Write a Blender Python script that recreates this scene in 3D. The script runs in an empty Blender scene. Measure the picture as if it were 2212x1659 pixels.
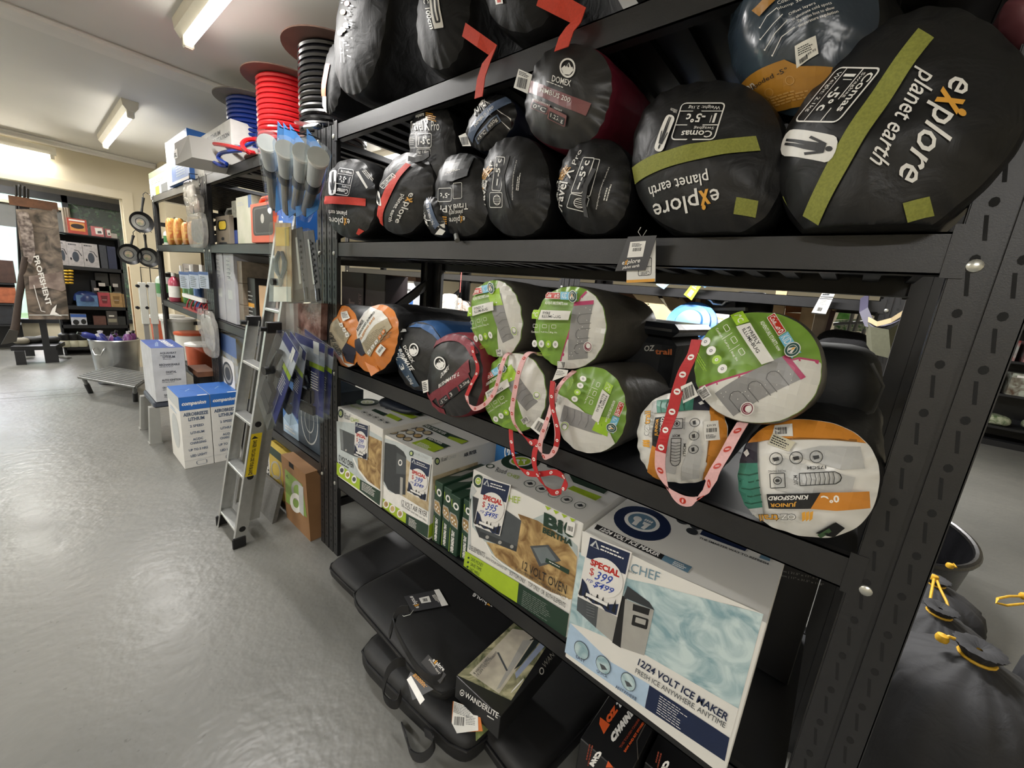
import bpy, math, random
from mathutils import Vector as V, Matrix, noise
from mathutils.geometry import tessellate_polygon
random.seed(7)
SC = bpy.context.scene
COL = SC.collection
# ---------------------------------------------------------------- camera
FPX, PW, PH = 860.4, 2212.0, 1659.0
CAM = V((-0.8706, -1.7592, 1.3941))
CR = V((0.64691925, -0.75674866, 0.09395182)).normalized()
CD = V((-0.10734159, -0.21234912, -0.97128041)).normalized()
CF = V((0.75496574, 0.61825505, -0.21860334)).normalized()
cd = bpy.data.cameras.new('camera')
cd.sensor_width = 36.0
cd.lens = FPX / PW * 36.0
cd.clip_start = 0.02
cam = bpy.data.objects.new('camera', cd)
COL.objects.link(cam)
cm = Matrix.Identity(4)
for i in range(3):
    cm[i][0] = CR[i]; cm[i][1] = -CD[i]; cm[i][2] = -CF[i]; cm[i][3] = CAM[i]
cam.matrix_world = cm
SC.camera = cam
# ---------------------------------------------------------------- view, world
SC.view_settings.view_transform = 'Standard'
SC.view_settings.look = 'None'
SC.view_settings.gamma = 1.0
SC.view_settings.use_curve_mapping = False
SC.view_settings.exposure = 0.38
wd = bpy.data.worlds.new('world')
SC.world = wd
wd.use_nodes = True
wn = wd.node_tree
bgn = wn.nodes['Background']
sky = wn.nodes.new('ShaderNodeTexSky')
sky.sky_type = 'NISHITA'
sky.sun_disc = False
sky.sun_elevation = math.radians(40)
wn.links.new(sky.outputs[0], bgn.inputs[0])
bgn.inputs[1].default_value = 1.6
SC.cycles.transparent_max_bounces = 24
# ---------------------------------------------------------------- helpers
def ray(px, py):
    return (CR * ((px - PW / 2) / FPX) + CD * ((py - PH / 2) / FPX) + CF)
def onp(px, py, P0, n):
    d = ray(px, py)
    return CAM + d * ((P0 - CAM).dot(n) / d.dot(n))
def at(px, py, x=None, y=None, z=None):
    if x is not None: return onp(px, py, V((x, 0, 0)), V((1, 0, 0)))
    if y is not None: return onp(px, py, V((0, y, 0)), V((0, 1, 0)))
    return onp(px, py, V((0, 0, z)), V((0, 0, 1)))
def crop(x0, y0, s):
    return lambda x, y: (x0 + x / s, y0 + y / s)
def pt(p):
    return p if isinstance(p, V) else V(p)

MATS = {}
def lin(c):
    if isinstance(c, str):
        c = c.lstrip('#')
        r = [int(c[i:i + 2], 16) / 255 for i in (0, 2, 4)]
        return tuple(((x / 12.92) if x <= 0.04045 else ((x + 0.055) / 1.055) ** 2.4) for x in r)
    return tuple(c)
def mat(name, col, rough=0.5, metal=0.0, var=0.08, scale=12.0, bump=0.0, bscale=60.0, emit=0.0, alpha=1.0, spec=0.5, dist=0.0, coat=0.0, detail=3.0, col2=None):
    """principled material whose colour is broken up by noise and whose surface may be crinkled"""
    if name in MATS: return MATS[name]
    m = bpy.data.materials.new(name)
    m.use_nodes = True
    nt = m.node_tree; N = nt.nodes; L = nt.links
    p = N['Principled BSDF']
    c = lin(col)
    tc = N.new('ShaderNodeTexCoord')
    nz = N.new('ShaderNodeTexNoise')
    nz.inputs['Scale'].default_value = scale
    nz.inputs['Detail'].default_value = detail
    nz.inputs['Distortion'].default_value = dist
    L.new(tc.outputs['Object'], nz.inputs['Vector'])
    cr = N.new('ShaderNodeValToRGB')
    e = cr.color_ramp.elements
    if col2 is None:
        a = [max(0, x * (1 - var)) for x in c]; b = [min(1, x * (1 + var)) for x in c]
    else:
        a = c; b = lin(col2)
    e[0].position = 0.35; e[1].position = 0.65
    e[0].color = (*a, 1); e[1].color = (*b, 1)
    L.new(nz.outputs['Fac'], cr.inputs['Fac'])
    L.new(cr.outputs['Color'], p.inputs['Base Color'])
    p.inputs['Roughness'].default_value = rough
    p.inputs['Metallic'].default_value = metal
    p.inputs['Specular IOR Level'].default_value = spec
    if coat: p.inputs['Coat Weight'].default_value = coat; p.inputs['Coat Roughness'].default_value = 0.15
    if emit:
        p.inputs['Emission Color'].default_value = (*c, 1)
        p.inputs['Emission Strength'].default_value = emit
    if alpha < 1: p.inputs['Alpha'].default_value = alpha
    if bump:
        n2 = N.new('ShaderNodeTexNoise')
        n2.inputs['Scale'].default_value = bscale
        n2.inputs['Detail'].default_value = 4
        n2.inputs['Distortion'].default_value = 0.6
        L.new(tc.outputs['Object'], n2.inputs['Vector'])
        b = N.new('ShaderNodeBump')
        b.inputs['Strength'].default_value = min(1, bump)
        b.inputs['Distance'].default_value = 0.01
        L.new(n2.outputs['Fac'], b.inputs['Height'])
        L.new(b.outputs['Normal'], p.inputs['Normal'])
    MATS[name] = m
    return m
def clearm(name, gloss=.03, tint=(.93, .96, .98)):
    m = bpy.data.materials.new(name); m.use_nodes = True; nt = m.node_tree; N = nt.nodes; L = nt.links; N.clear()
    o = N.new('ShaderNodeOutputMaterial'); mx = N.new('ShaderNodeMixShader'); t = N.new('ShaderNodeBsdfTransparent'); g = N.new('ShaderNodeBsdfGlossy'); lw = N.new('ShaderNodeLayerWeight'); mr = N.new('ShaderNodeMapRange')
    lw.inputs[0].default_value = .35; t.inputs[0].default_value = (*tint, 1); g.inputs['Roughness'].default_value = .12
    mr.inputs[3].default_value = gloss; mr.inputs[4].default_value = .32; L.new(lw.outputs['Facing'], mr.inputs[0]); L.new(mr.outputs[0], mx.inputs[0]); L.new(t.outputs[0], mx.inputs[1]); L.new(g.outputs[0], mx.inputs[2]); L.new(mx.outputs[0], o.inputs[0])
    MATS[name] = m
    return m
def inkm(c, rough=0.5):
    return mat('ink_' + c.strip('#') + ('' if rough == 0.5 else '_g'), c, rough, var=0.04, scale=40)

WM = {}
def frame_of(o):
    return WM.get(o.name, Matrix.Identity(4))
def tag(o, label=None, cat=None, group=None, kind=None):
    if label: o['label'] = label
    if cat: o['category'] = cat
    if group: o['group'] = group
    if kind: o['kind'] = kind
    return o
def empty(name, loc, label, cat, group=None, rz=0.0):
    o = bpy.data.objects.new(name, None)
    COL.objects.link(o)
    o.empty_display_size = 0.05
    o.location = loc
    o.rotation_euler = (0, 0, rz)
    WM[o.name] = Matrix.Translation(V(loc)) @ Matrix.Rotation(rz, 4, 'Z')
    return tag(o, label, cat, group)
class MB:
    def __init__(s):
        s.v = []; s.f = []; s.mi = []; s.mats = []; s.fl = []
    def m(s, mt):
        if mt not in s.mats: s.mats.append(mt)
        return s.mats.index(mt)
    def add(s, vs, fs, mt, F=None, smooth=False):
        b = len(s.v); k = s.m(mt)
        if F is None: s.v += [V(q) for q in vs]
        else: s.v += [F @ V(q) for q in vs]
        for f in fs:
            s.f.append([b + i for i in f]); s.mi.append(k); s.fl.append(smooth)
    def hexa(s, c, mt, F=None):
        s.add(c, [(0, 3, 2, 1), (4, 5, 6, 7), (0, 1, 5, 4), (1, 2, 6, 5), (2, 3, 7, 6), (3, 0, 4, 7)], mt, F)
    def box(s, a, b, mt, F=None, bev=0.0):
        x0, x1 = sorted((a[0], b[0])); y0, y1 = sorted((a[1], b[1])); z0, z1 = sorted((a[2], b[2]))
        if bev <= 0:
            s.hexa([(x0, y0, z0), (x1, y0, z0), (x1, y1, z0), (x0, y1, z0), (x0, y0, z1), (x1, y0, z1), (x1, y1, z1), (x0, y1, z1)], mt, F)
            return
        e = min(bev, (x1 - x0) * .49, (y1 - y0) * .49, (z1 - z0) * .49)
        vs = []; idx = {}
        for i, X in enumerate((x0, x1)):
            for j, Y in enumerate((y0, y1)):
                for k, Z in enumerate((z0, z1)):
                    sx, sy, sz = (1 - 2 * i), (1 - 2 * j), (1 - 2 * k)
                    idx[i, j, k] = len(vs)
                    vs += [(X, Y + sy * e, Z + sz * e), (X + sx * e, Y, Z + sz * e), (X + sx * e, Y + sy * e, Z)]
        fs = []
        I = lambda i, j, k, a: idx[i, j, k] + a
        for i in (0, 1):
            q = [I(i, 0, 0, 0), I(i, 0, 1, 0), I(i, 1, 1, 0), I(i, 1, 0, 0)]
            fs.append(q if i == 0 else q[::-1])
            q = [I(0, i, 0, 1), I(1, i, 0, 1), I(1, i, 1, 1), I(0, i, 1, 1)]
            fs.append(q if i == 0 else q[::-1])
            q = [I(0, 0, i, 2), I(0, 1, i, 2), I(1, 1, i, 2), I(1, 0, i, 2)]
            fs.append(q if i == 0 else q[::-1])
        for i in (0, 1):
            for j in (0, 1):
                fs.append([I(i, j, 0, 0), I(i, j, 1, 0), I(i, j, 1, 1), I(i, j, 0, 1)])
                fs.append([I(i, 0, j, 0), I(i, 1, j, 0), I(i, 1, j, 2), I(i, 0, j, 2)])
                fs.append([I(0, i, j, 1), I(1, i, j, 1), I(1, i, j, 2), I(0, i, j, 2)])
                for k in (0, 1): fs.append([I(i, j, k, 0), I(i, j, k, 1), I(i, j, k, 2)])
        s.add(vs, fs, mt, F)
    def tube(s, pts, r, mt, n=8, closed=False, flat=1.0):
        pts = [V(p) for p in pts]; N = len(pts)
        rs = r if isinstance(r, (list, tuple)) else [r] * N
        vs = []; fs = []
        up = V((0, 0, 1)); prev = None
        for i, p in enumerate(pts):
            a = pts[(i + 1) % N] if (closed or i < N - 1) else p
            b = pts[i - 1] if (closed or i > 0) else p
            t = (a - b)
            t = t.normalized() if t.length > 1e-9 else V((0, 0, 1))
            if prev is None:
                q = up if abs(t.z) < .9 else V((1, 0, 0))
                u = t.cross(q).normalized()
            else:
                u = (prev - t * prev.dot(t))
                u = u.normalized() if u.length > 1e-6 else prev
            prev = u
            w = t.cross(u)
            for k in range(n):
                an = 2 * math.pi * k / n
                vs.append(p + u * (math.cos(an) * rs[i]) + w * (math.sin(an) * rs[i] * flat))
        for i in range(N if closed else N - 1):
            j = (i + 1) % N
            for k in range(n):
                l = (k + 1) % n
                fs.append((i * n + k, i * n + l, j * n + l, j * n + k))
        if not closed:
            fs.append(tuple(range(n))[::-1]); fs.append(tuple((N - 1) * n + k for k in range(n)))
        s.add(vs, fs, mt, None, True)
    def cyl(s, a, b, r, mt, n=16, r2=None):
        a = V(a); b = V(b); d = (b - a)
        s.tube([a, b], [r, r if r2 is None else r2], mt, n)
    def lathe(s, prof, mt, F=None, n=24, cap=True):
        vs = []; fs = []
        for r, z in prof:
            for k in range(n):
                an = 2 * math.pi * k / n
                vs.append((r * math.cos(an), r * math.sin(an), z))
        for i in range(len(prof) - 1):
            for k in range(n):
                l = (k + 1) % n
                fs.append((i * n + k, i * n + l, (i + 1) * n + l, (i + 1) * n + k))
        if cap:
            fs.append(tuple(range(n))[::-1]); fs.append(tuple((len(prof) - 1) * n + k for k in range(n)))
        s.add(vs, fs, mt, F, True)
    def prism(s, poly, h0, h1, mt, F=None):
        n = len(poly)
        vs = [(x, y, h0) for x, y in poly] + [(x, y, h1) for x, y in poly]
        fs = [tuple(range(n))[::-1], tuple(range(n, 2 * n))] + [(i, (i + 1) % n, n + (i + 1) % n, n + i) for i in range(n)]
        s.add(vs, fs, mt, F)
    def ribbon(s, pts, wdir, w, mt, th=0.0016):
        """a flat band along pts; wdir is the width direction (one vector or one per point)"""
        pts = [V(p) for p in pts]; N = len(pts); vs = []; fs = []
        for i, p in enumerate(pts):
            wd_ = V(wdir[i] if isinstance(wdir, list) else wdir).normalized()
            t = (pts[min(i + 1, N - 1)] - pts[max(i - 1, 0)])
            t = t.normalized() if t.length > 1e-9 else V((0, 0, 1))
            nn = t.cross(wd_)
            nn = nn.normalized() if nn.length > 1e-6 else V((1, 0, 0))
            ww = w[i] if isinstance(w, list) else w
            vs += [p + wd_ * ww / 2 + nn * th / 2, p - wd_ * ww / 2 + nn * th / 2, p - wd_ * ww / 2 - nn * th / 2, p + wd_ * ww / 2 - nn * th / 2]
        for i in range(N - 1):
            for k in range(4):
                l = (k + 1) % 4
                fs.append((i * 4 + k, i * 4 + l, i * 4 + 4 + l, i * 4 + 4 + k))
        fs += [(3, 2, 1, 0), (N * 4 - 4, N * 4 - 3, N * 4 - 2, N * 4 - 1)]
        s.add(vs, fs, mt, None, False)
    def pillow(s, F, hx, hy, hz, mt, ex=0.35, n=14, wr=0.0, seed=0.0, sq=4.0):
        """a soft rounded slab (superellipsoid) in frame F"""
        vs = []; fs = []; M_ = n * 2
        def sp(c, p): return math.copysign(abs(c) ** p, c)
        for i in range(n + 1):
            la = -math.pi / 2 + math.pi * i / n
            for j in range(M_):
                lo = 2 * math.pi * j / M_
                q = V((hx * sp(math.cos(la), ex) * sp(math.cos(lo), 2 / sq), hy * sp(math.cos(la), ex) * sp(math.sin(lo), 2 / sq), hz * sp(math.sin(la), .8)))
                if wr:
                    d = noise.noise(V((q.x * 9 + seed, q.y * 9, q.z * 9))) * wr
                    q += q.normalized() * d
                vs.append(q)
        for i in range(n):
            for j in range(M_):
                k = (j + 1) % M_
                fs.append((i * M_ + j, i * M_ + k, (i + 1) * M_ + k, (i + 1) * M_ + j))
        s.add(vs, fs, mt, F, True)
    def obj(s, name, parent=None, label=None, cat=None, group=None, kind=None, sharp=40):
        me = bpy.data.meshes.new(name)
        if parent is None:
            lo = [min(q[i] for q in s.v) for i in range(3)]; hi = [max(q[i] for q in s.v) for i in range(3)]
            org = V(((lo[0] + hi[0]) / 2, (lo[1] + hi[1]) / 2, lo[2]))
            M = Matrix.Translation(org)
        else: M = frame_of(parent)
        inv = M.inverted()
        me.from_pydata([tuple(inv @ q) for q in s.v], [], s.f)
        for mt in s.mats: me.materials.append(mt)
        me.polygons.foreach_set('material_index', s.mi)
        me.polygons.foreach_set('use_smooth', s.fl)
        me.update()
        if any(s.fl): me.set_sharp_from_angle(angle=math.radians(sharp))
        o = bpy.data.objects.new(name, me)
        COL.objects.link(o)
        if parent is None: o.location = M.translation
        else: o.parent = parent
        WM[o.name] = M
        return tag(o, label, cat, group, kind)

_T = {}
def glyphs(s, bold=0.0, shear=0.0):
    k = (s, bold, shear)
    if k in _T: return _T[k]
    c = bpy.data.curves.new('t', 'FONT')
    c.body = s; c.size = 1.0; c.resolution_u = 2; c.offset = bold; c.shear = shear; c.fill_mode = 'FRONT'
    c.space_line = 0.85
    o = bpy.data.objects.new('t', c)
    me = bpy.data.meshes.new_from_object(o)
    vs = [(q.co.x, q.co.y) for q in me.vertices]; fs = [tuple(p.vertices) for p in me.polygons]
    bpy.data.meshes.remove(me); bpy.data.objects.remove(o); bpy.data.curves.remove(c)
    if vs:
        x0 = min(q[0] for q in vs); x1 = max(q[0] for q in vs); y0 = min(q[1] for q in vs); y1 = max(q[1] for q in vs)
        vs = [((x - x0) / max(1e-6, x1 - x0), (y - y0) / max(1e-6, y1 - y0)) for x, y in vs]
    _T[k] = (vs, fs)
    return _T[k]
def clip(poly, ax, v, keep_less):
    out = []
    for i in range(len(poly)):
        a = poly[i - 1]; b = poly[i]
        ia = (a[ax] <= v) == keep_less; ib = (b[ax] <= v) == keep_less
        if ia != ib:
            t = (v - a[ax]) / (b[ax] - a[ax])
            out.append((a[0] + (b[0] - a[0]) * t, a[1] + (b[1] - a[1]) * t))
        if ib: out.append(b)
    return out
class Print:
    """ink on a surface: everything is laid out in the face's own plane (P0, n) and mapped on to the surface S(a, b, h)"""
    def __init__(s, P0, n, S=None, cell=None, H=None, h0=0.0006, dh=0.00012):
        s.mb = MB(); s.P0 = V(P0); s.n = V(n).normalized(); s.cell = cell; s.H = H
        q = V((0, 0, 1)) if abs(s.n.z) < .9 else V((1, 0, 0))
        s.A = q.cross(s.n).normalized(); s.B = s.n.cross(s.A)
        s.S = S; s.h = h0; s.dh = dh; s.lim = None; s.lsg = 1
    def uv(s, p):
        if len(p) == 3: d = V(p) - s.P0; return (d.dot(s.A), d.dot(s.B))
        h = 0.0
        for _ in range(6 if s.H else 1):
            q = onp(p[0], p[1], s.P0 + s.n * h, s.n) - s.P0
            a, b = q.dot(s.A), q.dot(s.B)
            if s.H: h = s.H(a, b)
        return (a, b)
    def put(s, vs, fs, mt, dh=None):
        """vs in plane coordinates"""
        s.h += s.dh if dh is None else dh
        if s.S is None:
            s.mb.add([s.P0 + s.A * a + s.B * b + s.n * s.h for a, b in vs], fs, mt)
        else:
            s.mb.add([s.S(a, b, s.h) for a, b in vs], fs, mt, None, True)
    def polyab(s, ab, mt):
        tri = tessellate_polygon([[V((a, b, 0)) for a, b in ab]])
        if s.lim:
            vs = []; fs = []
            for t in tri:
                Q = [ab[i] for i in t]
                for i in range(len(s.lim)):
                    p, q = s.lim[i - 1], s.lim[i]; dx, dy = q[0] - p[0], q[1] - p[1]; R_ = []
                    g = [(dx * (z[1] - p[1]) - dy * (z[0] - p[0])) * s.lsg for z in Q]
                    for j in range(len(Q)):
                        if (g[j - 1] >= 0) != (g[j] >= 0):
                            k = g[j - 1] / (g[j - 1] - g[j]); R_.append((Q[j - 1][0] + (Q[j][0] - Q[j - 1][0]) * k, Q[j - 1][1] + (Q[j][1] - Q[j - 1][1]) * k))
                        if g[j] >= 0: R_.append(Q[j])
                    Q = R_
                    if len(Q) < 3: break
                if len(Q) > 2: fs.append(tuple(range(len(vs), len(vs) + len(Q)))); vs += Q
            if not fs: return
            ab, tri = vs, fs
        if not s.cell:
            s.put(ab, tri, mt); return
        vs = []; fs = []; c = s.cell
        for t in tri:
            P = [ab[i] for i in t]
            for i in range(math.floor(min(p[0] for p in P) / c), math.floor(max(p[0] for p in P) / c) + 1):
                Q = clip(clip(P, 0, i * c, False), 0, (i + 1) * c, True)
                if len(Q) < 3: continue
                for j in range(math.floor(min(p[1] for p in Q) / c), math.floor(max(p[1] for p in Q) / c) + 1):
                    R_ = clip(clip(Q, 1, j * c, False), 1, (j + 1) * c, True)
                    if len(R_) < 3: continue
                    fs.append(tuple(range(len(vs), len(vs) + len(R_)))); vs += R_
        if fs: s.put(vs, fs, mt, .0005)
    def poly(s, pts, mt): s.polyab([s.uv(p) for p in pts], mt)
    def ell(s, c, e1, e2, mt, n=20, inner=0.0):
        c = s.uv(c); e1 = s.uv(e1); e2 = s.uv(e2)
        u = (e1[0] - c[0], e1[1] - c[1]); w = (e2[0] - c[0], e2[1] - c[1])
        f = lambda k, t: (c[0] + t * (u[0] * math.cos(k) + w[0] * math.sin(k)), c[1] + t * (u[1] * math.cos(k) + w[1] * math.sin(k)))
        an = [2 * math.pi * i / n for i in range(n)]
        if inner <= 0: s.polyab([f(k, 1) for k in an], mt)
        else:
            vs = [f(k, 1) for k in an] + [f(k, inner) for k in an]
            s.put(vs, [(i, (i + 1) % n, n + (i + 1) % n, n + i) for i in range(n)], mt)
    def disc(s, c, r, mt, n=18, inner=0.0, ry=None):
        """c in pixels, r in pixels"""
        s.ell(c, (c[0] + r, c[1]), (c[0], c[1] - (ry or r)), mt, n, inner)
    def text(s, t, p0, p1, p2, mt, bold=0.0, shear=0.0):
        """t in the parallelogram with lower start p0, lower end p1 and upper start p2"""
        p0 = s.uv(p0); p1 = s.uv(p1); p2 = s.uv(p2)
        vs, fs = glyphs(t, bold * .55 if s.cell else bold, shear)
        s.put([(p0[0] + x * (p1[0] - p0[0]) + y * (p2[0] - p0[0]), p0[1] + x * (p1[1] - p0[1]) + y * (p2[1] - p0[1])) for x, y in vs], fs, mt, .00004 if s.cell else None)
    def line(s, pts, w, mt):
        """a stroke through pts (pixels), w metres wide"""
        P = [s.uv(p) for p in pts]; vs = []; fs = []
        for i in range(len(P) - 1):
            a, b = P[i], P[i + 1]
            dx, dy = b[0] - a[0], b[1] - a[1]; l = math.hypot(dx, dy) or 1
            ox, oy = -dy / l * w / 2, dx / l * w / 2
            k = len(vs); vs += [(a[0] + ox, a[1] + oy), (a[0] - ox, a[1] - oy), (b[0] - ox, b[1] - oy), (b[0] + ox, b[1] + oy)]
            fs.append((k, k + 1, k + 2, k + 3))
        s.put(vs, fs, mt, .00004 if s.cell else None)
    def small(s, p0, p1, p2, rows, mt, fill=0.5, seed=1):
        """rows of print too small to read, as broken strokes, from upper start p0 along to p1 and down to p2"""
        rnd = random.Random(seed); p0 = s.uv(p0); p1 = s.uv(p1); p2 = s.uv(p2); vs = []; fs = []
        for i in range(rows):
            e = rnd.uniform(.6, 1.0); x = 0.0
            v0 = (i + .2) / rows; v1 = (i + .2 + fill) / rows
            while x < e:
                l = rnd.uniform(.06, .16); x1 = min(e, x + l)
                k = len(vs)
                for a, b in ((x, v0), (x1, v0), (x1, v1), (x, v1)):
                    vs.append((p0[0] + a * (p1[0] - p0[0]) + b * (p2[0] - p0[0]), p0[1] + a * (p1[1] - p0[1]) + b * (p2[1] - p0[1])))
                fs.append((k, k + 1, k + 2, k + 3)); x = x1 + .025
        s.put(vs, fs, mt, .00004 if s.cell else None)
    def barcode(s, p0, p1, p2, mt, seed=3):
        rnd = random.Random(seed); p0 = s.uv(p0); p1 = s.uv(p1); p2 = s.uv(p2); vs = []; fs = []; x = 0
        while x < 1:
            w = rnd.choice((.02, .03, .05)); k = len(vs)
            for a, b in ((x, 0), (min(1, x + w), 0), (min(1, x + w), 1), (x, 1)):
                vs.append((p0[0] + a * (p1[0] - p0[0]) + b * (p2[0] - p0[0]), p0[1] + a * (p1[1] - p0[1]) + b * (p2[1] - p0[1])))
            fs.append((k, k + 1, k + 2, k + 3)); x += w + rnd.choice((.02, .03, .04))
        s.put(vs, fs, mt)
    def obj(s, parent, name='print'):
        if s.mb.f: return s.mb.obj(name, parent)
# ================================================================ the setting
def struct(name, mb, **k): return mb.obj(name, None, kind='structure', **k)
M_wall = mat('cream_paint', '#d0c6ad', .6, var=.03, scale=3)
M_trim = mat('cream_gloss_trim', '#d6cbb0', .35, var=.02, scale=5)
M_ceil = mat('ceiling_sheet', '#d3d2ce', .55, var=.03, scale=1.5)
M_ceilt = mat('ceiling_strip', '#dcdad6', .5, var=.02)
# floor: sealed grey concrete, scuffed, with dents and two saw-cut joints
def floor_mat():
    m = bpy.data.materials.new('sealed_concrete'); m.use_nodes = True
    nt = m.node_tree; N = nt.nodes; L = nt.links; p = N['Principled BSDF']
    tc = N.new('ShaderNodeTexCoord')
    def nz(sc, det=4, dist=0.0):
        n = N.new('ShaderNodeTexNoise'); n.inputs['Scale'].default_value = sc; n.inputs['Detail'].default_value = det
        n.inputs['Distortion'].default_value = dist; L.new(tc.outputs['Object'], n.inputs['Vector']); return n
    a = nz(1.1, 5, .4); r = N.new('ShaderNodeValToRGB'); L.new(a.outputs['Fac'], r.inputs['Fac'])
    r.color_ramp.elements[0].color = (*lin('#696965'), 1); r.color_ramp.elements[1].color = (*lin('#797873'), 1)
    r.color_ramp.elements[0].position = .3; r.color_ramp.elements[1].position = .7
    b = nz(55, 2); r2 = N.new('ShaderNodeValToRGB'); L.new(b.outputs['Fac'], r2.inputs['Fac'])
    r2.color_ramp.elements[0].position = .24; r2.color_ramp.elements[1].position = .30
    r2.color_ramp.elements[0].color = (.45, .43, .40, 1); r2.color_ramp.elements[1].color = (1, 1, 1, 1)
    mx = N.new('ShaderNodeMix'); mx.data_type = 'RGBA'; mx.blend_type = 'MULTIPLY'; mx.inputs[0].default_value = .5
    L.new(r.outputs['Color'], mx.inputs[6]); L.new(r2.outputs['Color'], mx.inputs[7])
    L.new(mx.outputs[2], p.inputs['Base Color'])
    c = nz(5, 4); r3 = N.new('ShaderNodeMapRange'); L.new(c.outputs['Fac'], r3.inputs[0])
    r3.inputs[3].default_value = .24; r3.inputs[4].default_value = .46
    L.new(r3.outputs[0], p.inputs['Roughness'])
    d = nz(24, 2); bu = N.new('ShaderNodeBump'); bu.inputs['Strength'].default_value = .32; bu.inputs['Distance'].default_value = .008
    L.new(d.outputs['Fac'], bu.inputs['Height']); L.new(bu.outputs['Normal'], p.inputs['Normal'])
    return m
M_floor = floor_mat()
mb = MB(); mb.box((-4.5, -4.6, -.1), (9, 9.5, 0), M_floor)
M_joint = mat('joint_dark', '#4c4a44', .8)
for q0, q1, w in (((0, 862), (300, 840), .006), ((0, 850), (280, 832), .004), ((0, 868.5), (180, 854), .003)):
    a = at(*q0, z=0); b = at(*q1, z=0); d = (b - a).normalized(); a -= d * 3; o = V((-d.y, d.x, 0)) * w
    mb.add([a + o + V((0, 0, .0004)), a - o + V((0, 0, .0004)), b - o + V((0, 0, .0004)), b + o + V((0, 0, .0004))], [(0, 1, 2, 3)], M_joint)
struct('floor', mb)
CEIL = 2.55
mb = MB(); mb.box((-4.5, -4.6, CEIL), (9, 9.5, CEIL + .1), M_ceil); struct('ceiling', mb)
WY = 5.27
mb = MB()
mb.box((-4.5, WY, 2.10), (.62, WY + .12, CEIL), M_wall); mb.box((.0, WY, 0), (.62, WY + .12, 2.10), M_wall); mb.box((-4.5, WY, 0), (-3.0, WY + .12, 2.10), M_wall)
mb.box((.30, 4.95, 0), (.62, WY, CEIL), M_wall)
struct('wall_back', mb)
mb = MB(); mb.box((.66, 2.1, 0), (.78, WY + .12, CEIL), M_wall); struct('wall_right', mb)
mb = MB()
mb.box((-4.5, -4.6, 0), (-4.4, 9.5, CEIL), M_wall); struct('wall_left', mb)
mb = MB(); mb.box((-4.5, -4.7, 0), (9, -4.6, CEIL), M_wall); struct('wall_front', mb)
mb = MB(); mb.box((9, -4.7, 0), (9.1, 9.5, CEIL), M_wall); struct('wall_east', mb)
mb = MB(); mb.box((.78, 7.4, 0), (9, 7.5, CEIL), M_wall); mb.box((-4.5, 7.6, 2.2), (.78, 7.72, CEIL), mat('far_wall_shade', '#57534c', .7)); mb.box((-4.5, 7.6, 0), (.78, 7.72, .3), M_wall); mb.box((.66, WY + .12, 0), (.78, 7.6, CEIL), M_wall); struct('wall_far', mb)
# door casing
mb = MB()
mb.box((-.045, WY - .02, 0), (.05, WY + .125, 2.16), M_trim); mb.box((-3.0, WY - .02, 2.07), (-.045, WY + .125, 2.16), M_trim); mb.box((-3.09, WY - .02, 0), (-3.0, WY + .125, 2.16), M_trim)
for k in (.012, .03): mb.box((-.045 - k * .4, WY + .02 + k, 0), (-.04, WY + .13, 2.07), M_trim)
struct('door_1', mb)
mb = MB(); mb.box((-.055, WY + .03, 0), (-.046, WY + .10, 1.28), mat('bare_timber', '#8c6a45', .6, var=.2, scale=20)); struct('trim_3', mb)
mb = MB()
mb.box((-4.4, 1.70, CEIL - .028), (9, 1.88, CEIL), M_ceilt, bev=.01); struct('trim_1', mb)
mb = MB(); mb.box((-4.4, WY - .05, CEIL - .06), (.3, WY, CEIL), M_ceilt, bev=.012); mb.box((-4.4, WY - .075, CEIL - .025), (.3, WY - .04, CEIL), M_ceilt, bev=.01); struct('trim_2', mb)
# far window with its dark frame, blind and the green outside
M_dark = mat('dark_frame', '#25262a', .45)
WYF = 7.6
mb = MB()
for x in (-4.4, -.44, .60): mb.box((x, WYF - .03, .3), (x + .06, WYF + .1, 2.2), M_dark)
mb.box((-4.4, WYF - .03, 2.10), (.66, WYF + .1, 2.2), M_dark); mb.box((-4.4, WYF - .03, .3), (.66, WYF + .1, .36), M_dark); mb.box((-4.34, WYF - .02, 1.98), (-.44, WYF + .08, 2.02), M_trim)
mb.box((-4.34, WYF + .04, .36), (.6, WYF + .046, 2.1), mat('window_glass', '#e8f0ee', .05, alpha=.06))
mb.box((-4.34, WYF + .05, 1.66), (-.44, WYF + .065, 1.98), mat('grey_blind', '#4a4744', .7))
struct('window_1', mb)
# outside: bright yard and clipped hedge
mb = MB(); mb.box((-14, 7.9, -.2), (9, 20, -.1), mat('dry_grass', '#a6a867', .9, var=.3, scale=4)); struct('ground', mb)
mb = MB(); rr = random.Random(5)
mb.box((-14, 13, -.1), (3.0, 13.3, 3.2), mat('pale_fence', '#d9d8b8', .8, var=.2, scale=2)); struct('backdrop_fence', mb)
mb = MB(); M_leaf = mat('hedge_leaf', '#2f5a2c', .6, var=.5, scale=30)
for i in range(1500):
    c = V((rr.uniform(-.36, 1.0), rr.uniform(8.0, 8.5), rr.uniform(.3, 2.5))); s_ = rr.uniform(.03, .06)
    a = V((rr.gauss(0, 1), rr.gauss(0, 1), rr.gauss(0, 1))).normalized(); b = a.orthogonal().normalized(); d = a.cross(b)
    mb.add([c - b * s_, c - d * s_ * .5, c + b * s_, c + d * s_ * .5], [(0, 1, 2, 3)], M_leaf)
mb.box((-.34, 8.3, -.1), (1.0, 8.4, 2.4), mat('hedge_core', '#16301a', .9))
mb.obj('hedge_foliage', label='dense green hedge outside the far window', cat='hedge', kind='stuff')

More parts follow.
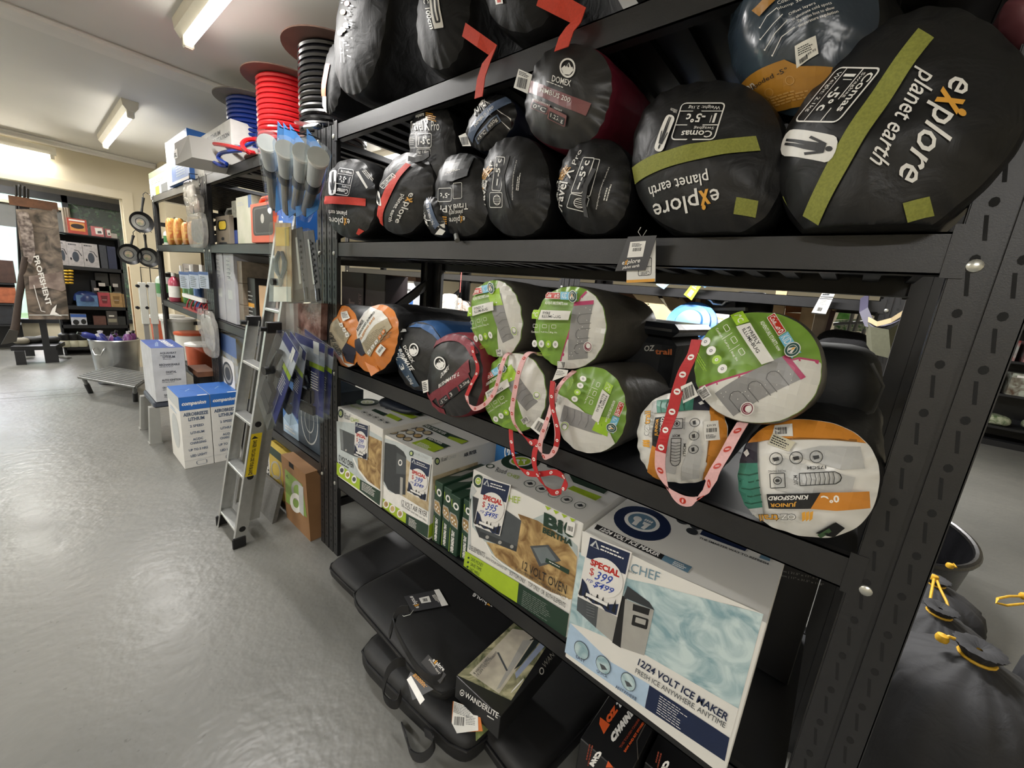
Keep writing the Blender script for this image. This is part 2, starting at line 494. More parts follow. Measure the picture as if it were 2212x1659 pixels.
# ================================================================ strip lights
M_hous = mat('batten_enamel', '#d8d2c0', .4, var=.03)
M_tube = mat('lit_tube', '#fffaf0', .3, var=.0, emit=12.0)
def batten(c, L_, label, ax='y', power=22.0, down=(0, 0, -1), group='ceiling strip lights'):
    t = empty('strip_light', c, label, 'light', group, 0 if ax == 'y' else math.pi / 2)
    F = frame_of(t); h = L_ / 2
    q = lambda P: [F @ V(p) for p in P]
    m = MB(); pf = [(-.05, 0), (.05, 0), (.045, -.045), (.022, -.075), (-.022, -.075), (-.045, -.045)]
    Fx = F @ Matrix(((1, 0, 0, 0), (0, 0, 1, 0), (0, 1, 0, 0), (0, 0, 0, 1)))
    m.prism(pf, -h, h, M_hous, Fx); m.obj('housing', t)
    m = MB(); m.cyl(F @ V((0, -h + .05, -.093)), F @ V((0, h - .05, -.093)), .019, M_tube, 12); m.obj('tube', t)
    for s_ in (-1, 1):
        m = MB(); m.box((-.022, s_ * (h - .05), -.118), (.022, s_ * (h - .015), -.07), M_hous, F, .006); m.obj('lamp_holder', t)
    l = bpy.data.lights.new('tube_glow', 'AREA'); l.shape = 'RECTANGLE'; l.size = .05; l.size_y = L_ - .1; l.energy = power; l.color = (1.0, .98, .955)
    l.spread = math.radians(178)
    lo = bpy.data.objects.new('tube_glow', l); COL.objects.link(lo); lo.parent = t; lo.location = (0, 0, -.117)
    return t
PWR = 54.0
batten((-.235, .47, CEIL), 1.22, 'fluorescent strip light above the black shelving, near end of the aisle', power=PWR * .4)
batten((-.235, 3.55, CEIL), 1.6, 'fluorescent strip light between the two ceiling strips, towards the doorway', power=PWR * .4)
t = batten((-1.15, WY - .09, 2.46), 1.22, 'fluorescent strip light fixed flat along the cream wall over the doorway', 'x', power=PWR * .13)
for x, y in ((-2.9, .6), (-2.9, 3.4), (-2.9, -2.6), (1.3, -.9), (1.3, 1.3), (1.9, 4.4), (4.6, -1.6), (4.6, 2.0), (-1.2, 6.2), (-3.6, 6.5)):  # unseen lamps added to brighten the floor, racks, next aisle and far room
    batten((x, y, CEIL), 1.22, 'unseen fluorescent strip light added for brightness on the ceiling beyond the shelving and the aisle', power=PWR * (1.6 if x > 0 else 1))

# ================================================================ black boltless racks
M_blk = mat('charcoal_powder_coat', '#202021', .40, var=.06, scale=30, bump=.05, bscale=400)
M_blk2 = mat('black_deck', '#17181b', .5, var=.1)
M_hole = mat('slot_dark', '#0b0b0c', .8)
M_zinc = mat('zinc_bolt', '#c9c9c2', .3, .8)
ZT = [2.0, 1.542, 1.006, .449]; ZB = [1.94, 1.481, .944, .389]
def post_mesh(x, y, sy, face):
    """one upright: folded front plate with a crease, a return flange, rows of keyholes. sy: +1 when the return is on the +y edge"""
    m = MB(); w = .085; f = face
    y0, y1 = y, y + w; ym = (y0 + y1) / 2
    for a, b in ((y0, ym - .004), (ym + .004, y1)): m.box((x, a, 0), (x - f * .003, b, 2.0), M_blk)
    m.box((x - f * .004, ym - .005, 0), (x - f * .006, ym + .005, 2.0), M_blk)
    ye = y1 if sy > 0 else y0
    m.box((x, ye - .0015, 0), (x - f * .05, ye + .0015, 2.0), M_blk)
    yi = y0 if sy > 0 else y1
    m.box((x - f * .003, yi - .0015, 0), (x - f * .018, yi + .0015, 2.0), M_blk)
    X = x + f * .0006
    def hole(yc, zc, a, b, sk=0.0):
        m.add([(X, yc - a - sk, zc - b), (X, yc + a - sk, zc - b), (X, yc + a + sk, zc + b), (X, yc - a + sk, zc + b)], [(0, 1, 2, 3)], M_hole)
    def oval(yc, zc, r):
        m.add([(X, yc + r * math.cos(k * math.pi / 4), zc + 1.25 * r * math.sin(k * math.pi / 4)) for k in range(8)], [tuple(range(8))], M_hole)
    z = .06
    i = 0
    while z < 1.97:
        oval(ym - .022, z, .0055); oval(ym + .022, z, .0055)
        hole(ym - .022, z + .042, .0022, .017, .003); hole(ym + .022, z + .042, .0022, .017, .003)
        z += .076; i += 1
    return m
def rack(name, label, y0, y1, xf, xb, group='black shelving racks', zt=ZT):
    """y0<y1; inner clear width runs y0+.085 .. y1-.085; xf front face, xb rear face"""
    t = empty(name, (xf, (y0 + y1) / 2, 0), label, 'shelving', group)
    f = -1 if xf < xb else 1
    post_mesh(xf, y0, -1, f).obj('post', t); post_mesh(xf, y1 - .085, 1, f).obj('post', t)
    post_mesh(xb, y0, -1, -f).obj('post', t); post_mesh(xb, y1 - .085, 1, -f).obj('post', t)
    a, b = y0 + .083, y1 - .083
    for zt_, zb_ in zip(ZT, ZB):
        for X, s_ in ((xf, -f), (xb, f)):
            m = MB(); m.box((X - .002 * -s_ * 0, a, zb_), (X + s_ * .003, b, zt_), M_blk); m.box((X, a, zb_), (X + s_ * .028, b, zb_ + .003), M_blk); m.box((X, a, zt_ - .003), (X + s_ * .02, b, zt_), M_blk)
            for yy in (a, b):
                m.box((X - s_ * .0022, yy - .012, zb_ - .004), (X + s_ * .001, yy + .012, zt_ + .01), M_blk)
            m.obj('beam', t)
        m = MB(); n_ = 22
        for i in range(n_):
            yy = a + (b - a) * (i + .5) / n_; hw = (b - a) / n_ / 2
            x0, x1 = min(xf, xb) + .022, max(xf, xb) - .022
            m.box((x0, yy - hw * .62, zt_ - .010), (x1, yy + hw * .62, zt_ - .003), M_blk2)
            m.box((x0, yy + hw * .62, zt_ - .026), (x1, yy + hw, zt_ - .003), M_blk2); m.box((x0, yy - hw, zt_ - .026), (x1, yy - hw * .62, zt_ - .003), M_blk2)
        m.obj('shelf_deck', t)
    for yy in (y0 + .003, y1 - .006):
        m = MB()
        for zc in (.25, .75, 1.25, 1.75): m.box((xf - f * .05, yy, zc - .02), (xb + f * .05, yy + .003, zc + .02), M_blk)
        for z1, z2 in ((.4, .9), (1.0, 1.44), (1.55, 1.9)):
            m.hexa([(xf - f * .03, yy, z1), (xf - f * .03, yy + .003, z1), (xf - f * .03, yy + .003, z1 + .05), (xf - f * .03, yy, z1 + .05), (xb + f * .03, yy, z2 - .05), (xb + f * .03, yy + .003, z2 - .05), (xb + f * .03, yy + .003, z2), (xb + f * .03, yy, z2)], M_blk)
        m.obj('side_brace', t)
    for yy in (y0 + .063, y1 - .063):
        for zb_ in ZB:
            m = MB(); z = zb_ + .014
            m.lathe([(.001, .0052), (.006, .0048), (.0088, .003), (.0095, 0)], M_zinc, Matrix.Translation((xf + f * .0004, yy, z)) @ Matrix.Rotation(f * math.pi / 2, 4, 'Y'), 14); m.obj('bolt', t)
    return t
YA0, YA1 = -1.934, .085
rack('shelving_rack', 'black steel shelving rack stacked with sleeping bags and camp oven boxes', YA0, YA1, 0, .6)
rack('shelving_rack', 'black steel shelving rack behind the ladder, hose spools on its top shelf', .095, 1.97, 0, .6)
rack('shelving_rack', 'black steel shelving rack at the far end, pans hanging from its side', 1.98, 3.80, 0, .6)
rack('shelving_rack', 'black steel shelving rack across the next aisle, wooden camp goods on its shelf', YA0, YA1, 2.0, 2.6)
rack('shelving_rack', 'black steel shelving rack across the next aisle with foil packs, beyond the wooden goods', .095, 1.97, 2.0, 2.6)
rack('shelving_rack', 'black steel shelving rack across the next aisle holding white and blue boxes', 1.98, 3.80, 2.0, 2.6)
# ================================================================ stuff sacks
W_ = inkm('#e6e4df'); K_ = inkm('#1b1b1c'); GOLD = inkm('#dda03a')
M_nyl = mat('black_nylon', '#121213', .45, var=.15, scale=8, bump=.3, bscale=22, spec=.4)
M_nyl2 = mat('black_ripstop', '#101011', .5, var=.15, scale=8, bump=.4, bscale=18)
M_webr = mat('red_webbing', '#c63a2b', .7, var=.08, scale=200)
M_webg = mat('olive_webbing', '#85883a', .75, var=.12, scale=300)
M_tagc = mat('tag_card', '#dcdbd6', .5, var=.03)
class Bag:
    def __init__(s, name, label, cat, c, a, b, ang=0.0, x0=0.0, n=(-1, 0, 0), L=.38, bulge=.03, body=None, cap=None, zmin=None, p=2.3, wr=.02, axis=None, taper=.86, group=None, puck=.0022, seed=1.0, fat=1.04):
        s.n = V(n).normalized(); s.P0 = at(c[0], c[1], x=x0)
        cs, sn = math.cos(math.radians(ang)), math.sin(math.radians(ang))
        ax = V(axis).normalized() if axis else -s.n
        e1 = onp(c[0] + a * cs, c[1] + a * sn, s.P0, s.n) - onp(c[0] - a * cs, c[1] - a * sn, s.P0, s.n)
        e2 = onp(c[0] - b * sn, c[1] + b * cs, s.P0, s.n) - onp(c[0] + b * sn, c[1] - b * cs, s.P0, s.n)
        e1 /= 2; e2 /= 2; s.e1, s.e2 = e1, e2; s.p = p; s.bulge = bulge; s.seed = seed; s.puck = puck; s.zmin = zmin
        pr = Print(s.P0, s.n); s.A, s.B = pr.A, pr.B
        a11, a12, a21, a22 = e1.dot(s.A), e2.dot(s.A), e1.dot(s.B), e2.dot(s.B); D = a11 * a22 - a12 * a21
        s.inv = (a22 / D, -a12 / D, -a21 / D, a11 / D)
        body = body or M_nyl; cap = cap or body
        cp = s.P0 + ax * (L * .5); cp.z = min((s.P0 - e2).z, (s.P0 + e2).z) if zmin is None else zmin
        s.t = empty(name, cp, label, cat, group)
        m = MB(); NT, NR = 176, 26; vs = []; fs = []
        for i in range(NR + 1):
            ro = 1 - (1 - i / NR) ** 1.5
            for k in range(NT):
                th = 2 * math.pi * k / NT; u, w = math.cos(th), math.sin(th)
                g = ro / (abs(u) ** p + abs(w) ** p) ** (1 / p)
                q = s.surf(u * g, w * g, 0); vs.append(s.cl(q))
        for i in range(NR):
            for k in range(NT):
                l = (k + 1) % NT; fs.append((i * NT + k, i * NT + l, (i + 1) * NT + l, (i + 1) * NT + k))
        m.add(vs, fs, cap, None, True)
        st = [(0, 1.0), (.02, 1 + (fat - 1) * .6), (.06, fat)] + [(d, fat + (taper - fat) * max(0, (d - .1) / .9) ** 1.6) for d in (.12, .2, .3, .4, .5, .6, .7, .8, .9)] + [(.97, taper * .9), (1.03, taper * .7), (1.06, taper * .45), (1.05, .12)]
        vs = []; fs = []
        for i, (d, k0) in enumerate(st):
            for k in range(NT):
                th = 2 * math.pi * k / NT; u, w = math.cos(th), math.sin(th)
                g = 1 / (abs(u) ** p + abs(w) ** p) ** (1 / p)
                nn = noise.noise(V((u * 2.2, w * 2.2, d * L * 9 + seed * 7))) * wr + noise.noise(V((u * 6, w * 6, d * L * 22 + seed))) * wr * .45
                e = min(1, d * 12) * (1 - max(0, d - .95) * 8)
                pk = puck * 1.5 * math.sin(th * 23 + 3 * math.sin(th * 3 + seed)) * math.exp(-d * 14) * min(1, d * 30)
                kk = k0 * (1 + nn * e) + pk
                q0 = s.surf(u * g, w * g, 0) - s.P0
                off = q0.dot(s.n)
                q = s.P0 + (q0 - s.n * off) * kk + s.n * off * max(0, 1 - d * 8) + ax * (d * L)
                vs.append(s.cl(q))
        for i in range(len(st) - 1):
            for k in range(NT):
                l = (k + 1) % NT; fs.append((i * NT + k, (i + 1) * NT + k, (i + 1) * NT + l, i * NT + l))
        m.add(vs, fs, body, None, True)
        m.obj('sack_body', s.t, sharp=60)
        s.L = L; s.ax = ax
        s.pr = s.printer()
    def cl(s, q):
        if s.zmin is not None and q.z < s.zmin: q = V((q.x, q.y, s.zmin))
        return q
    def hh(s, u, w):
        ro = (abs(u) ** s.p + abs(w) ** s.p) ** (1 / s.p)
        th = math.atan2(w, u)
        h = s.bulge * (1 - ro ** 2.6) if ro < 1 else -s.bulge * (ro - 1) * 3
        h += noise.noise(V((u * 2.3 + s.seed * 3, w * 2.3, s.seed))) * s.bulge * .22 * max(0, 1.1 - ro)
        h += s.puck * math.sin(th * 19 + 2.5 * math.sin(th * 2 + s.seed)) * min(1, ro) ** 7
        return h
    def surf(s, u, w, h):
        return s.P0 + s.e1 * u + s.e2 * w + s.n * (s.hh(u, w) + h)
    def st(s, a, b): return (s.inv[0] * a + s.inv[1] * b, s.inv[2] * a + s.inv[3] * b)
    def S(s, a, b, h):
        u, w = s.st(a, b); ro = (abs(u) ** s.p + abs(w) ** s.p) ** (1 / s.p)
        if ro > 1: u, w = u / ro, w / ro
        return s.surf(u, w, h)
    def H(s, a, b):
        u, w = s.st(a, b); return s.hh(u, w)
    def printer(s, h0=.0028):
        pr = Print(s.P0, s.n, s.S, .012, s.H, h0=h0, dh=.00025); L_ = []
        for i in range(44):
            th = 2 * math.pi * i / 44; u, w = math.cos(th), math.sin(th); g = .998 / (abs(u) ** s.p + abs(w) ** s.p) ** (1 / s.p)
            q = s.e1 * (u * g) + s.e2 * (w * g); L_.append((q.dot(s.A), q.dot(s.B)))
        pr.lim = L_; pr.lsg = 1 if sum(L_[i - 1][0] * L_[i][1] - L_[i - 1][1] * L_[i][0] for i in range(44)) > 0 else -1
        return pr
    def disc(s, pr, r0, mt, r1=0.0, th0=0, th1=360, n=40):
        """ring or disc in the bag's own unit coordinates"""
        pts = []
        def P(th, r):
            u, w = math.cos(th), math.sin(th); g = r / (abs(u) ** s.p + abs(w) ** s.p) ** (1 / s.p)
            q = s.e1 * (u * g) + s.e2 * (w * g); return (q.dot(s.A), q.dot(s.B))
        an = [math.radians(th0 + (th1 - th0) * i / n) for i in range(n + (0 if th1 - th0 >= 360 and r1 == 0 else 1))]
        pts = [P(t, r0) for t in an] + ([P(t, r1) for t in an[::-1]] if r1 > 0 else [])
        pr.polyab(pts, mt)
    def half(s, pr, r, p0, p1, side, mt, n=60):
        """the part of the cap (unit radius r) on one side of the pixel line p0-p1"""
        a = pr.uv(p0); b = pr.uv(p1); dx, dy = b[0] - a[0], b[1] - a[1]
        pts = []
        for i in range(n):
            th = 2 * math.pi * i / n; u, w = math.cos(th), math.sin(th); g = r / (abs(u) ** s.p + abs(w) ** s.p) ** (1 / s.p)
            q = s.e1 * (u * g) + s.e2 * (w * g); pts.append((q.dot(s.A), q.dot(s.B)))
        out = []
        f = lambda P: ((P[0] - a[0]) * dy - (P[1] - a[1]) * dx) * side
        for i in range(n):
            P, Q = pts[i - 1], pts[i]; fp, fq = f(P), f(Q)
            if (fp >= 0) != (fq >= 0):
                t = fp / (fp - fq); out.append((P[0] + (Q[0] - P[0]) * t, P[1] + (Q[1] - P[1]) * t))
            if fq >= 0: out.append(Q)
        if len(out) > 2: pr.polyab(out, mt)
    def strap(s, p0, p1, w_px, mt, name='strap', ext=0, h=.003):
        """webbing across the cap from pixel p0 to p1"""
        pr = s.printer(h)
        dx, dy = p1[0] - p0[0], p1[1] - p0[1]; l = math.hypot(dx, dy); ox, oy = -dy / l * w_px / 2, dx / l * w_px / 2
        pr.poly([(p0[0] + ox, p0[1] + oy), (p1[0] + ox, p1[1] + oy), (p1[0] - ox, p1[1] - oy), (p0[0] - ox, p0[1] - oy)], mt)
        pr.obj(s.t, name)
    def cut(s, name):
        s.pr.obj(s.t, name); s.pr = s.printer(.0035)
    def done(s): s.pr.obj(s.t); return s.t

def sub(p0, p1, p2):
    return lambda u, v: (p0[0] + u * (p1[0] - p0[0]) + v * (p2[0] - p0[0]), p0[1] + u * (p1[1] - p0[1]) + v * (p2[1] - p0[1]))
def T(pr, f, s, u0, v0, u1, v1, m, bold=0.0, shear=0.0):
    pr.text(s, f(u0, v0), f(u1, v0), f(u0, v1), m, bold, shear)
def explore(pr, p0, p1, p2, sub2=True):
    """p0-p1 baseline of the big word, p2 the top of its first letter"""
    f = sub(p0, p1, p2)
    T(pr, f, 'e', 0, 0, .135, 1, W_, .012); T(pr, f, 'x', .145, -.12, .30, 1.12, GOLD, .06)
    pr.ell(f(.255, 1.28), f(.285, 1.28), f(.255, 1.5), GOLD, 12)
    T(pr, f, 'plore', .315, -.40, 1, 1.5, W_, .015)
    if sub2: T(pr, f, 'planet earth', .12, -1.75, 1.02, -.45, W_, .012)
def rrect(pr, f, u0, v0, u1, v1, mt, w=None, r=.12, asp=1.0):
    """rounded rectangle, filled or (w metres) as a line"""
    P = []
    for cu, cv, a0 in ((u1 - r, v1 - r * asp, 0), (u0 + r, v1 - r * asp, 90), (u0 + r, v0 + r * asp, 180), (u1 - r, v0 + r * asp, 270)):
        for k in range(4):
            a = math.radians(a0 + k * 30); P.append(f(cu + r * math.cos(a), cv + r * asp * math.sin(a)))
    if w is None: pr.poly(P, mt)
    else: pr.line(P + [P[0]], w, mt)
def comas(pr, p0, p1, p2, kg='2.1kg', w=.0022):
    f = sub(p0, p1, p2)
    rrect(pr, f, 0, 0, 1, 1, W_, w, .1)
    pr.line([f(0, .60), f(1, .60)], w * .7, W_); pr.line([f(0, .22), f(1, .22)], w * .6, W_)
    T(pr, f, 'Comas', .08, .76, .80, .95, W_, .03); T(pr, f, 'Swagbag', .08, .63, .55, .73, W_)
    T(pr, f, '-5\u00b0c', .36, .29, .80, .55, W_, .04)
    pr.line([f(.14, .28), f(.14, .54)], w * 1.8, W_); pr.line([f(.22, .34), f(.22, .54)], w * .5, W_)
    T(pr, f, 'Weight: ' + kg, .08, .06, .82, .18, W_)
def person_sign(pr, p0, p1, p2, cm='240cm'):
    """white capsule with a dark standing figure; v runs feet to head"""
    f = sub(p0, p1, p2)
    rrect(pr, f, 0, 0, 1, 1, W_, None, .42, .30)
    pr.ell(f(.5, .87), f(.60, .87), f(.5, .94), K_, 10)
    pr.poly([f(.32, .80), f(.68, .80), f(.86, .48), f(.77, .45), f(.66, .66), f(.65, .42), f(.62, .06), f(.53, .06), f(.50, .42), f(.47, .06), f(.38, .06), f(.35, .42), f(.34, .66), f(.23, .45), f(.14, .48)], K_)
    T(pr, f, cm, .05, -.17, .75, -.07, W_)
def loop_string(t, p, q, mt, r=.0012, sag=.03, name='string'):
    m = MB(); p = V(p); q = V(q); m.tube([p.lerp(q, i / 6) + V((0, 0, -sag * math.sin(math.pi * i / 6))) for i in range(7)], r, mt, 5); m.obj(name, t)
SH2, SH3, SH4 = 1.5425, 1.0065, .4495
B = crop(1300, 0, 2.4254); A = crop(680, 0, 2.963)
def bagc(name, label, cr, c, a, b, s, **k):
    return Bag(name, label, k.pop('cat', 'sleeping bag'), cr(*c), a / s, b / s, **k)
G2 = 'sleeping bags on the upper shelf'
# --- big bag with an olive strap, right end of the shelf
g = bagc('sleeping_bag', 'largest black sleeping bag with slanting olive strap, beside the near post', B, (1475, 715), 700, 478, 2.4254, ang=-44, x0=-.03, n=(-1, .12, .10), L=.5, bulge=.05, zmin=SH2, p=2.5, wr=.03, seed=2, group=G2, axis=(1, -.05, 0))
explore(g.pr, B(1842, 388), B(1548, 908), B(1936, 446)); g.cut('lettering')
comas(g.pr, B(1240, 360), B(1010, 640), B(1465, 365))
person_sign(g.pr, B(925, 818), B(972, 678), B(1205, 862))
g.strap(B(1700, 180), B(1095, 1160), 96 / 2.4254, M_webg)
g.strap(B(1590, 1120), B(1730, 1085), 105 / 2.4254, M_webg, 'webbing_tab')
g.strap(B(905, 1085), B(965, 1060), 60 / 2.4254, M_webg, 'webbing_tab')
g.done()
# --- its smaller neighbour
g = bagc('sleeping_bag', 'black sleeping bag with level olive strap and upside-down lettering, hanging tags below', B, (510, 830), 385, 400, 2.4254, ang=0, x0=-.01, n=(-1, .05, .08), L=.5, bulge=.045, zmin=SH2, p=2.4, wr=.03, seed=3.3, group=G2)
explore(g.pr, B(612, 985), B(268, 1075), B(622, 1048)); g.cut('lettering')
comas(g.pr, B(650, 545), B(425, 545), B(590, 735))
person_sign(g.pr, B(392, 615), B(345, 600), B(320, 805), '100cm')
g.strap(B(135, 965), B(822, 755), 80 / 2.4254, M_webg)
g.strap(B(700, 1080), B(815, 1100), 90 / 2.4254, M_webg, 'webbing_tab')
tg = g.t
# swing tags hanging below it, in front of the beam
m = MB(); a = at(*B(205, 1190), x=-.03); loopm = mat('clear_loop', '#c9c9c4', .4)
m.tube([a, at(*B(190, 1215), x=-.032), at(*B(210, 1245), x=-.035), at(*B(235, 1205), x=-.032)], .0008, loopm, 5); m.obj('tag_loop', tg)
def card(P4, n_off, mt, th=.0012):
    """thin card through four pixel corners already turned into points"""
    q = [V(p) for p in P4]; nn = (q[1] - q[0]).cross(q[3] - q[0]).normalized()
    q[2] = q[2] - nn * (q[2] - q[0]).dot(nn)
    if nn.dot(CAM - q[0]) < 0: nn = -nn
    mb = MB(); mb.hexa([p - nn * th for p in q] + q, mt); return mb, q[0], nn
M_tagk = mat('tag_charcoal', '#3a3a3d', .45, var=.03)
def pcard(t, name, pts, x, mt, draw=None, th=.0012, slope=0.0, lift=0.0):
    P = [at(px, py, x=x) for px, py in pts]
    if slope: P = [p + V((slope * (P[0].z - p.z), 0, 0)) for p in P]
    mb, o, nn = card(P, 0, mt, th); ob = mb.obj(name, t)
    if draw:
        pr = Print(o, nn, h0=.0004); draw(pr); pr.obj(t, name + '_print')
    return ob
def d_(pr):
    pr.text('Comas', B(250, 1418), B(205, 1428), B(250, 1440), K_); f = sub(B(262, 1350), B(195, 1355), B(258, 1440)); rrect(pr, f, 0, 0, 1, 1, K_, .0012, .1); pr.line([f(0, .5), f(1, .5)], .001, K_)
    pr.poly([B(130, 1468), B(278, 1460), B(278, 1476), B(130, 1482)], GOLD)
pcard(tg, 'swing_tag', [B(130, 1300), B(282, 1240), B(280, 1476), B(130, 1482)], -.036, M_tagc, d_)
def d_(pr):
    pr.poly([B(150, 1268), B(232, 1262), B(215, 1345), B(133, 1350)], W_); pr.barcode(B(160, 1318), B(205, 1315), B(164, 1300), K_); pr.small(B(160, 1275), B(220, 1272), B(158, 1295), 3, K_)
    explore(pr, B(105, 1388), B(200, 1376), B(109, 1372))
pcard(tg, 'swing_tag', [B(137, 1240), B(288, 1233), B(228, 1415), B(70, 1420)], -.042, M_tagk, d_)
g.done()
# --- gold and navy bag on top of the two
M_gold = mat('gold_print_film', '#a8772b', .28, var=.15, scale=6, bump=.3, bscale=14)
M_navyf = mat('navy_photo_film', '#232a36', .22, var=.3, scale=5, bump=.35, bscale=13, col2='#3a4a55')
g = bagc('sleeping_bag', 'navy and gold film-wrapped sleeping bag lying across the two olive-strapped bags', B, (1010, 150), 375, 470, 2.4254, ang=12, x0=.02, n=(-1, .25, -.1), L=.55, bulge=.05, p=2.2, wr=.03, body=M_nyl, cap=M_navyf, seed=5, group=G2, axis=(1, -.28, .05))
g.pr.poly([B(700, 495), B(960, 315), B(1040, 350), B(1215, 355), B(1190, 430), B(1060, 560), B(870, 608), B(760, 570)], M_gold)
g.pr.poly([B(790, 60), B(850, 0), B(920, 0), B(830, 90)], M_gold)
g.pr.text('wson', B(735, 520), B(815, 465), B(722, 495), W_); g.pr.text('JuniorHooded -5\u00b0', B(738, 560), B(985, 385), B(728, 535), K_, .01)
for x, y in ((880, 490), (990, 425)): g.pr.disc(B(x, y), 24 / 2.4, inkm('#c79a55'), 14, .85)
g.pr.small(B(850, 530), B(1120, 450), B(880, 580), 4, inkm('#c79a55'))
for (x, y), s1, e1_ in (((930, 30), 'Cosmos lined', (1090, -40)), ((930, 60), 'plump 3D fill', (1110, -10)), ((990, 90), 'Offset layers', (1130, 30)), ((1005, 118), 'to eliminate cold spots', (1215, 30)), ((1035, 128), 'Zip across foot to allow', (1230, 55)), ((1040, 152), 'temperature regulation', (1250, 75))):
    g.pr.text(s1, B(x, y), B(*e1_), B(x - 8, y - 16), W_)
for q in (((925, 45), (870, 90), (835, 150)), ((955, 80), (905, 130), (838, 212)), ((980, 112), (915, 180), (862, 268)), ((1020, 148), (950, 200), (902, 298))):
    g.pr.line([B(*z) for z in q], .0014, W_); g.pr.disc(B(*q[-1]), 2.0, W_, 8)
pl = g.printer(.003); pl.poly([B(1015, 245), B(1125, 190), B(1140, 285), B(1025, 362)], mat('price_label', '#d9d6cc', .5)); pl.small(B(1030, 255), B(1120, 215), B(1034, 300), 4, K_); pl.barcode(B(1042, 340), B(1085, 310), B(1038, 318), K_); pl.text('$99.95', B(1075, 305), B(1128, 270), B(1073, 290), K_); pl.obj(g.t, 'price_sticker')
g.done()
# --- maroon and black bag held up by the two below
M_mar = mat('maroon_nylon', '#5a1626', .45, var=.12, scale=8, bump=.3, bscale=20)
g = bagc('sleeping_bag', 'black and maroon sleeping bag on top of the pile, round white mountain badge', A, (1600, 625), 262, 335, 2.963, ang=14, x0=.0, n=(-1, .05, -.05), L=.42, bulge=.035, body=M_mar, cap=mat('charcoal_satin', '#222121', .38, var=.25, scale=7, bump=.3, bscale=14), wr=.02, seed=6, group=G2, axis=(1, -.03, .03), p=2.4)
pr = g.pr
M_rose = mat('rose_foil', '#7a4a4c', .3, var=.25, scale=8)
pr.poly([A(1375, 515), A(1500, 560), A(1640, 615), A(1775, 665), A(1740, 745), A(1600, 690), A(1480, 635), A(1360, 590)], M_rose)
def mountain(pr, c, r, s, f=None, ang=0):
    """white ring with peaks inside; r in crop pixels"""
    q = lambda x, y: (c[0] + (x * math.cos(ang) - y * math.sin(ang)) * r / s, c[1] + (x * math.sin(ang) + y * math.cos(ang)) * r / s)
    P = []
    pr.ell(c, q(.82, 0), q(0, -1), W_, 24, .80)
    pr.poly([q(-.62, .15), q(-.3, -.2), q(-.15, -.05), q(.12, -.55), q(.42, -.05), q(.5, -.15), q(.66, .2), q(.3, .72), q(-.3, .72)], W_)
    pr.poly([q(-.02, -.2), q(.12, -.45), q(.2, -.1), q(.1, 0)], K_)
mountain(pr, A(1623, 437), 62, 2.963, ang=.1)
pr.text('DOMEX', A(1523, 525), A(1642, 560), A(1530, 485), W_, .02); pr.small(A(1492, 520), A(1655, 582), A(1490, 530), 1, W_)
pr.text('NIMBUS 200', A(1448, 592), A(1638, 662), A(1455, 562), W_, .01)
for q0, q1, q2, s1 in (((1385, 695), (1495, 740), (1405, 635), '0\u00b0C'), ((1498, 765), (1610, 820), (1512, 690), '1.25kg')):
    f = sub(A(*q0), A(*q1), A(*q2)); rrect(pr, f, 0, 0, 1, 1, M_rose, None, .08); rrect(pr, f, .06, .06, .94, .70, K_, None, .08); T(pr, f, s1, .15, .14, .85, .58, W_)
pr.text('LOWER COMFORT', A(1405, 645), A(1515, 690), A(1408, 634), W_); pr.text('WEIGHT', A(1540, 700), A(1592, 722), A(1543, 690), W_)
pcard(g.t, 'swing_tag', [A(1305, 440), A(1392, 478), A(1362, 600), A(1272, 560)], -.015, M_tagc, lambda p_: (p_.barcode(A(1290, 555), A(1350, 572), A(1302, 492), K_), p_.small(A(1310, 452), A(1380, 480), A(1306, 480), 3, K_)))
g.done()
# --- small navy bag between
M_navy = mat('navy_nylon', '#1a2130', .42, var=.15, scale=8, bump=.3, bscale=22)
g = bagc('sleeping_bag', 'small navy and black sleeping bag with pale blue band, left of the maroon one', A, (1122, 790), 190, 128, 2.963, ang=-55, x0=.03, n=(-1, 0, .05), L=.34, bulge=.03, body=M_navy, cap=M_nyl, wr=.02, seed=7, group=G2, p=2.4)
pr = g.pr; M_bband = mat('blue_grey_band', '#55657f', .35, var=.2)
pr.poly([A(985, 870), A(1245, 618), A(1265, 660), A(1015, 920)], M_bband)
mountain(pr, A(1062, 655), 36, 2.963, ang=-.8)
pr.text('DOMEX', A(1030, 745), A(1120, 665), A(1022, 712), W_, .02); pr.text('NIMBUS 100', A(1035, 820), A(1152, 695), A(1024, 800), W_)
f = sub(A(1050, 930), A(1195, 775), A(1030, 890)); rrect(pr, f, 0, 0, 1, 1, M_bband, None, .05); rrect(pr, f, .04, .08, .47, .9, K_, None, .05); rrect(pr, f, .52, .08, .96, .9, K_, None, .05)
T(pr, f, '+5\u00b0C', .08, .2, .42, .75, W_); T(pr, f, '950g', .58, .2, .92, .75, W_)
pcard(g.t, 'swing_tag', [A(920, 870), A(965, 850), A(1000, 935), A(945, 935)], -.02, M_tagc, lambda p_: p_.barcode(A(940, 930), A(985, 925), A(932, 880), K_))
g.done()
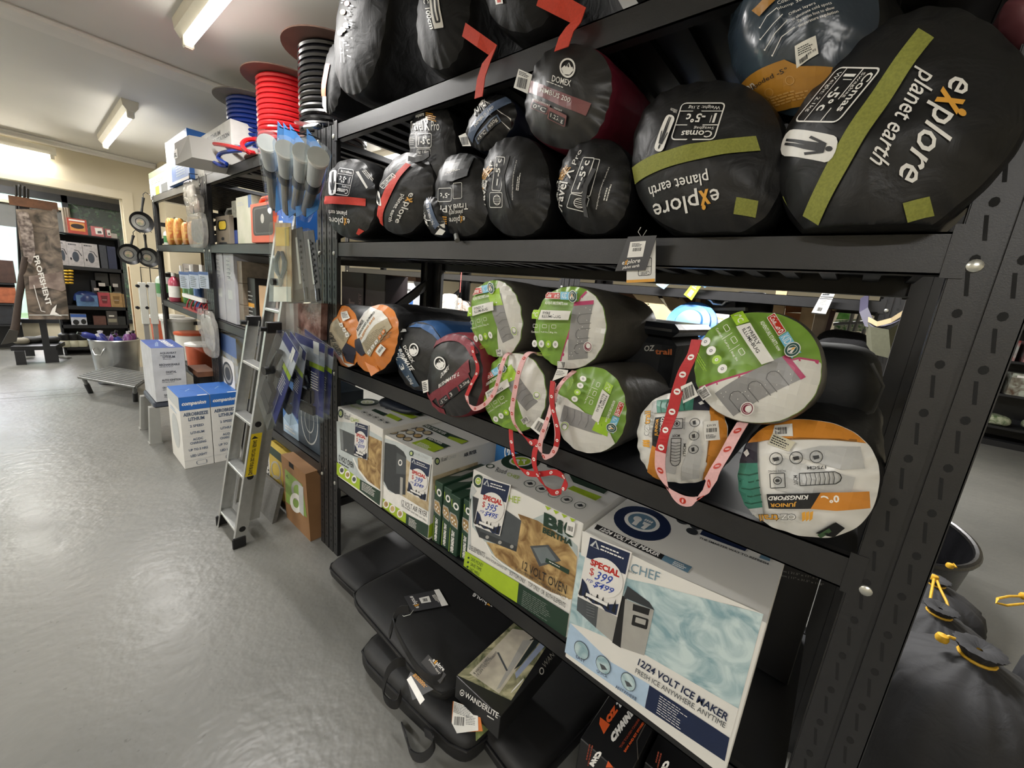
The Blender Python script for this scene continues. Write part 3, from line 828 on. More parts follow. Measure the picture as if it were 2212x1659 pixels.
# --- travel bags
def travel_panel(pr, f, w=.0016):
    """f: unit square over the printed block, v up the print"""
    T(pr, f, 'Travel X', 0, .66, .66, .93, W_, .02); T(pr, f, 'Pro', .70, .66, .98, .93, W_, .0)
    rrect(pr, f, .22, .18, .72, .58, W_, w, .05); T(pr, f, '-5\u00b0c', .36, .27, .68, .5, W_, .04); pr.line([f(.29, .26), f(.29, .5)], w * 2, W_)
    rrect(pr, f, 0, .18, .19, .58, W_, w * .7, .03); rrect(pr, f, .24, -.04, .70, .14, W_, w * .7, .04); T(pr, f, 'kg 1.6kg', .28, .0, .64, .10, W_)
    pr.small(f(0, .50), f(.19, .50), f(0, .25), 5, W_, .3)
g = bagc('sleeping_bag', 'black travel sleeping bag standing upright on two others, white print right way up', A, (745, 935), 148, 282, 2.963, ang=-2, x0=.03, n=(-1, .0, .05), L=.36, bulge=.03, wr=.025, seed=8, group=G2)
f = sub(A(615, 985), A(790, 985), A(625, 760)); travel_panel(g.pr, sub(A(612, 990), A(800, 985), A(618, 765)))
g.pr.text('explore', A(650, 765), A(705, 752), A(652, 730), W_, .03); g.pr.small(A(715, 720), A(790, 735), A(715, 770), 4, GOLD); g.pr.text('exploreplanetearth.com.au', A(622, 1045), A(720, 1050), A(624, 1032), W_)
m = MB(); P_ = [at(*A(x, y), x=-.015) for x, y in ((600, 1015), (640, 1025), (700, 1010), (735, 985))]; m.ribbon(P_, (0, 0, 1), .016, M_nyl2, .004); m.obj('carry_handle', g.t)
g.done()
g = bagc('sleeping_bag', 'black travel sleeping bag with upside-down lettering under a folded grey flap', A, (935, 1250), 175, 262, 2.963, ang=0, x0=0.0, n=(-1, 0, .05), L=.4, bulge=.035, zmin=SH2, wr=.025, seed=9, group=G2)
f = sub(A(980, 1160), A(780, 1190), A(985, 1400)); pr = g.pr
pr.text('Travel X', A(982, 1300), A(858, 1315), A(985, 1342), W_, .02); pr.text('Pro', A(850, 1316), A(778, 1322), A(853, 1362), W_)
rr_ = sub(A(880, 1205), A(795, 1208), A(878, 1290)); rrect(pr, rr_, 0, 0, 1, 1, W_, .0016, .1); T(pr, rr_, '-5\u00b0c', .15, .35, .85, .75, W_, .03)
rr_ = sub(A(945, 1170), A(890, 1175), A(945, 1270)); rrect(pr, rr_, 0, 0, 1, 1, W_, .0014, .1)
explore(pr, A(965, 1385), A(865, 1395), A(966, 1412)); pr.small(A(850, 1440), A(808, 1440), A(850, 1385), 4, GOLD)
fl = g.printer(.006); fl.poly([A(835, 1060), A(865, 1010), A(960, 985), A(1040, 1000), A(985, 1130), A(890, 1165), A(820, 1160)], mat('grey_flap', '#26282a', .4, var=.1)); fl.text('explore', A(905, 1055), A(935, 1050), A(906, 1048), W_); fl.small(A(835, 1115), A(955, 1075), A(838, 1128), 2, W_); fl.obj(g.t, 'hood_flap')
m = MB(); m.cyl(at(*A(905, 1505), x=-.01), at(*A(912, 1540), x=-.02), .008, mat('grey_toggle', '#6d6d69', .5), 10); m.obj('toggle', g.t)
g.done()
g = bagc('sleeping_bag', 'tiny dark sleeping bag with blue band wedged low between two black bags', A, (765, 1385), 62, 128, 2.963, ang=-14, x0=-.02, L=.3, bulge=.02, body=M_navy, cap=M_nyl, zmin=SH2, wr=.02, seed=10, group=G2)
pr = g.pr; pr.poly([A(722, 1265), A(748, 1300), A(800, 1440), A(775, 1470), A(718, 1310)], M_bband); pr.text('NIMBUS 60', A(772, 1435), A(735, 1305), A(755, 1440), W_); pr.text('DOMEX', A(735, 1450), A(712, 1360), A(720, 1455), W_); mountain(pr, A(708, 1430), 26, 2.963, ang=-1.8)
pcard(g.t, 'swing_tag', [A(800, 1460), A(835, 1478), A(815, 1505), A(768, 1500)], -.03, M_tagc)
g.done()
for (c, a_, b_, an, lab, big, seed) in (((1275, 1195), 215, 318, -4, 'black travel sleeping bag printed sideways, below the maroon badge bag', ((1108, 1378), (1145, 1005), (1068, 1372)), 11), ((1775, 1195), 232, 305, 6, 'black travel sleeping bag printed sideways, beside the level olive strap bag', ((1590, 1385), (1705, 965), (1560, 1380)), 12)):
    g = bagc('sleeping_bag', lab, A, c, a_, b_, 2.963, ang=an, x0=0.0, n=(-1, 0, .05), L=.42, bulge=.04, zmin=SH2, wr=.03, seed=seed, group=G2)
    pr = g.pr; p0, p1, p2 = big; ox = c[0] - 1275
    if seed == 11:
        pr.text('Travel X', A(*p0), A(1142, 1075), A(1082, 1375), W_, .02); pr.text('P', A(1140, 1068), A(1148, 1030), A(1118, 1064), W_)
        explore(pr, A(1082, 1225), A(1095, 1155), A(1070, 1222)); pr.small(A(1075, 1150), A(1110, 1050), A(1098, 1155), 4, GOLD)
        f = sub(A(1195, 1225), A(1222, 1010), A(1138, 1220)); rrect(pr, f, 0, 0, 1, 1, W_, .0018, .08); T(pr, f, '-5\u00b0c', .42, .3, .95, .85, W_, .04); pr.line([f(.15, .5), f(.35, .5)], .004, W_)
        f = sub(A(1205, 1330), A(1205, 1235), A(1125, 1330)); rrect(pr, f, 0, 0, 1, 1, W_, .0016, .1); pr.ell(f(.5, .42), f(.85, .42), f(.5, .72), W_, 16, .86)
        for k in range(4): pr.line([f(.28 + .14 * k, .2), f(.28 + .14 * k, .65)], .0012, W_)
        pr.text('exploreplanetearth.com.au', A(1276, 1285), A(1303, 1030), A(1266, 1284), W_); pr.small(A(1292, 1220), A(1312, 1090), A(1312, 1225), 2, W_)
        m = MB(); m.ribbon([at(*A(x, y), x=-.05) for x, y in ((1240, 995), (1205, 1120), (1215, 1240), (1240, 1330))], (0, .6, .2), .012, M_nyl2, .003); m.obj('carry_handle', g.t)
    else:
        pr.text('Travel X', A(*p0), A(1668, 1090), A(1555, 1375), W_, .02); pr.text('Pro', A(1675, 1060), A(1715, 965), A(1648, 1050), W_)
        explore(pr, A(1540, 1325), A(1568, 1160), A(1528, 1322)); pr.small(A(1565, 1150), A(1615, 1040), A(1590, 1158), 4, GOLD)
        f = sub(A(1715, 1240), A(1795, 1015), A(1642, 1235)); rrect(pr, f, 0, 0, 1, 1, W_, .0018, .08); T(pr, f, '-5\u00b0c', .35, .3, .92, .85, W_, .04); pr.line([f(.1, .5), f(.3, .5)], .004, W_)
        f = sub(A(1735, 1360), A(1762, 1270), A(1615, 1330)); rrect(pr, f, 0, 0, 1, 1, W_, .0016, .1); pr.ell(f(.5, .42), f(.85, .42), f(.5, .72), W_, 16, .86)
        for k in range(4): pr.line([f(.28 + .14 * k, .2), f(.28 + .14 * k, .65)], .0012, W_)
        f = sub(A(1765, 1260), A(1830, 1025), A(1728, 1255)); rrect(pr, f, 0, 0, 1, 1, W_, .0014, .08)
        pr.text('exploreplanetearth.com.au', A(1812, 1345), A(1895, 1075), A(1800, 1342), W_); pr.small(A(1848, 1285), A(1885, 1165), A(1880, 1290), 2, W_)
        m = MB(); m.ribbon([at(*A(x, y), x=-.05) for x, y in ((1790, 1080), (1735, 1190), (1720, 1290), (1740, 1390))], (0, .6, .2), .012, M_nyl2, .003); m.obj('carry_handle', g.t)
    g.done()
# --- two bags with red straps at the far post
g = bagc('sleeping_bag', 'black sleeping bag with level red strap against the far post, letters upside down', A, (215, 1272), 160, 248, 2.963, ang=0, x0=0.0, L=.42, bulge=.025, zmin=SH2, wr=.03, seed=13, group=G2)
explore(g.pr, A(228, 1402), A(95, 1388), A(229, 1432)); comas(g.pr, A(256, 1090), A(160, 1075), A(220, 1255)); person_sign(g.pr, A(148, 1085), A(100, 1095), A(142, 1245), '')
g.strap(A(50, 1290), A(330, 1297), 48 / 2.963, M_webr); g.strap(A(278, 1480), A(340, 1510), 40 / 2.963, M_webr, 'webbing_tab')
pcard(g.t, 'swing_tag', [A(262, 1100), A(305, 1075), A(380, 1180), A(330, 1208)], -.03, M_tagk, lambda p_: (p_.poly([A(262, 1100), A(280, 1095), A(340, 1200), A(330, 1208)], W_), p_.small(A(300, 1095), A(365, 1175), A(330, 1085), 3, W_)))
g.done()
g = bagc('sleeping_bag', 'black sleeping bag with steep red strap, second from the far post', A, (565, 1245), 168, 262, 2.963, ang=14, x0=0.0, L=.42, bulge=.035, zmin=SH2, wr=.03, seed=14, group=G2)
explore(g.pr, A(612, 1232), A(520, 1425), A(640, 1240)); comas(g.pr, A(500, 1110), A(420, 1190), A(525, 1130)); person_sign(g.pr, A(390, 1210), A(420, 1225), A(405, 1310), '')
g.strap(A(605, 1050), A(435, 1480), 36 / 2.963, M_webr)
g.done()
# --- maroon bag seen past the near post
g = Bag('sleeping_bag', 'dull maroon sleeping bag half hidden behind the near post', 'sleeping bag', (2230, 60), 75, 80, x0=.02, L=.4, bulge=.03, body=mat('dull_maroon', '#5b3136', .5, var=.15), p=2.3, seed=15, group=G2); g.done()
M_nyl = mat('matte_black_nylon', '#0c0c0d', .6, var=.15, scale=8, bump=.3, bscale=20, spec=.25)
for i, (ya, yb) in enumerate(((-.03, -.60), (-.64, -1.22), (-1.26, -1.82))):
    m = MB(); m.box((.47, ya, SH2), (.59, yb, 1.89), mat('shade_block', '#0e0e0f', .7), bev=.004)  # added dark blocks, hiding the bright gap so the shelf back reads as shade
    m.obj('dark_carton_or_block', None, 'added dark shade block at the back of the upper shelf, ' + ('behind the red strap bags', 'behind the maroon badge bag', 'behind the olive strap bags')[i], 'box', 'added dark blocks behind the upper shelf bags')
# ---------------------------------------------------------------- top shelf
G1 = 'bags on the top shelf'
ST = 2.0005
g = bagc('sleeping_bag', 'upright black bag at the end of the top shelf with an orange strip', A, (112, 510), 60, 225, 2.963, ang=6, x0=.02, L=.5, bulge=.02, zmin=ST, wr=.03, seed=16, group=G1)
g.strap(A(88, 410), A(62, 620), 26 / 2.963, mat('orange_label', '#cf5a2c', .5)); g.strap(A(66, 620), A(76, 730), 24 / 2.963, M_tagc, 'care_label')
g.done()
g = bagc('sleeping_bag', 'tall puffy black bag on the top shelf with coloured symbols down its end', A, (285, 150), 155, 480, 2.963, ang=8, x0=-.02, L=.62, bulge=.035, zmin=ST, wr=.05, seed=17, group=G1, fat=1.06)
pr = g.pr
for x, y, c in ((210, 25, '#b8442f'), (185, 80, '#c9822f'), (205, 165, '#3f6fb5'), (186, 195, '#d8b23a'), (168, 215, '#b8442f')): pr.disc(A(x, y), 18 / 2.963, inkm(c), 10)
rnd = random.Random(4)
for i in range(26):
    x = 165 + rnd.uniform(0, 75); y = -40 + i * 16; pr.line([A(x, y), A(x + rnd.uniform(8, 26), y + rnd.uniform(-4, 10))], .003, W_)
for x in (170, 190): pr.line([A(x, 250), A(x + 8, 405)], .0022, W_)
g.done()
g = bagc('sleeping_bag', 'black bag with orange-red strap hanging over the shelf edge, large white temperature print', A, (815, 80), 165, 375, 2.963, ang=6, x0=-.02, L=.6, bulge=.035, zmin=ST, wr=.05, seed=18, group=G1, fat=1.06)
pr = g.pr; pr.text('-5\u00b0C 100cm', A(692, -60), A(742, 190), A(724, -66), W_, .02)
f = sub(A(735, -40), A(770, 190), A(795, -50)); rrect(pr, f, 0, 0, 1, 1, W_, None, .06); rrect(pr, f, .1, .2, .85, .8, K_, None, .1); rrect(pr, f, .2, .42, .8, .6, W_, None, .05)
M_webo = mat('orange_red_webbing', '#c4391f', .65, var=.08, scale=200)
def hang_strap(t, pts, w, dirs, xs):
    m = MB(); m.ribbon([at(*A(px, py), x=x) for (px, py), x in zip(pts, xs)], dirs, w, M_webo, .002); m.obj('strap', t)
hang_strap(g.t, [(955, 190), (1050, 258), (1142, 322), (1098, 400), (1065, 500), (1048, 625)], .030, [V((0, -.35, .9)), V((0, -.3, .9)), V((0, -.6, .4)), V((0, -1, -.05)), V((0, -1, 0)), V((0, -1, 0))], [-.055, -.05, -.04, -.045, -.045, -.045])
g.done()
g = bagc('sleeping_bag', 'black bag with the wider red strap at the top edge of the shelving', A, (1340, -170), 250, 390, 2.963, ang=14, x0=-.02, L=.6, bulge=.04, zmin=ST, wr=.05, seed=19, group=G1, fat=1.06)
g.pr.poly([A(1155, -20), A(1205, -20), A(1210, 28), A(1165, 35)], W_); g.pr.poly([A(1172, 5), A(1195, 2), A(1198, 20), A(1175, 24)], M_webo)
hang_strap(g.t, [(1440, -30), (1560, 30), (1690, 100), (1655, 160), (1610, 220), (1578, 315)], .038, [V((0, -.35, .9)), V((0, -.3, .9)), V((0, -.7, .4)), V((0, -1, -.05)), V((0, -1, 0)), V((0, -1, 0))], [-.055, -.05, -.04, -.045, -.045, -.045])
g.done()
g = bagc('sleeping_bag', 'black bag at the near end of the top shelf, its underside above the gold bag', A, (2150, -420), 260, 380, 2.963, x0=0, L=.6, zmin=ST, wr=.05, seed=20, group=G1); g.done()
# ================================================================ middle shelf
M_nyl = MATS['black_nylon']
C = crop(690, 520, 3.949); D = crop(1000, 560, 3.191); E = crop(1340, 600, 2.7645)
G3 = 'sleeping bags on the middle shelf'
GREEN = mat('green_print_film', '#7a9f40', .33, var=.12, scale=5, bump=.25, bscale=12)
LIME = inkm('#9cc432', .35); WHT = mat('white_print_film', '#d9d7d0', .32, var=.04, scale=5, bump=.3, bscale=11)
GREYQ = inkm('#8b8a89', .4); CRED = inkm('#b5301f', .4); CBLU = inkm('#6fb2d0', .4); PINK = inkm('#b8406a', .4); DKG = inkm('#1f4a42', .4)
M_gry = mat('grey_nylon', '#504d46', .42, var=.12, scale=8, bump=.3, bscale=20)
M_clab = mat('barcode_card', '#e2e0da', .5, var=.02)
def firefly(bg, o, ux, pink, q):
    """the printed disc of a child's sleeping bag. o: pixel of the print's own centre, ux: pixel vector of its right half, q: half height"""
    pr = bg.pr; s_ = bg
    vy = (ux[1], -ux[0])  # up the print, in pixels
    l = math.hypot(*ux); vy = (vy[0] / l * q, vy[1] / l * q)
    f = lambda u, v: (o[0] + u * ux[0] + v * vy[0], o[1] + u * ux[1] + v * vy[1])
    # white part at lower right, with its curved coloured edge
    edge = [f(.62, 1.05), f(.36, .78), f(.20, .30), f(.02, -.25), f(-.10, -.65), f(-.16, -1.05)]
    P_ = edge + [f(.2, -1.3), f(.9, -1.2), f(1.3, -.6), f(1.35, .1), f(1.2, .7), f(.9, 1.1)]
    def ins(p):
        u, w = bg.st(*pr.uv(p)); ro = (abs(u) ** bg.p + abs(w) ** bg.p) ** (1 / bg.p)
        if ro > .97:
            k = .97 / ro; Q = bg.e1 * (u * k) + bg.e2 * (w * k); return (Q.dot(bg.A), Q.dot(bg.B))
        return pr.uv(p)
    pr.poly(P_, WHT)
    pts = [ins(p) for p in edge]
    if pink:
        vs = []; w = .0035
        for i, p in enumerate(pts):
            n = pts[min(i + 1, len(pts) - 1)]; m_ = pts[max(i - 1, 0)]; dx, dy = n[0] - m_[0], n[1] - m_[1]; L_ = math.hypot(dx, dy) or 1
            vs += [(p[0] - dy / L_ * w, p[1] + dx / L_ * w), (p[0] + dy / L_ * w, p[1] - dx / L_ * w)]
        pr.put(vs, [(2 * i, 2 * i + 1, 2 * i + 3, 2 * i + 2) for i in range(len(pts) - 1)], PINK)
    # pictured quilted bag
    Q = sub(f(.05, -.78), f(.60, -.72), f(.16, .62)) if pink else sub(f(.10, -.66), f(.56, -.60), f(.02, .62))
    if pink:
        pr.poly([Q(0, 0), Q(1, 0), Q(1, 1), Q(0, 1)], GREYQ); pr.poly([Q(0, .95), Q(1, .95), Q(1, 1.02), Q(0, 1.02)], PINK)
        for v in (.62, .36, .10):
            pr.line([Q(.98, v), Q(.40, v), Q(.28, v + .05), Q(.26, v + .10), Q(.32, v + .15), Q(.45, v + .17), Q(.98, v + .17)], .0012, inkm('#5d5c5c'))
        rd = random.Random(2)
        for i in range(16): c_ = Q(rd.uniform(.1, .9), rd.uniform(.05, .9)); pr.disc(c_, .9, W_, 6)
    else:
        pr.poly([Q(0, 0), Q(1, 0), Q(1, .93), Q(0, 1)], GREYQ); pr.poly([Q(-.04, .78), Q(.9, .70), Q(.98, 1.05), Q(-.12, 1.04)], LIME)
        pr.line([Q(-.12, 1.04), Q(.42, .86), Q(.98, 1.05)], .0012, inkm('#6f9a25')); pr.disc(Q(.42, .80), 1.6, W_, 8)
        for v in (.1, .25, .4, .55): pr.line([Q(.1, v), Q(.5, v + .03), Q(.9, v)], .001, inkm('#6a6969'))
    c_ = f(.64, -.43)
    r_ = .125
    pr.ell(c_, f(.64 + r_, -.43), f(.64, -.43 + r_), W_, 20); pr.ell(c_, f(.64 + r_ * .85, -.43), f(.64, -.43 + r_ * .85), inkm('#7a2038') if pink else LIME, 20, .84)
    pr.ell(c_, f(.64 + r_ * .62, -.43), f(.64, -.43 + r_ * .62), inkm('#7a2038') if pink else GREYQ, 14); pr.ell(f(.66, -.41), f(.66 + r_ * .5, -.41), f(.66, -.41 + r_ * .5), W_, 12)
    # maker's plate, word, badge
    g_ = sub(f(-.58, .70), f(-.17, .70), f(-.58, .86)); rrect(pr, g_, 0, 0, 1, 1, W_, None, .05); rrect(pr, g_, .025, .07, .975, .93, CRED, None, .05); T(pr, g_, 'Coleman', .07, .2, .76, .86, W_, .03, .25); pr.ell(g_(.87, .5), g_(.94, .5), g_(.87, .84), W_, 10, .5)
    pr.poly([f(-.15, .69), f(.32, .69), f(.26, .78), f(.32, .88), f(-.15, .88)], CBLU); pr.text('KIDS', f(-.12, .72), f(.10, .72), f(-.12, .86), W_)
    pr.ell(f(.18, .78), f(.31, .78), f(.18, .93), W_, 20); pr.ell(f(.18, .78), f(.295, .78), f(.18, .915), DKG, 20); pr.ell(f(.18, .78), f(.26, .78), f(.18, .875), W_, 16, .9)
    pr.poly([f(.18, .86), f(.235, .74), f(.20, .70), f(.18, .78)], W_); pr.poly([f(.18, .86), f(.125, .74), f(.16, .70), f(.18, .78)], W_); pr.ell(f(.18, .80), f(.195, .80), f(.18, .84), GOLD, 8)
    pr.text('ADVENTURE STARTS now', f(-.56, .56), f(.08, .56), f(-.56, .63), W_, .02)
    pr.poly([f(-.97, .20), f(-.74, .20), f(-.68, .42), f(-.93, .42)], LIME); pr.text('7\u00b0C', f(-.93, .25), f(-.76, .25), f(-.92, .36), W_, .02)
    pr.poly([f(-.73, .18), f(.12, .20), f(.18, .42), f(-.65, .42)], WHT); pr.text('FYREFLY', f(-.60, .315), f(-.22, .315), f(-.60, .38), K_, .03); pr.text('ILLUMI-BUG', f(-.62, .235), f(-.10, .235), f(-.62, .30), K_, .03)
    for k in range(3):
        u = -.86 + .26 * k; g_ = sub(f(u, -.03), f(u + .12, -.03), f(u, .07)); rrect(pr, g_, 0, .2, 1, 1, W_, .0009, .15); pr.text(('Comfort', 'Tuff Dry', 'Big fit')[k], f(u - .04, -.14), f(u + .16, -.14), f(u - .04, -.095), W_)
        if k: pr.line([f(u - .07, -.14), f(u - .07, .07)], .0008, W_)
    for k in range(4):
        u = -.80 + .20 * k; pr.ell(f(u, -.40), f(u + .078, -.40), f(u, -.31), LIME if k == 2 else W_, 16); pr.ell(f(u, -.40), f(u + .03, -.40), f(u, -.365), W_ if k == 2 else GREYQ, 6, .4)
    pr.small(f(-.70, -.60), f(-.25, -.60), f(-.70, -.70), 3, LIME, .3)
    g_ = sub(f(-.12, -.97), f(.10, -.97), f(-.12, -.80)); pr.poly([g_(0, 0), g_(1, 0), g_(1, 1), g_(0, 1)], W_); pr.barcode(g_(.1, .1), g_(.9, .1), g_(.1, .9), K_)
def green(lab, cr, s, c, a, b, ang, o, ux, q, pink, **k):
    bg = bagc('sleeping_bag', lab, cr, c, a, b, s, ang=ang, body=M_gry, cap=GREEN, p=2.15, wr=.015, bulge=k.pop('bulge', .022), group=G3, **k)
    firefly(bg, o, ux, pink, q); return bg
g = green('green printed sleeping bag with lime hood picture, upper layer above the maroon bag', C, 3.949, (1500, 668), 218, 328, -7, C(1500, 665), (54, -13), 84, False, x0=.0, n=(-1, 0, 0), L=.40, seed=21, axis=(1, -.05, 0)); g.done()
g = green('green printed sleeping bag with pink-edged picture, level lettering, upper layer', D, 3.191, (726, 475), 244, 282, 4, D(726, 475), (77, 3), 88, True, x0=.0, n=(-1, 0, 0), L=.36, seed=22, axis=(1, -.03, 0)); g.done()
M_strapr = mat('red_lanyard', '#b01f22', .6, var=.06, scale=200); M_strapp = mat('pink_lanyard_back', '#d9a9a8', .6, var=.05, scale=200)
def lanyard(t, cr, pts, xs, w, dirs, red, name='lanyard', dots=True, sd=1):
    """patterned ribbon through crop pixels at depth xs; dirs = width directions"""
    P = [at(*cr(*p), x=x) for p, x in zip(pts, xs)]
    # smooth the path
    Q = []; DD = []; N = len(P)
    for i in range(N - 1):
        p0, p1, p2, p3 = P[max(i - 1, 0)], P[i], P[i + 1], P[min(i + 2, N - 1)]
        for k in range(6):
            t_ = k / 6
            Q.append(.5 * ((2 * p1) + (p2 - p0) * t_ + (2 * p0 - 5 * p1 + 4 * p2 - p3) * t_ ** 2 + (3 * p1 - p0 - 3 * p2 + p3) * t_ ** 3))
            DD.append(V(dirs[i]).normalized().lerp(V(dirs[i + 1]).normalized(), t_))
    Q.append(P[-1]); DD.append(V(dirs[-1]))
    m = MB(); m.ribbon(Q, DD, w, M_strapr if red else M_strapp, .0016)
    if dots:
        ink = W_ if red else CRED; d = 0
        for i in range(1, len(Q) - 1):
            d += (Q[i] - Q[i - 1]).length
            if d > .035:
                d = 0; tt = (Q[i + 1] - Q[i - 1]).normalized(); wd_ = DD[i].normalized(); nn = tt.cross(wd_).normalized()
                for sg in (1, -1):
                    r = w * .30; c_ = Q[i] + nn * sg * .0014
                    m.add([c_ + tt * r * math.cos(k * math.pi / 5) + wd_ * r * math.sin(k * math.pi / 5) for k in range(10)], [tuple(range(10))], ink)
                    c_ = Q[i] + nn * sg * .0018; m.add([c_ + tt * r * .3 * math.cos(k * math.pi / 3) + wd_ * r * .7 * math.sin(k * math.pi / 3) for k in range(6)], [tuple(range(6))], M_strapr if red else M_strapp)
    return m.obj(name, t)
YW = V((0, -1, 0)); YX = V((-.3, -.9, .1))
g = green('green printed sleeping bag, lower layer, two pink lanyards hanging over its face', D, 3.191, (345, 922), 216, 270, -3, D(345, 925), (58, -36), 74, False, x0=.0, n=(-1, 0, 0), L=.42, seed=23, zmin=SH3, axis=(1, -.02, 0))
t = g.t
lanyard(t, D, [(345, 640), (300, 660), (270, 730), (245, 830), (210, 930), (150, 1000), (85, 1030), (40, 1000), (25, 940)], [.02, -.03, -.05, -.05, -.05, -.055, -.06, -.06, -.06], .014, [V((.5, -.9, 0)), YW, YW, YW, V((0, -.8, -.3)), V((0, -.4, -.9)), V((0, 0, -1)), V((0, -.6, -.5)), YW], False)
lanyard(t, D, [(25, 940), (60, 860), (95, 790), (100, 730), (75, 660), (65, 600)], [-.06, -.055, -.05, -.05, -.045, -.04], .014, [YW] * 6, True)
lanyard(t, D, [(540, 665), (480, 640), (430, 670), (385, 780), (360, 900), (340, 1030), (350, 1120), (400, 1200)], [.02, -.02, -.04, -.055, -.055, -.055, -.055, -.05], .016, [V((.6, -.8, 0)), YW, YW, YW, YW, YW, YX, YX], False)
lanyard(t, D, [(400, 1200), (470, 1265), (520, 1250), (495, 1330), (495, 1430), (545, 1540), (610, 1605), (680, 1600)], [-.05, -.05, -.045, -.05, -.055, -.055, -.05, -.04], .016, [YX, V((0, -.3, -1)), YX, YW, YW, YX, V((0, -.2, -1)), V((0, 0, -1))], True)
lanyard(t, D, [(330, 1175), (335, 1260), (350, 1360), (380, 1430), (450, 1475), (540, 1480), (640, 1470), (710, 1520), (690, 1590)], [-.01, -.03, -.04, -.045, -.045, -.045, -.04, -.04, -.04], .016, [YW, YW, YX, YX, V((0, -.2, -1)), V((0, 0, -1)), V((0, 0, -1)), V((0, -.5, -.6)), YX], True)
pcard(t, 'swing_tag', [D(520, 1090), D(600, 1130), D(560, 1240), D(465, 1160)], -.05, M_clab, lambda p_: p_.barcode(D(490, 1165), D(560, 1215), D(520, 1110), K_))
g.done()
g = green('green printed sleeping bag turned on its side, lower layer, lime hood picture pointing down', D, 3.191, (868, 1042), 240, 296, -4, D(868, 1042), (-29, 72), 80, False, x0=.0, n=(-1, 0, 0), L=.46, seed=24, zmin=SH3, axis=(1, -.04, 0))
t = g.t
lanyard(t, D, [(770, 770), (700, 830), (650, 900), (625, 970), (590, 1080), (550, 1200), (530, 1290), (545, 1350), (590, 1360), (640, 1300), (650, 1200), (640, 1120), (620, 1030), (612, 940), (625, 850)], [0, -.03, -.045, -.05, -.055, -.055, -.055, -.055, -.055, -.055, -.055, -.055, -.055, -.05, -.045], .015, [YW, YX, YX, YW, YX, YW, YW, V((0, -.5, -.8)), V((0, .2, -1)), YW, YW, YW, YW, YW, YW], False)
lanyard(t, D, [(620, 840), (612, 930), (620, 1030), (645, 1130), (655, 1220), (640, 1290)], [-.05, -.058, -.06, -.062, -.062, -.06], .014, [YW] * 6, True)
pcard(t, 'swing_tag', [D(650, 755), D(725, 765), D(715, 800), D(615, 840)], -.045, M_clab, lambda p_: p_.small(D(650, 765), D(715, 770), D(640, 800), 3, GREYQ))
g.done()
g = green('biggest green printed sleeping bag with pink edge, tilted, on the orange and white bags', E, 2.7645, (785, 532), 372, 328, 0, E(785, 535), (62, 97), 124, True, x0=-.02, n=(-1, .15, .22), L=.42, seed=25, bulge=.035, axis=(1, -.02, -.12))
t = g.t
lanyard(t, E, [(455, 370), (430, 460), (380, 560), (340, 680), (310, 800), (265, 930), (240, 1040)], [-.03, -.04, -.05, -.06, -.065, -.07, -.07], .022, [YX, YX, YW, YW, YW, YX, YW], True)
lanyard(t, E, [(240, 1040), (240, 1150), (280, 1260), (360, 1325), (440, 1335), (500, 1290), (560, 1160), (620, 1060), (680, 950), (735, 860)], [-.07, -.07, -.07, -.07, -.07, -.07, -.07, -.06, -.05, -.03], .022, [YW, YW, V((0, -.7, -.7)), V((0, -.1, -1)), V((0, .2, -1)), V((0, .8, -.6)), V((0, -.9, .4)), V((0, -.9, .4)), V((0, -.9, .4)), V((0, -.9, .4))], False)
pcard(t, 'swing_tag', [E(360, 650), E(425, 620), E(465, 705), E(375, 750)], -.06, M_clab, lambda p_: p_.barcode(E(375, 735), E(445, 700), E(362, 670), K_))
g.done()
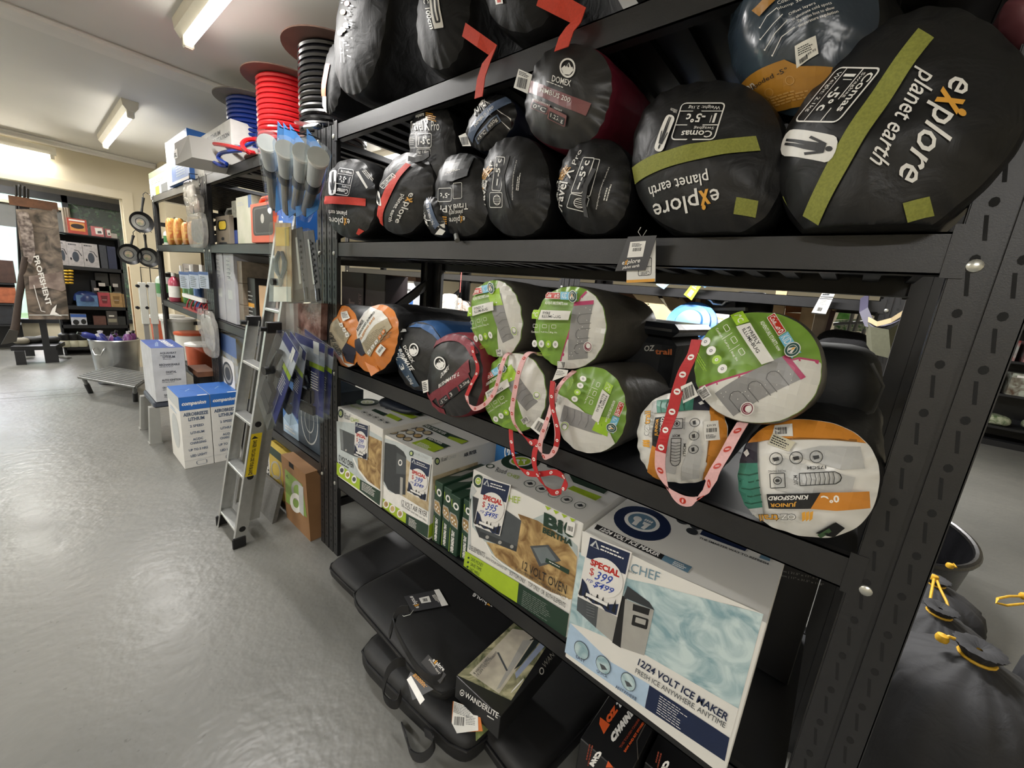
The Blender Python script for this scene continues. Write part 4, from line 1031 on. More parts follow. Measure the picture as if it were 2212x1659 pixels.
# --- white and orange printed bags
ORG = inkm('#c9822f', .35); TEAL = mat('teal_quilt_print', '#3f7f6c', .35, var=.15, scale=20); GRYP = inkm('#b5b5b3', .35); NVY = inkm('#2c2c38', .4)
WFILM = mat('white_orange_film', '#dcdad4', .28, var=.03, scale=4, bump=.4, bscale=9)
def kings(bg, f):
    """f(u,v): the printed label, u along the lettering, v up, both -1..1"""
    pr = bg.pr
    def P(L_, m): 
        pr.poly([f(u, v) for u, v in L_], m)
    P([(-1, -.55), (-.6, -.66), (0, -.72), (.5, -.70), (1, -.60), (1, -.85), (.6, -1.1), (0, -1.1), (-.6, -1.05)], ORG)
    pr.line([f(-.85, -.61), f(-.4, -.68), f(.1, -.71), f(.85, -.66)], .004, inkm('#8a5a22'))
    P([(-.9, -.5), (-.3, -.55), (.2, -.45), (-.6, -.1), (-.95, -.1)], GRYP); P([(-.8, .05), (.35, -.4), (.4, .2), (-.2, .42), (-.7, .42)], GRYP)
    # the pictured green bag along the right edge
    P([(.62, -.68), (.97, -.66), (.95, -.32), (.64, -.30)], NVY); P([(.64, -.30), (.95, -.32), (.88, .52), (.60, .50)], TEAL); P([(.60, .50), (.88, .52), (.84, .62), (.60, .62)], GRYP)
    for k in range(5): v = -.12 + .13 * k; pr.line([f(.64 - .01 * k, v), f(.77, v + .03), f(.94 - .02 * k, v)], .0025, inkm('#23513f'))
    pr.poly([f(.78, -.56), f(.84, -.50), f(.80, -.42), f(.75, -.47)], W_)
    for u, v in ((.36, -.36), (.06, -.36), (-.24, -.36)):
        pr.ell(f(u, v), f(u + .10, v), f(u, v + .115), K_, 20, .88); pr.poly([f(u - .04, v - .03), f(u + .05, v - .02), f(u + .03, v + .05), f(u - .05, v + .03)], K_)
    g_ = sub(f(.24, -.1), f(.46, -.1), f(.24, .16)); rrect(pr, g_, 0, 0, 1, 1, K_, .0014, .05); pr.ell(g_(.5, .5), g_(.8, .5), g_(.5, .78), K_, 16, .8); pr.ell(g_(.5, .5), g_(.66, .5), g_(.5, .62), K_, 8)
    pr.text('MACHINE WASHABLE', f(.22, -.16), f(.48, -.16), f(.22, -.12), K_)
    g_ = sub(f(-.60, -.08), f(.02, -.08), f(-.60, .14)); pr.line([g_(1, 0), g_(.15, 0), g_(.04, .2), g_(0, .5), g_(.04, .8), g_(.15, 1), g_(1, 1), g_(1, 0)], .0014, K_)
    for k in range(7): pr.line([g_(.2 + .11 * k, 0), g_(.17 + .11 * k, .5), g_(.2 + .11 * k, 1)], .0009, K_)
    pr.text('175CM', f(-.38, -.20), f(-.10, -.20), f(-.38, -.14), K_, .03); pr.text('70CM', f(.11, .12), f(.11, -.05), f(.05, .12), K_, .02)
    P([(-.28, .28), (.52, .26), (.50, .52), (-.12, .56)], K_); P([(-1, .30), (-.28, .28), (-.12, .56), (-.5, .62), (-1, .6)], ORG)
    pr.text('KINGSFORD', f(-.10, .31), f(.49, .30), f(-.08, .39), W_, .05); pr.text('JUNIOR', f(.08, .42), f(.47, .41), f(.09, .51), GOLD, .05); pr.text('0\u00b0C', f(-.55, .34), f(-.28, .335), f(-.55, .48), W_, .06)
    pr.text('OZ', f(.10, .63), f(.34, .62), f(.10, .75), K_, .09); pr.text('trail', f(.35, .62), f(.66, .61), f(.35, .77), K_, .07); pr.text('OZ', f(.11, .64), f(.33, .63), f(.11, .74), W_, .03); pr.text('trail', f(.36, .63), f(.65, .62), f(.36, .76), GOLD, .03)
    for k in range(3): pr.poly([f(-.16 + .06 * k, .60), f(-.11 + .06 * k, .62), f(-.09 + .05 * k, .78), f(-.14 + .05 * k, .74)], GOLD)
g = bagc('sleeping_bag', 'white, orange and teal film-faced sleeping bag lying upside down near the post', E, (1085, 1192), 412, 345, 2.7645, ang=10, x0=-.02, n=(-1, .1, .12), L=.5, bulge=.04, body=M_nyl2, cap=WFILM, zmin=SH3 - .03, p=2.3, wr=.05, seed=26, group=G3, puck=.003, axis=(1, -.06, .05))
kings(g, lambda u, v: (E(1085 - 400 * u + 18 * v, 1190 + 30 * u * 0 + 330 * v + 20 * u)))
pl = g.printer(.004); pl.poly([E(925, 880), E(1030, 870), E(1035, 945), E(910, 945)], M_clab); pl.barcode(E(925, 935), E(1000, 930), E(925, 895), K_); pl.poly([E(915, 925), E(1050, 980), E(1010, 1035), E(885, 990)], mat('price_label_worn', '#c9c3ac', .5)); pl.small(E(920, 935), E(1035, 985), E(895, 985), 4, K_); pl.obj(g.t, 'price_sticker')
pb = g.printer(.006); pb.poly([E(1170, 1520), E(1290, 1455), E(1345, 1490), E(1280, 1545)], M_nyl2); pb.poly([E(1180, 1530), E(1250, 1490), E(1265, 1510), E(1200, 1550)], mat('olive_patch', '#3f5a3a', .6)); pb.obj(g.t, 'buckle_strap')
g.done()
g = bagc('sleeping_bag', 'white, orange and teal film-faced sleeping bag turned sideways under the red lanyard', E, (352, 955), 268, 272, 2.7645, ang=0, x0=-.0, n=(-1, .05, .05), L=.48, bulge=.04, body=M_nyl2, cap=WFILM, zmin=SH3 - .02, p=2.3, wr=.05, seed=27, group=G3, puck=.003, axis=(1, -.05, .05))
kings(g, lambda u, v: E(352 - 265 * v * 1.0 + 10 * u, 960 - 265 * u + 8 * v))
pl = g.printer(.004); pl.poly([E(500, 858), E(590, 850), E(600, 965), E(508, 972)], M_clab); pl.barcode(E(518, 922), E(582, 918), E(517, 898), K_); pl.text('$39.99', E(522, 890), E(575, 886), E(521, 876), K_); pl.small(E(515, 935), E(585, 930), E(517, 960), 3, K_); pl.obj(g.t, 'price_sticker')
g.done()
# --- maroon and blue bags with mountain badges
M_mar2 = mat('red_maroon_nylon', '#7a2531', .45, var=.15, scale=8, bump=.3, bscale=20)
M_char = MATS['charcoal_satin']
g = bagc('sleeping_bag', 'maroon-rimmed charcoal sleeping bag with mountain badge, leaning forward off the shelf', C, (1130, 1150), 238, 348, 3.949, ang=0, x0=-.02, n=(-1, .1, .05), L=.36, bulge=.035, body=M_mar2, cap=M_char, zmin=SH3 - .075, p=2.3, wr=.03, seed=28, group=G3, axis=(1, -.05, .03))
pr = g.pr
g.disc(pr, .99, M_mar2, .84, 100, 330); pr.poly([C(935, 1330), C(1080, 1230), C(1280, 1010), C(1290, 1120), C(1140, 1260), C(960, 1400)], M_mar2)
mountain(pr, C(1035, 1045), 58, 3.949, ang=-.3)
pr.text('DOMEX', C(1045, 1175), C(1115, 1100), C(1050, 1130), W_, .02); pr.text('BUSHMATE L', C(1028, 1258), C(1205, 1150), C(1028, 1225), W_, .03)
f = sub(C(1045, 1425), C(1320, 1215), C(1010, 1350)); rrect(pr, f, 0, 0, 1, 1.25, M_mar2, None, .06)
for u0, u1, s1 in ((.02, .28, '-5\u00b0C'), (.33, .60, '3'), (.65, .98, '2.2kg')): rrect(pr, f, u0, .08, u1, .75, K_, None, .05); T(pr, f, s1, u0 + .03, .25, (u1 - .03) if s1 != '3' else u0 + .09, .62, W_)
pcard(g.t, 'swing_tag', [C(872, 1200), C(925, 1185), C(930, 1285), C(885, 1300)], -.045, M_clab, lambda p_: p_.small(C(880, 1210), C(920, 1200), C(888, 1285), 5, K_))
g.done()
M_blu = mat('blue_nylon', '#2f5687', .42, var=.15, scale=8, bump=.3, bscale=20)
g = bagc('sleeping_bag', 'black and blue sleeping bag with mountain badge, beside the orange and white bags', C, (845, 988), 205, 292, 3.949, ang=-8, x0=.0, n=(-1, .08, .05), L=.40, bulge=.03, body=M_blu, cap=M_nyl, zmin=SH3 - .05, p=2.3, wr=.03, seed=29, group=G3, axis=(1, -.05, .03))
pr = g.pr; pr.poly([C(770, 735), C(830, 705), C(960, 720), C(1075, 810), C(1060, 900), C(970, 800), C(870, 740)], M_blu); M_dblu = mat('dusk_blue', '#31465c', .35, var=.15); pr.poly([C(640, 950), C(690, 880), C(720, 970), C(780, 1090), C(860, 1240), C(815, 1250), C(720, 1130), C(650, 1010)], M_dblu)
mountain(pr, C(808, 930), 56, 3.949, ang=.1)
pr.text('DOMEX', C(722, 905), C(800, 1045), C(745, 890), W_, .02); pr.text('BUSHMATE', C(683, 930), C(785, 1108), C(708, 920), W_, .03)
for q0, q1, q2, s1 in (((648, 960), (668, 1020), (675, 945), '-5\u00b0C'), ((690, 1060), (710, 1110), (720, 1045), '3'), ((745, 1160), (790, 1230), (770, 1145), '2.0kg')): pr.text(s1, C(*q0), C(*q1), C(*q2), W_)
for c_ in ((668, 745), (650, 825)): pass
m = MB(); 
for (x, y) in ((705, 760), (672, 828)): m.add([at(*C(x + dx, y + dy), x=-.01 - .004 * k) for k, (dx, dy) in enumerate(((-32, -10), (30, -8), (38, 14), (-20, 22)))], [(0, 1, 2, 3)], mat('clear_grey_clip', '#9a9a96', .3))
m.obj('toggle', g.t)
g.done()
ORF = mat('orange_film', '#cc7a35', .3, var=.12, scale=7, bump=.45, bscale=12)
def bremer(lab, c, a, b, ang, tl, seed, f, x0):
    g = bagc('sleeping_bag', lab, C, c, a, b, 3.949, ang=ang, x0=x0, n=(-1, .1, .05), L=.52, bulge=.03, body=M_nyl2, cap=ORF, zmin=SH3 - .03, p=2.2, wr=.06, seed=seed, group=G3, puck=.0014, axis=(1, .02, .0))
    return g
g = bremer('crumpled orange and white film-faced sleeping bag against the far post', (215, 815), 128, 262, -6, 0, 30, None, .01); pr = g.pr
BEI = inkm('#a89b80', .4)
pr.poly([C(92, 770), C(120, 690), C(160, 660), C(270, 800), C(235, 870), C(200, 960), C(150, 930), C(100, 860)], BEI); pr.poly([C(92, 775), C(100, 860), C(150, 930), C(200, 960), C(215, 1040), C(330, 1060), C(260, 1080), C(190, 1000), C(105, 880)], WFILM)
pr.poly([C(200, 930), C(235, 870), C(330, 930), C(300, 1050), C(240, 1030)], NVY)
for k in range(3): x = 195 + 26 * k; y = 720 + 42 * k; pr.poly([C(x - 18, y - 15), C(x + 8, y - 22), C(x + 18, y + 12), C(x - 8, y + 22)], W_); pr.disc(C(x, y), 2.2, K_, 8, .6)
pr.poly([C(195, 610), C(250, 600), C(272, 660), C(215, 690)], M_clab); pr.small(C(205, 620), C(255, 610), C(215, 665), 4, K_)
pr.text('BREMER HOODED', C(95, 790), C(185, 985), C(112, 780), K_, .02); pr.small(C(150, 670), C(255, 800), C(130, 760), 8, inkm('#7d735d'), .35); g.done()
g = bremer('crumpled orange and white film-faced sleeping bag with slanting black lettering', (470, 842), 178, 292, 12, 0, 31, None, -.01); pr = g.pr
pr.poly([C(325, 780), C(370, 560), C(430, 550), C(540, 600), C(590, 660), C(480, 720), C(390, 860), C(345, 890)], WFILM)
pr.poly([C(345, 890), C(390, 860), C(480, 720), C(590, 660), C(625, 740), C(540, 840), C(440, 990), C(400, 960)], BEI)
pr.poly([C(310, 850), C(350, 830), C(400, 960), C(365, 985), C(320, 940)], NVY)
pr.text('BREMER', C(335, 775), C(392, 685), C(325, 755), K_, .04); pr.text('HOODED JUMBO', C(350, 820), C(485, 618), C(340, 800), K_, .04); pr.text('SLEEPING BAG', C(362, 852), C(480, 665), C(352, 832), ORG, .04); f = sub(C(335, 640), C(398, 560), C(322, 625)); rrect(pr, f, 0, 0, 1, 2.2, K_, .0014, .05)
pr.small(C(375, 865), C(600, 690), C(430, 950), 9, inkm('#7d735d'), .35)
for k in range(5): x = 432 + 32 * k; y = 950 - 42 * k; pr.poly([C(x - 15, y), C(x + 8, y - 28), C(x + 18, y - 5), C(x - 4, y + 25)], W_ if k < 3 else inkm('#d07428')); pr.disc(C(x + 2, y - 2), 2.0, K_ if k < 3 else W_, 8, .6)
pr.poly([C(495, 945), C(540, 880), C(585, 920), C(535, 990)], M_clab); pr.barcode(C(515, 945), C(550, 900), C(530, 960), K_)
m = MB(); P4 = [at(*C(x, y), x=xx) for x, y, xx in ((365, 985, -.02), (440, 960, -.03), (510, 1110, -.035), (440, 1155, -.05))]; m.hexa([p + V((.004, 0, 0)) for p in P4] + P4, ORF); m.obj('film_flap', g.t)
g.done()
# --- soft black cooler and black carry bag at the back of the shelf
M_cool = mat('black_cooler_fabric', '#111315', .65, var=.12, scale=6, bump=.2, bscale=30)
t = empty('cooler_bag', (.40, -1.16, SH3), 'black soft cooler bag with grey and orange lettering behind the green bags', 'cooler bag')
m = MB(); p0 = at(*D(1270, 500), x=.24); m.box((.24, -1.40, SH3), (.56, -.93, p0.z), M_cool, bev=.03); m.obj('bag_body', t)
m = MB(); m.box((.22, -1.41, p0.z - .005), (.57, -.92, p0.z + .03), mat('cooler_lid', '#202225', .35, var=.15, bump=.2, bscale=20), bev=.014); m.obj('lid', t)
pr = Print((.24, 0, 0), (-1, 0, 0)); pr.text('OZ', D(1248, 635), D(1318, 632), D(1252, 595), inkm('#b9b6ae'), .03); pr.text('trail', D(1325, 655), D(1440, 660), D(1326, 615), inkm('#b5602c'), .03); pr.obj(t, 'lettering')
t = empty('carry_bag', (.30, -1.66, SH3 + .18), 'black zipped carry bag resting on the sleeping bag beside the near post', 'bag')
m = MB(); a = at(*E(1290, 430), x=.2); b_ = at(*E(1690, 530), x=.2); F_ = Matrix.Translation((.34, -1.685, 1.262)) @ Matrix.Rotation(math.radians(-4), 4, 'X'); m.pillow(F_, .20, .150, .088, M_cool, .35, 12, .006, 3, 5); m.obj('bag_body', t)
m = MB(); m.tube([F_ @ V(p) for p in ((-.185, -.10, -.06), (-.19, -.135, -.03), (-.19, -.142, .02), (-.185, -.12, .06))], .003, mat('grey_zip', '#4f4f4d', .4), 6); m.obj('zip', t)
# ================================================================ boxed ovens on the lower shelf
M_cw = mat('white_carton', '#dbd9d3', .42, var=.02, scale=6)
M_food = mat('roast_food_photo', '#7a5a33', .4, scale=16, dist=1.5, detail=5, col2='#c9ab74')
M_sand = mat('pale_food_photo', '#a99471', .4, scale=14, dist=1.2, detail=5, col2='#d2c4a3')
M_ice = mat('ice_photo', '#7f9fa8', .38, scale=13, dist=2.2, detail=5, col2='#c3d4d4')
LG = inkm('#9fb92c', .42); DG = inkm('#20382a', .42); SLATE = inkm('#4b4f52', .4); SLAT2 = inkm('#34373a', .4); GR1 = inkm('#b9bcbb', .42); RED = inkm('#b3261e'); BLUE = inkm('#26419c'); NAVY = inkm('#1c2744', .35); SKYB = inkm('#a9c0d6', .42); STEEL = inkm('#a09e98', .35)
H1 = crop(1000, 960, 3.95); H2 = crop(1210, 1080, 4.514); H3 = crop(1210, 1330, 5.044); H4 = crop(715, 850, 5.027); H5 = crop(760, 1250, 4.0565); H6 = crop(1230, 1480, 4.514)
G4 = 'boxed cookers on the lower shelf'
def carton(name, label, cat, x0, x1, ya, yb, z0, z1, mt, group=None, F=None, bev=.002):
    """ya is the edge towards the far end, yb towards the near end"""
    t = empty(name, ((x0 + x1) / 2, (ya + yb) / 2, z0), label, cat, group)
    m = MB(); m.box((x0, ya, z0), (x1, yb, z1), mt, bev=bev)
    m.obj('carton_body', t)
    fr = Print((x0, 0, 0), (-1, 0, 0)); tp = Print((0, 0, z1), (0, 0, 1)); sd = Print((0, min(ya, yb), 0), (0, -1, 0))
    return t, fr, tp, sd
def special(t, x, cr, tl, tr, bl, price, was):
    """shop price card taped on the front of a carton"""
    P = [at(*cr(*p), x=x - .002) for p in (tl, tr, bl)]
    P.insert(2, P[1] + P[2] - P[0])
    mb, o, nn = card(P, 0, mat('price_card', '#dedbd6', .3, var=.02)); mb.obj('price_card', t)
    pr = Print(o, nn, h0=.0006); q = lambda u, v: tuple(P[0] + (P[1] - P[0]) * u + (P[3] - P[0]) * v)
    f = lambda u, v: V(q(u, v))
    pr.poly([f(.03, .02), f(.97, .02), f(.97, .34), f(.03, .34)], NAVY); pr.poly([f(.06, .14), f(.18, .03), f(.30, .15)], GR1); pr.poly([f(.13, .14), f(.18, .06), f(.24, .14)], NAVY)
    pr.small(f(.32, .06), f(.95, .06), f(.32, .16), 2, W_, .4)
    pr.poly([f(.03, .68), f(.16, .74), f(.28, .86), f(.45, .90), f(.62, .93), f(.80, .86), f(.97, .80), f(.97, .98), f(.72, 1.0), f(.6, .95), f(.4, .98), f(.2, .93), f(.03, .97)], NAVY)
    for k in range(7): u = .05 + .14 * k; pr.poly([f(u - .04, .95), f(u, .74 + .05 * (k % 3)), f(u + .05, .96)], K_)
    pr.ell(f(.52, .52), f(.97, .52), f(.52, .23), mat('price_card', '#dedbd6'), 28); 
    pr.text('SPECIAL', f(.16, .42), f(.86, .42), f(.16, .32), RED, .05)
    pr.text('$', f(.18, .58), f(.29, .58), f(.18, .45), RED, .0); pr.text(price, f(.32, .60), f(.72, .58), f(.34, .46), BLUE, .01, .25); pr.line([f(.40, .625), f(.74, .61)], .0012, BLUE)
    pr.text('rrp', f(.14, .70), f(.30, .69), f(.15, .64), BLUE, .0, .2); pr.text('$' + was, f(.32, .73), f(.80, .71), f(.34, .62), BLUE, .01, .25)
    pr.poly([f(.20, .86), f(.74, .86), f(.74, .91), f(.20, .91)], inkm('#e4e2dd'))
    pr.obj(t, 'price_card_print')
def roundel(pr, c, r, ry=None, a=None, outer=None):
    """spoon and fork badge; c px, r px horizontally"""
    ry = ry or r
    pr.disc(c, r, outer or DG, 24, ry=ry); pr.disc(c, r * .60, W_, 20, ry=ry * .60); pr.disc(c, r * .5, a or LG, 18, ry=ry * .5)
    q = lambda x, y: (c[0] + x * r, c[1] + y * ry)
    pr.ell(q(-.16, -.1), q(-.05, -.1), q(-.16, -.24), W_, 10); pr.line([q(-.16, 0), q(-.16, .34)], .004 * r / 30, W_); pr.line([q(.16, -.24), q(.16, .34)], .004 * r / 30, W_); pr.line([q(.06, -.22), q(.08, 0), q(.24, 0), q(.26, -.22)], .003 * r / 30, W_)
# --- the big oven
zt = .817
t, fr, tp, sd = carton('oven_box', 'big white oven box with potato picture and large dark green name', 'box', .015, .43, -.903, -1.325, SH4, zt, M_cw, G4)
h = H1
fr.poly([h(75, 330), h(120, 400), h(60, 470), h(40, 880), h(70, 900), h(60, 420)], GR1)
fr.poly([h(70, 420), h(180, 560), h(470, 690), h(700, 590), h(980, 870), h(975, 1000), h(930, 1310), h(700, 1220), h(400, 1080), h(250, 960), h(190, 830), h(80, 700)], inkm('#a9b3b2'))
fr.poly([h(470, 590), h(640, 650), h(860, 790), h(975, 960), h(965, 1100), h(930, 1320), h(860, 1320), h(640, 1200), h(420, 1060), h(280, 960), h(200, 830), h(440, 880), h(500, 660)], M_food)
fr.line([h(190, 830), h(240, 930), h(340, 1020), h(520, 1130), h(760, 1270), h(900, 1320)], .006, W_)
fr.poly([h(85, 440), h(370, 560), h(500, 650), h(458, 915), h(140, 790), h(90, 660)], SLATE); fr.poly([h(85, 440), h(150, 480), h(145, 790), h(90, 660)], SLAT2); fr.poly([h(150, 740), h(465, 870), h(458, 915), h(140, 790)], SLAT2)
for x, y in ((210, 790), (318, 835), (420, 870)): fr.disc(h(x, y), 4, STEEL, 12)
fr.poly([h(575, 865), h(730, 855), h(840, 990), h(655, 1040)], SLATE); fr.poly([h(600, 880), h(720, 872), h(800, 985), h(670, 1015)], inkm('#6d7577')); fr.poly([h(712, 965), h(912, 1070), h(905, 1108), h(706, 1000)], DG); fr.small(h(740, 990), h(880, 1065), h(738, 1002), 1, W_)
for k in range(4): x, y = 705 + 70 * k, 520 + 33 * k; fr.poly([h(x, y), h(x + 52, y + 22), h(x + 20, y + 40)], LG)
fr.text('Bi', h(690, 690), h(855, 765), h(697, 575), DG, .05); fr.text('G', h(855, 765), h(945, 800), h(870, 640), DG, .05); fr.text('BERTHA', h(682, 748), h(935, 868), h(690, 700), DG, .045)
fr.text('HEF', h(395, 485), h(490, 505), h(400, 430), LG, .0); roundel(fr, h(137, 310), 11, 14)
fr.text('2 ELEMENTS', h(58, 890), h(190, 962), h(62, 850), SLAT2, .0); fr.text('WITH YOUR CHOICE OF', h(200, 970), h(378, 1075), h(203, 950), SLAT2); fr.text('BOTTOM ONLY    TOP ONLY  OR  BOTH ELEMENTS', h(404, 1105), h(878, 1388), h(408, 1070), SLAT2)
fr.text('12 VOLT OVEN', h(512, 1058), h(885, 1275), h(520, 985), K_, .0); fr.text("13L - 'DOUBLE' THE COOKING AREA & CAPACITY", h(448, 1062), h(885, 1318), h(452, 1038), SLAT2)
fr.poly([h(30, 905), h(485, 1175), h(468, 1345), h(10, 1055)], LG); fr.poly([h(485, 1175), h(912, 1440), h(885, 1640), h(468, 1345)], DG)
for k, s_ in enumerate(('SAVE MONEY', 'SAVE TIME', 'EAT WELL')): fr.text(s_, h(75 - 4 * k, 985 + 42 * k), h(178 - 14 * k, 1045 + 35 * k), h(80 - 4 * k, 955 + 45 * k), DG); fr.disc(h(57 - 4 * k, 962 + 38 * k), 2.4, DG, 8)
fr.small(h(525, 1235), h(770, 1380), h(505, 1370), 9, inkm('#8f958f'), .25, 5)
fr.poly([h(905, 640), h(970, 665), h(950, 780), h(885, 745)], M_clab); fr.barcode(h(900, 725), h(945, 740), h(905, 685), K_)
roundel(tp, H1(495, 145), 42, 17); tp.text('Road', H1(272, 235), H1(370, 258), H1(285, 195), SLATE, 0, .3); tp.text('CHEF', H1(372, 268), H1(475, 305), H1(385, 240), LG); tp.disc(H1(232, 188), 9.5, DG, 16, .7, ry=4.6)
for x, y in ((570, 337), (668, 383), (776, 430), (884, 477), (998, 527)): tp.disc(H1(x, y), 13, DG, 18, .9, ry=7.5); tp.poly([H1(x - 28, y - 6), H1(x + 15, y - 12), H1(x + 28, y + 8), H1(x - 10, y + 12)], SLAT2)
tp.poly([H1(940, 360), H1(1185, 455), H1(1130, 487), H1(890, 385)], LG); tp.poly([H1(900, 255), H1(1255, 385), H1(1200, 430), H1(940, 330)], DG)
for k, (x, y) in enumerate(((760, 190), (840, 235))): tp.disc(H1(x, y), 12, SLAT2, 16, ry=5)
fr.obj(t, 'front_print'); tp.obj(t, 'top_print')
special(t, .012, H1, (172, 275), (410, 345), (92, 690), '395', '495')
# --- ice maker
t, fr, tp, sd = carton('ice_maker_box', 'tall white and ice-blue box with an ice machine picture, nearest on its shelf', 'box', -.035, .30, -1.354, -1.755, SH4 - .004, .831, M_cw, G4)
I2 = crop(1180, 1080, 2.8655)
fr.poly([I2(203, 320), I2(320, 380), I2(520, 480), I2(800, 560), I2(1345, 705), I2(1190, 1290), I2(620, 965), I2(400, 1010), I2(150, 760), I2(115, 940), I2(205, 330)], M_ice)
fr.poly([I2(225, 190), I2(720, 430), I2(1345, 705), I2(800, 550), I2(520, 490), I2(215, 340)], M_cw)
fr.poly([I2(115, 940), I2(150, 760), I2(640, 1140), I2(610, 1285)], SKYB); fr.poly([I2(150, 760), I2(260, 800), I2(620, 960), I2(1190, 1290), I2(1140, 1470), I2(640, 1140), I2(400, 1000)], M_cw)
fr.poly([I2(640, 1145), I2(1135, 1470), I2(1105, 1615), I2(612, 1285)], NAVY); fr.small(I2(705, 1205), I2(890, 1330), I2(680, 1320), 8, W_, .25, 3)
fr.poly([I2(200, 560), I2(470, 590), I2(440, 900), I2(310, 790), I2(190, 680)], SLATE); fr.poly([I2(330, 600), I2(470, 640), I2(440, 900), I2(310, 790)], STEEL); fr.poly([I2(470, 590), I2(500, 600), I2(465, 915), I2(410, 880)], K_); fr.poly([I2(490, 610), I2(668, 680), I2(608, 960), I2(462, 910)], STEEL); fr.poly([I2(505, 530), I2(640, 630), I2(672, 680), I2(480, 600)], SLAT2); fr.poly([I2(540, 640), I2(645, 672), I2(635, 712), I2(536, 680)], K_)
f = sub(I2(528, 770), I2(625, 800), I2(540, 705)); rrect(fr, f, 0, 0, 1, 1, K_, None, .1); rrect(fr, f, .2, .35, .85, .85, STEEL, None, .05)
for k in range(9): fr.line([I2(252, 570 + 17 * k), I2(302, 588 + 17 * k)], .0015, inkm('#77797a'))
fr.text('CHEF', I2(523, 440), I2(700, 503), I2(532, 385), inkm('#6e8a98', .42), 0); fr.text('EASY', I2(512, 440), I2(560, 460), I2(514, 428), SLATE)
fr.text('12/24 VOLT ICE MAKER', I2(568, 1015), I2(1120, 1365), I2(582, 975), NAVY, .02); fr.text('FRESH ICE ANYWHERE, ANYTIME', I2(552, 1068), I2(1105, 1410), I2(560, 1035), SLATE, .0)
for (x, y), s_, w in (((222, 925), 'EASY', 50), ((357, 1015), 'QUICK', 62), ((512, 1118), 'ANYWHERE', 120)):
    fr.ell(I2(x, y), I2(x + 46, y + 28), I2(x + 5, y - 52), SLAT2, 22); fr.ell(I2(x, y), I2(x + 43, y + 26), I2(x + 5, y - 49), M_ice, 20); fr.text(s_, I2(x - w * .66, y + 52 - w * .12), I2(x + w * .42, y + 52 + w * .56), I2(x - w * .64, y + 32 - w * .12), NAVY)
    if s_ != 'EASY': fr.poly([I2(x - 22, y - 12), I2(x + 8, y + 4), I2(x + 26, y + 30), I2(x - 8, y + 28)], SLATE)
tp.ell(H2(798, 218), H2(1072, 320), H2(880, 90), NAVY, 30)
tp.ell(H2(797, 212), H2(965, 272), H2(850, 136), W_, 26); tp.ell(H2(797, 212), H2(930, 260), H2(838, 150), inkm('#5f7f93', .42), 24)
tp.ell(H2(755, 188), H2(795, 202), H2(768, 165), W_, 14); tp.line([H2(755, 205), H2(718, 245)], .012, W_)
for k in range(4): tp.line([H2(822 + 20 * k, 205 + 9 * k), H2(842 + 20 * k, 190 + 9 * k)], .004, W_)
tp.poly([H2(815, 215), H2(890, 248), H2(850, 262), H2(800, 240)], W_); tp.line([H2(850, 250), H2(800, 285)], .010, W_)
tp.poly([H2(360, 243), H2(1018, 545), H2(985, 590), H2(330, 285)], K_); tp.poly([H2(1018, 545), H2(1285, 660), H2(1240, 718), H2(985, 590)], inkm('#5f7f93', .42)); tp.text('12/24 VOLT ICE MAKER', H2(375, 300), H2(955, 562), H2(405, 272), W_, .03, .2); tp.small(H2(1115, 600), H2(1260, 662), H2(1085, 640), 3, W_)
for x, y in ((1190, 212), (1322, 264), (1285, 315)): tp.ell(H2(x, y), H2(x + 58, y + 20), H2(x + 12, y - 28), SLAT2, 16)
tp.poly([H2(1400, 280), H2(1850, 450), H2(1800, 510), H2(1360, 345)], NAVY); tp.text('THE SMARTER WAY TO REFRESH', H2(1350, 385), H2(2025, 645), H2(1360, 368), SLAT2, .02); tp.poly([H2(1980, 510), H2(2060, 535), H2(2040, 610), H2(1940, 575)], inkm('#5f7f93', .42))
fr.obj(t, 'front_print'); tp.obj(t, 'top_print')
special(t, -.038, H2, (285, 345), (700, 510), (170, 940), '399', '499')
# --- air fryer
t, fr, tp, sd = carton('air_fryer_box', 'white and green air fryer box between the far oven box and the thin green boxes', 'box', .01, .40, -.379, -.701, SH4, .781, M_cw, G4)
h = H4
fr.poly([h(565, 480), h(700, 520), h(1100, 690), h(1060, 1420), h(820, 1300), h(540, 1130)], inkm('#bcc2c2')); fr.poly([h(800, 700), h(880, 760), h(1080, 860), h(1060, 1280), h(900, 1190), h(760, 1100)], M_sand)
fr.poly([h(552, 1125), h(550, 960), h(640, 1070), h(760, 1100), h(1060, 1290), h(1050, 1420), h(820, 1300)], W_)
fr.poly([h(588, 530), h(700, 560), h(790, 630), h(820, 690), h(810, 1100), h(700, 1090), h(620, 1040), h(575, 950)], SLAT2); fr.poly([h(715, 640), h(820, 700), h(815, 880), h(710, 870)], SLATE); fr.poly([h(755, 905), h(785, 915), h(778, 1110), h(750, 1100)], STEEL); fr.disc(h(755, 750), 4.6, W_, 14, .6, ry=7)
fr.text('12 VOLT AIR FRYER', h(768, 1205), h(1042, 1345), h(775, 1150), K_); fr.text('SAVE MONEY, SAVE TIME, EAT WELL', h(765, 1225), h(1040, 1395), h(768, 1205), SLAT2)
fr.poly([h(548, 1125), h(820, 1300), h(815, 1410), h(540, 1235)], LG); fr.poly([h(820, 1300), h(1062, 1430), h(1050, 1570), h(815, 1410)], DG); fr.small(h(850, 1340), h(950, 1400), h(845, 1430), 6, W_, .4)
for x, y in ((602, 1200), (672, 1250), (755, 1303)): fr.disc(h(x, y), 6.6, W_, 16, ry=9); fr.disc(h(x, y), 4.4, M_food, 12, ry=6)
fr.text('oad CHEF', h(905, 655), h(1065, 725), h(908, 625), GR1); roundel(fr, h(878, 648), 4.5, 6)
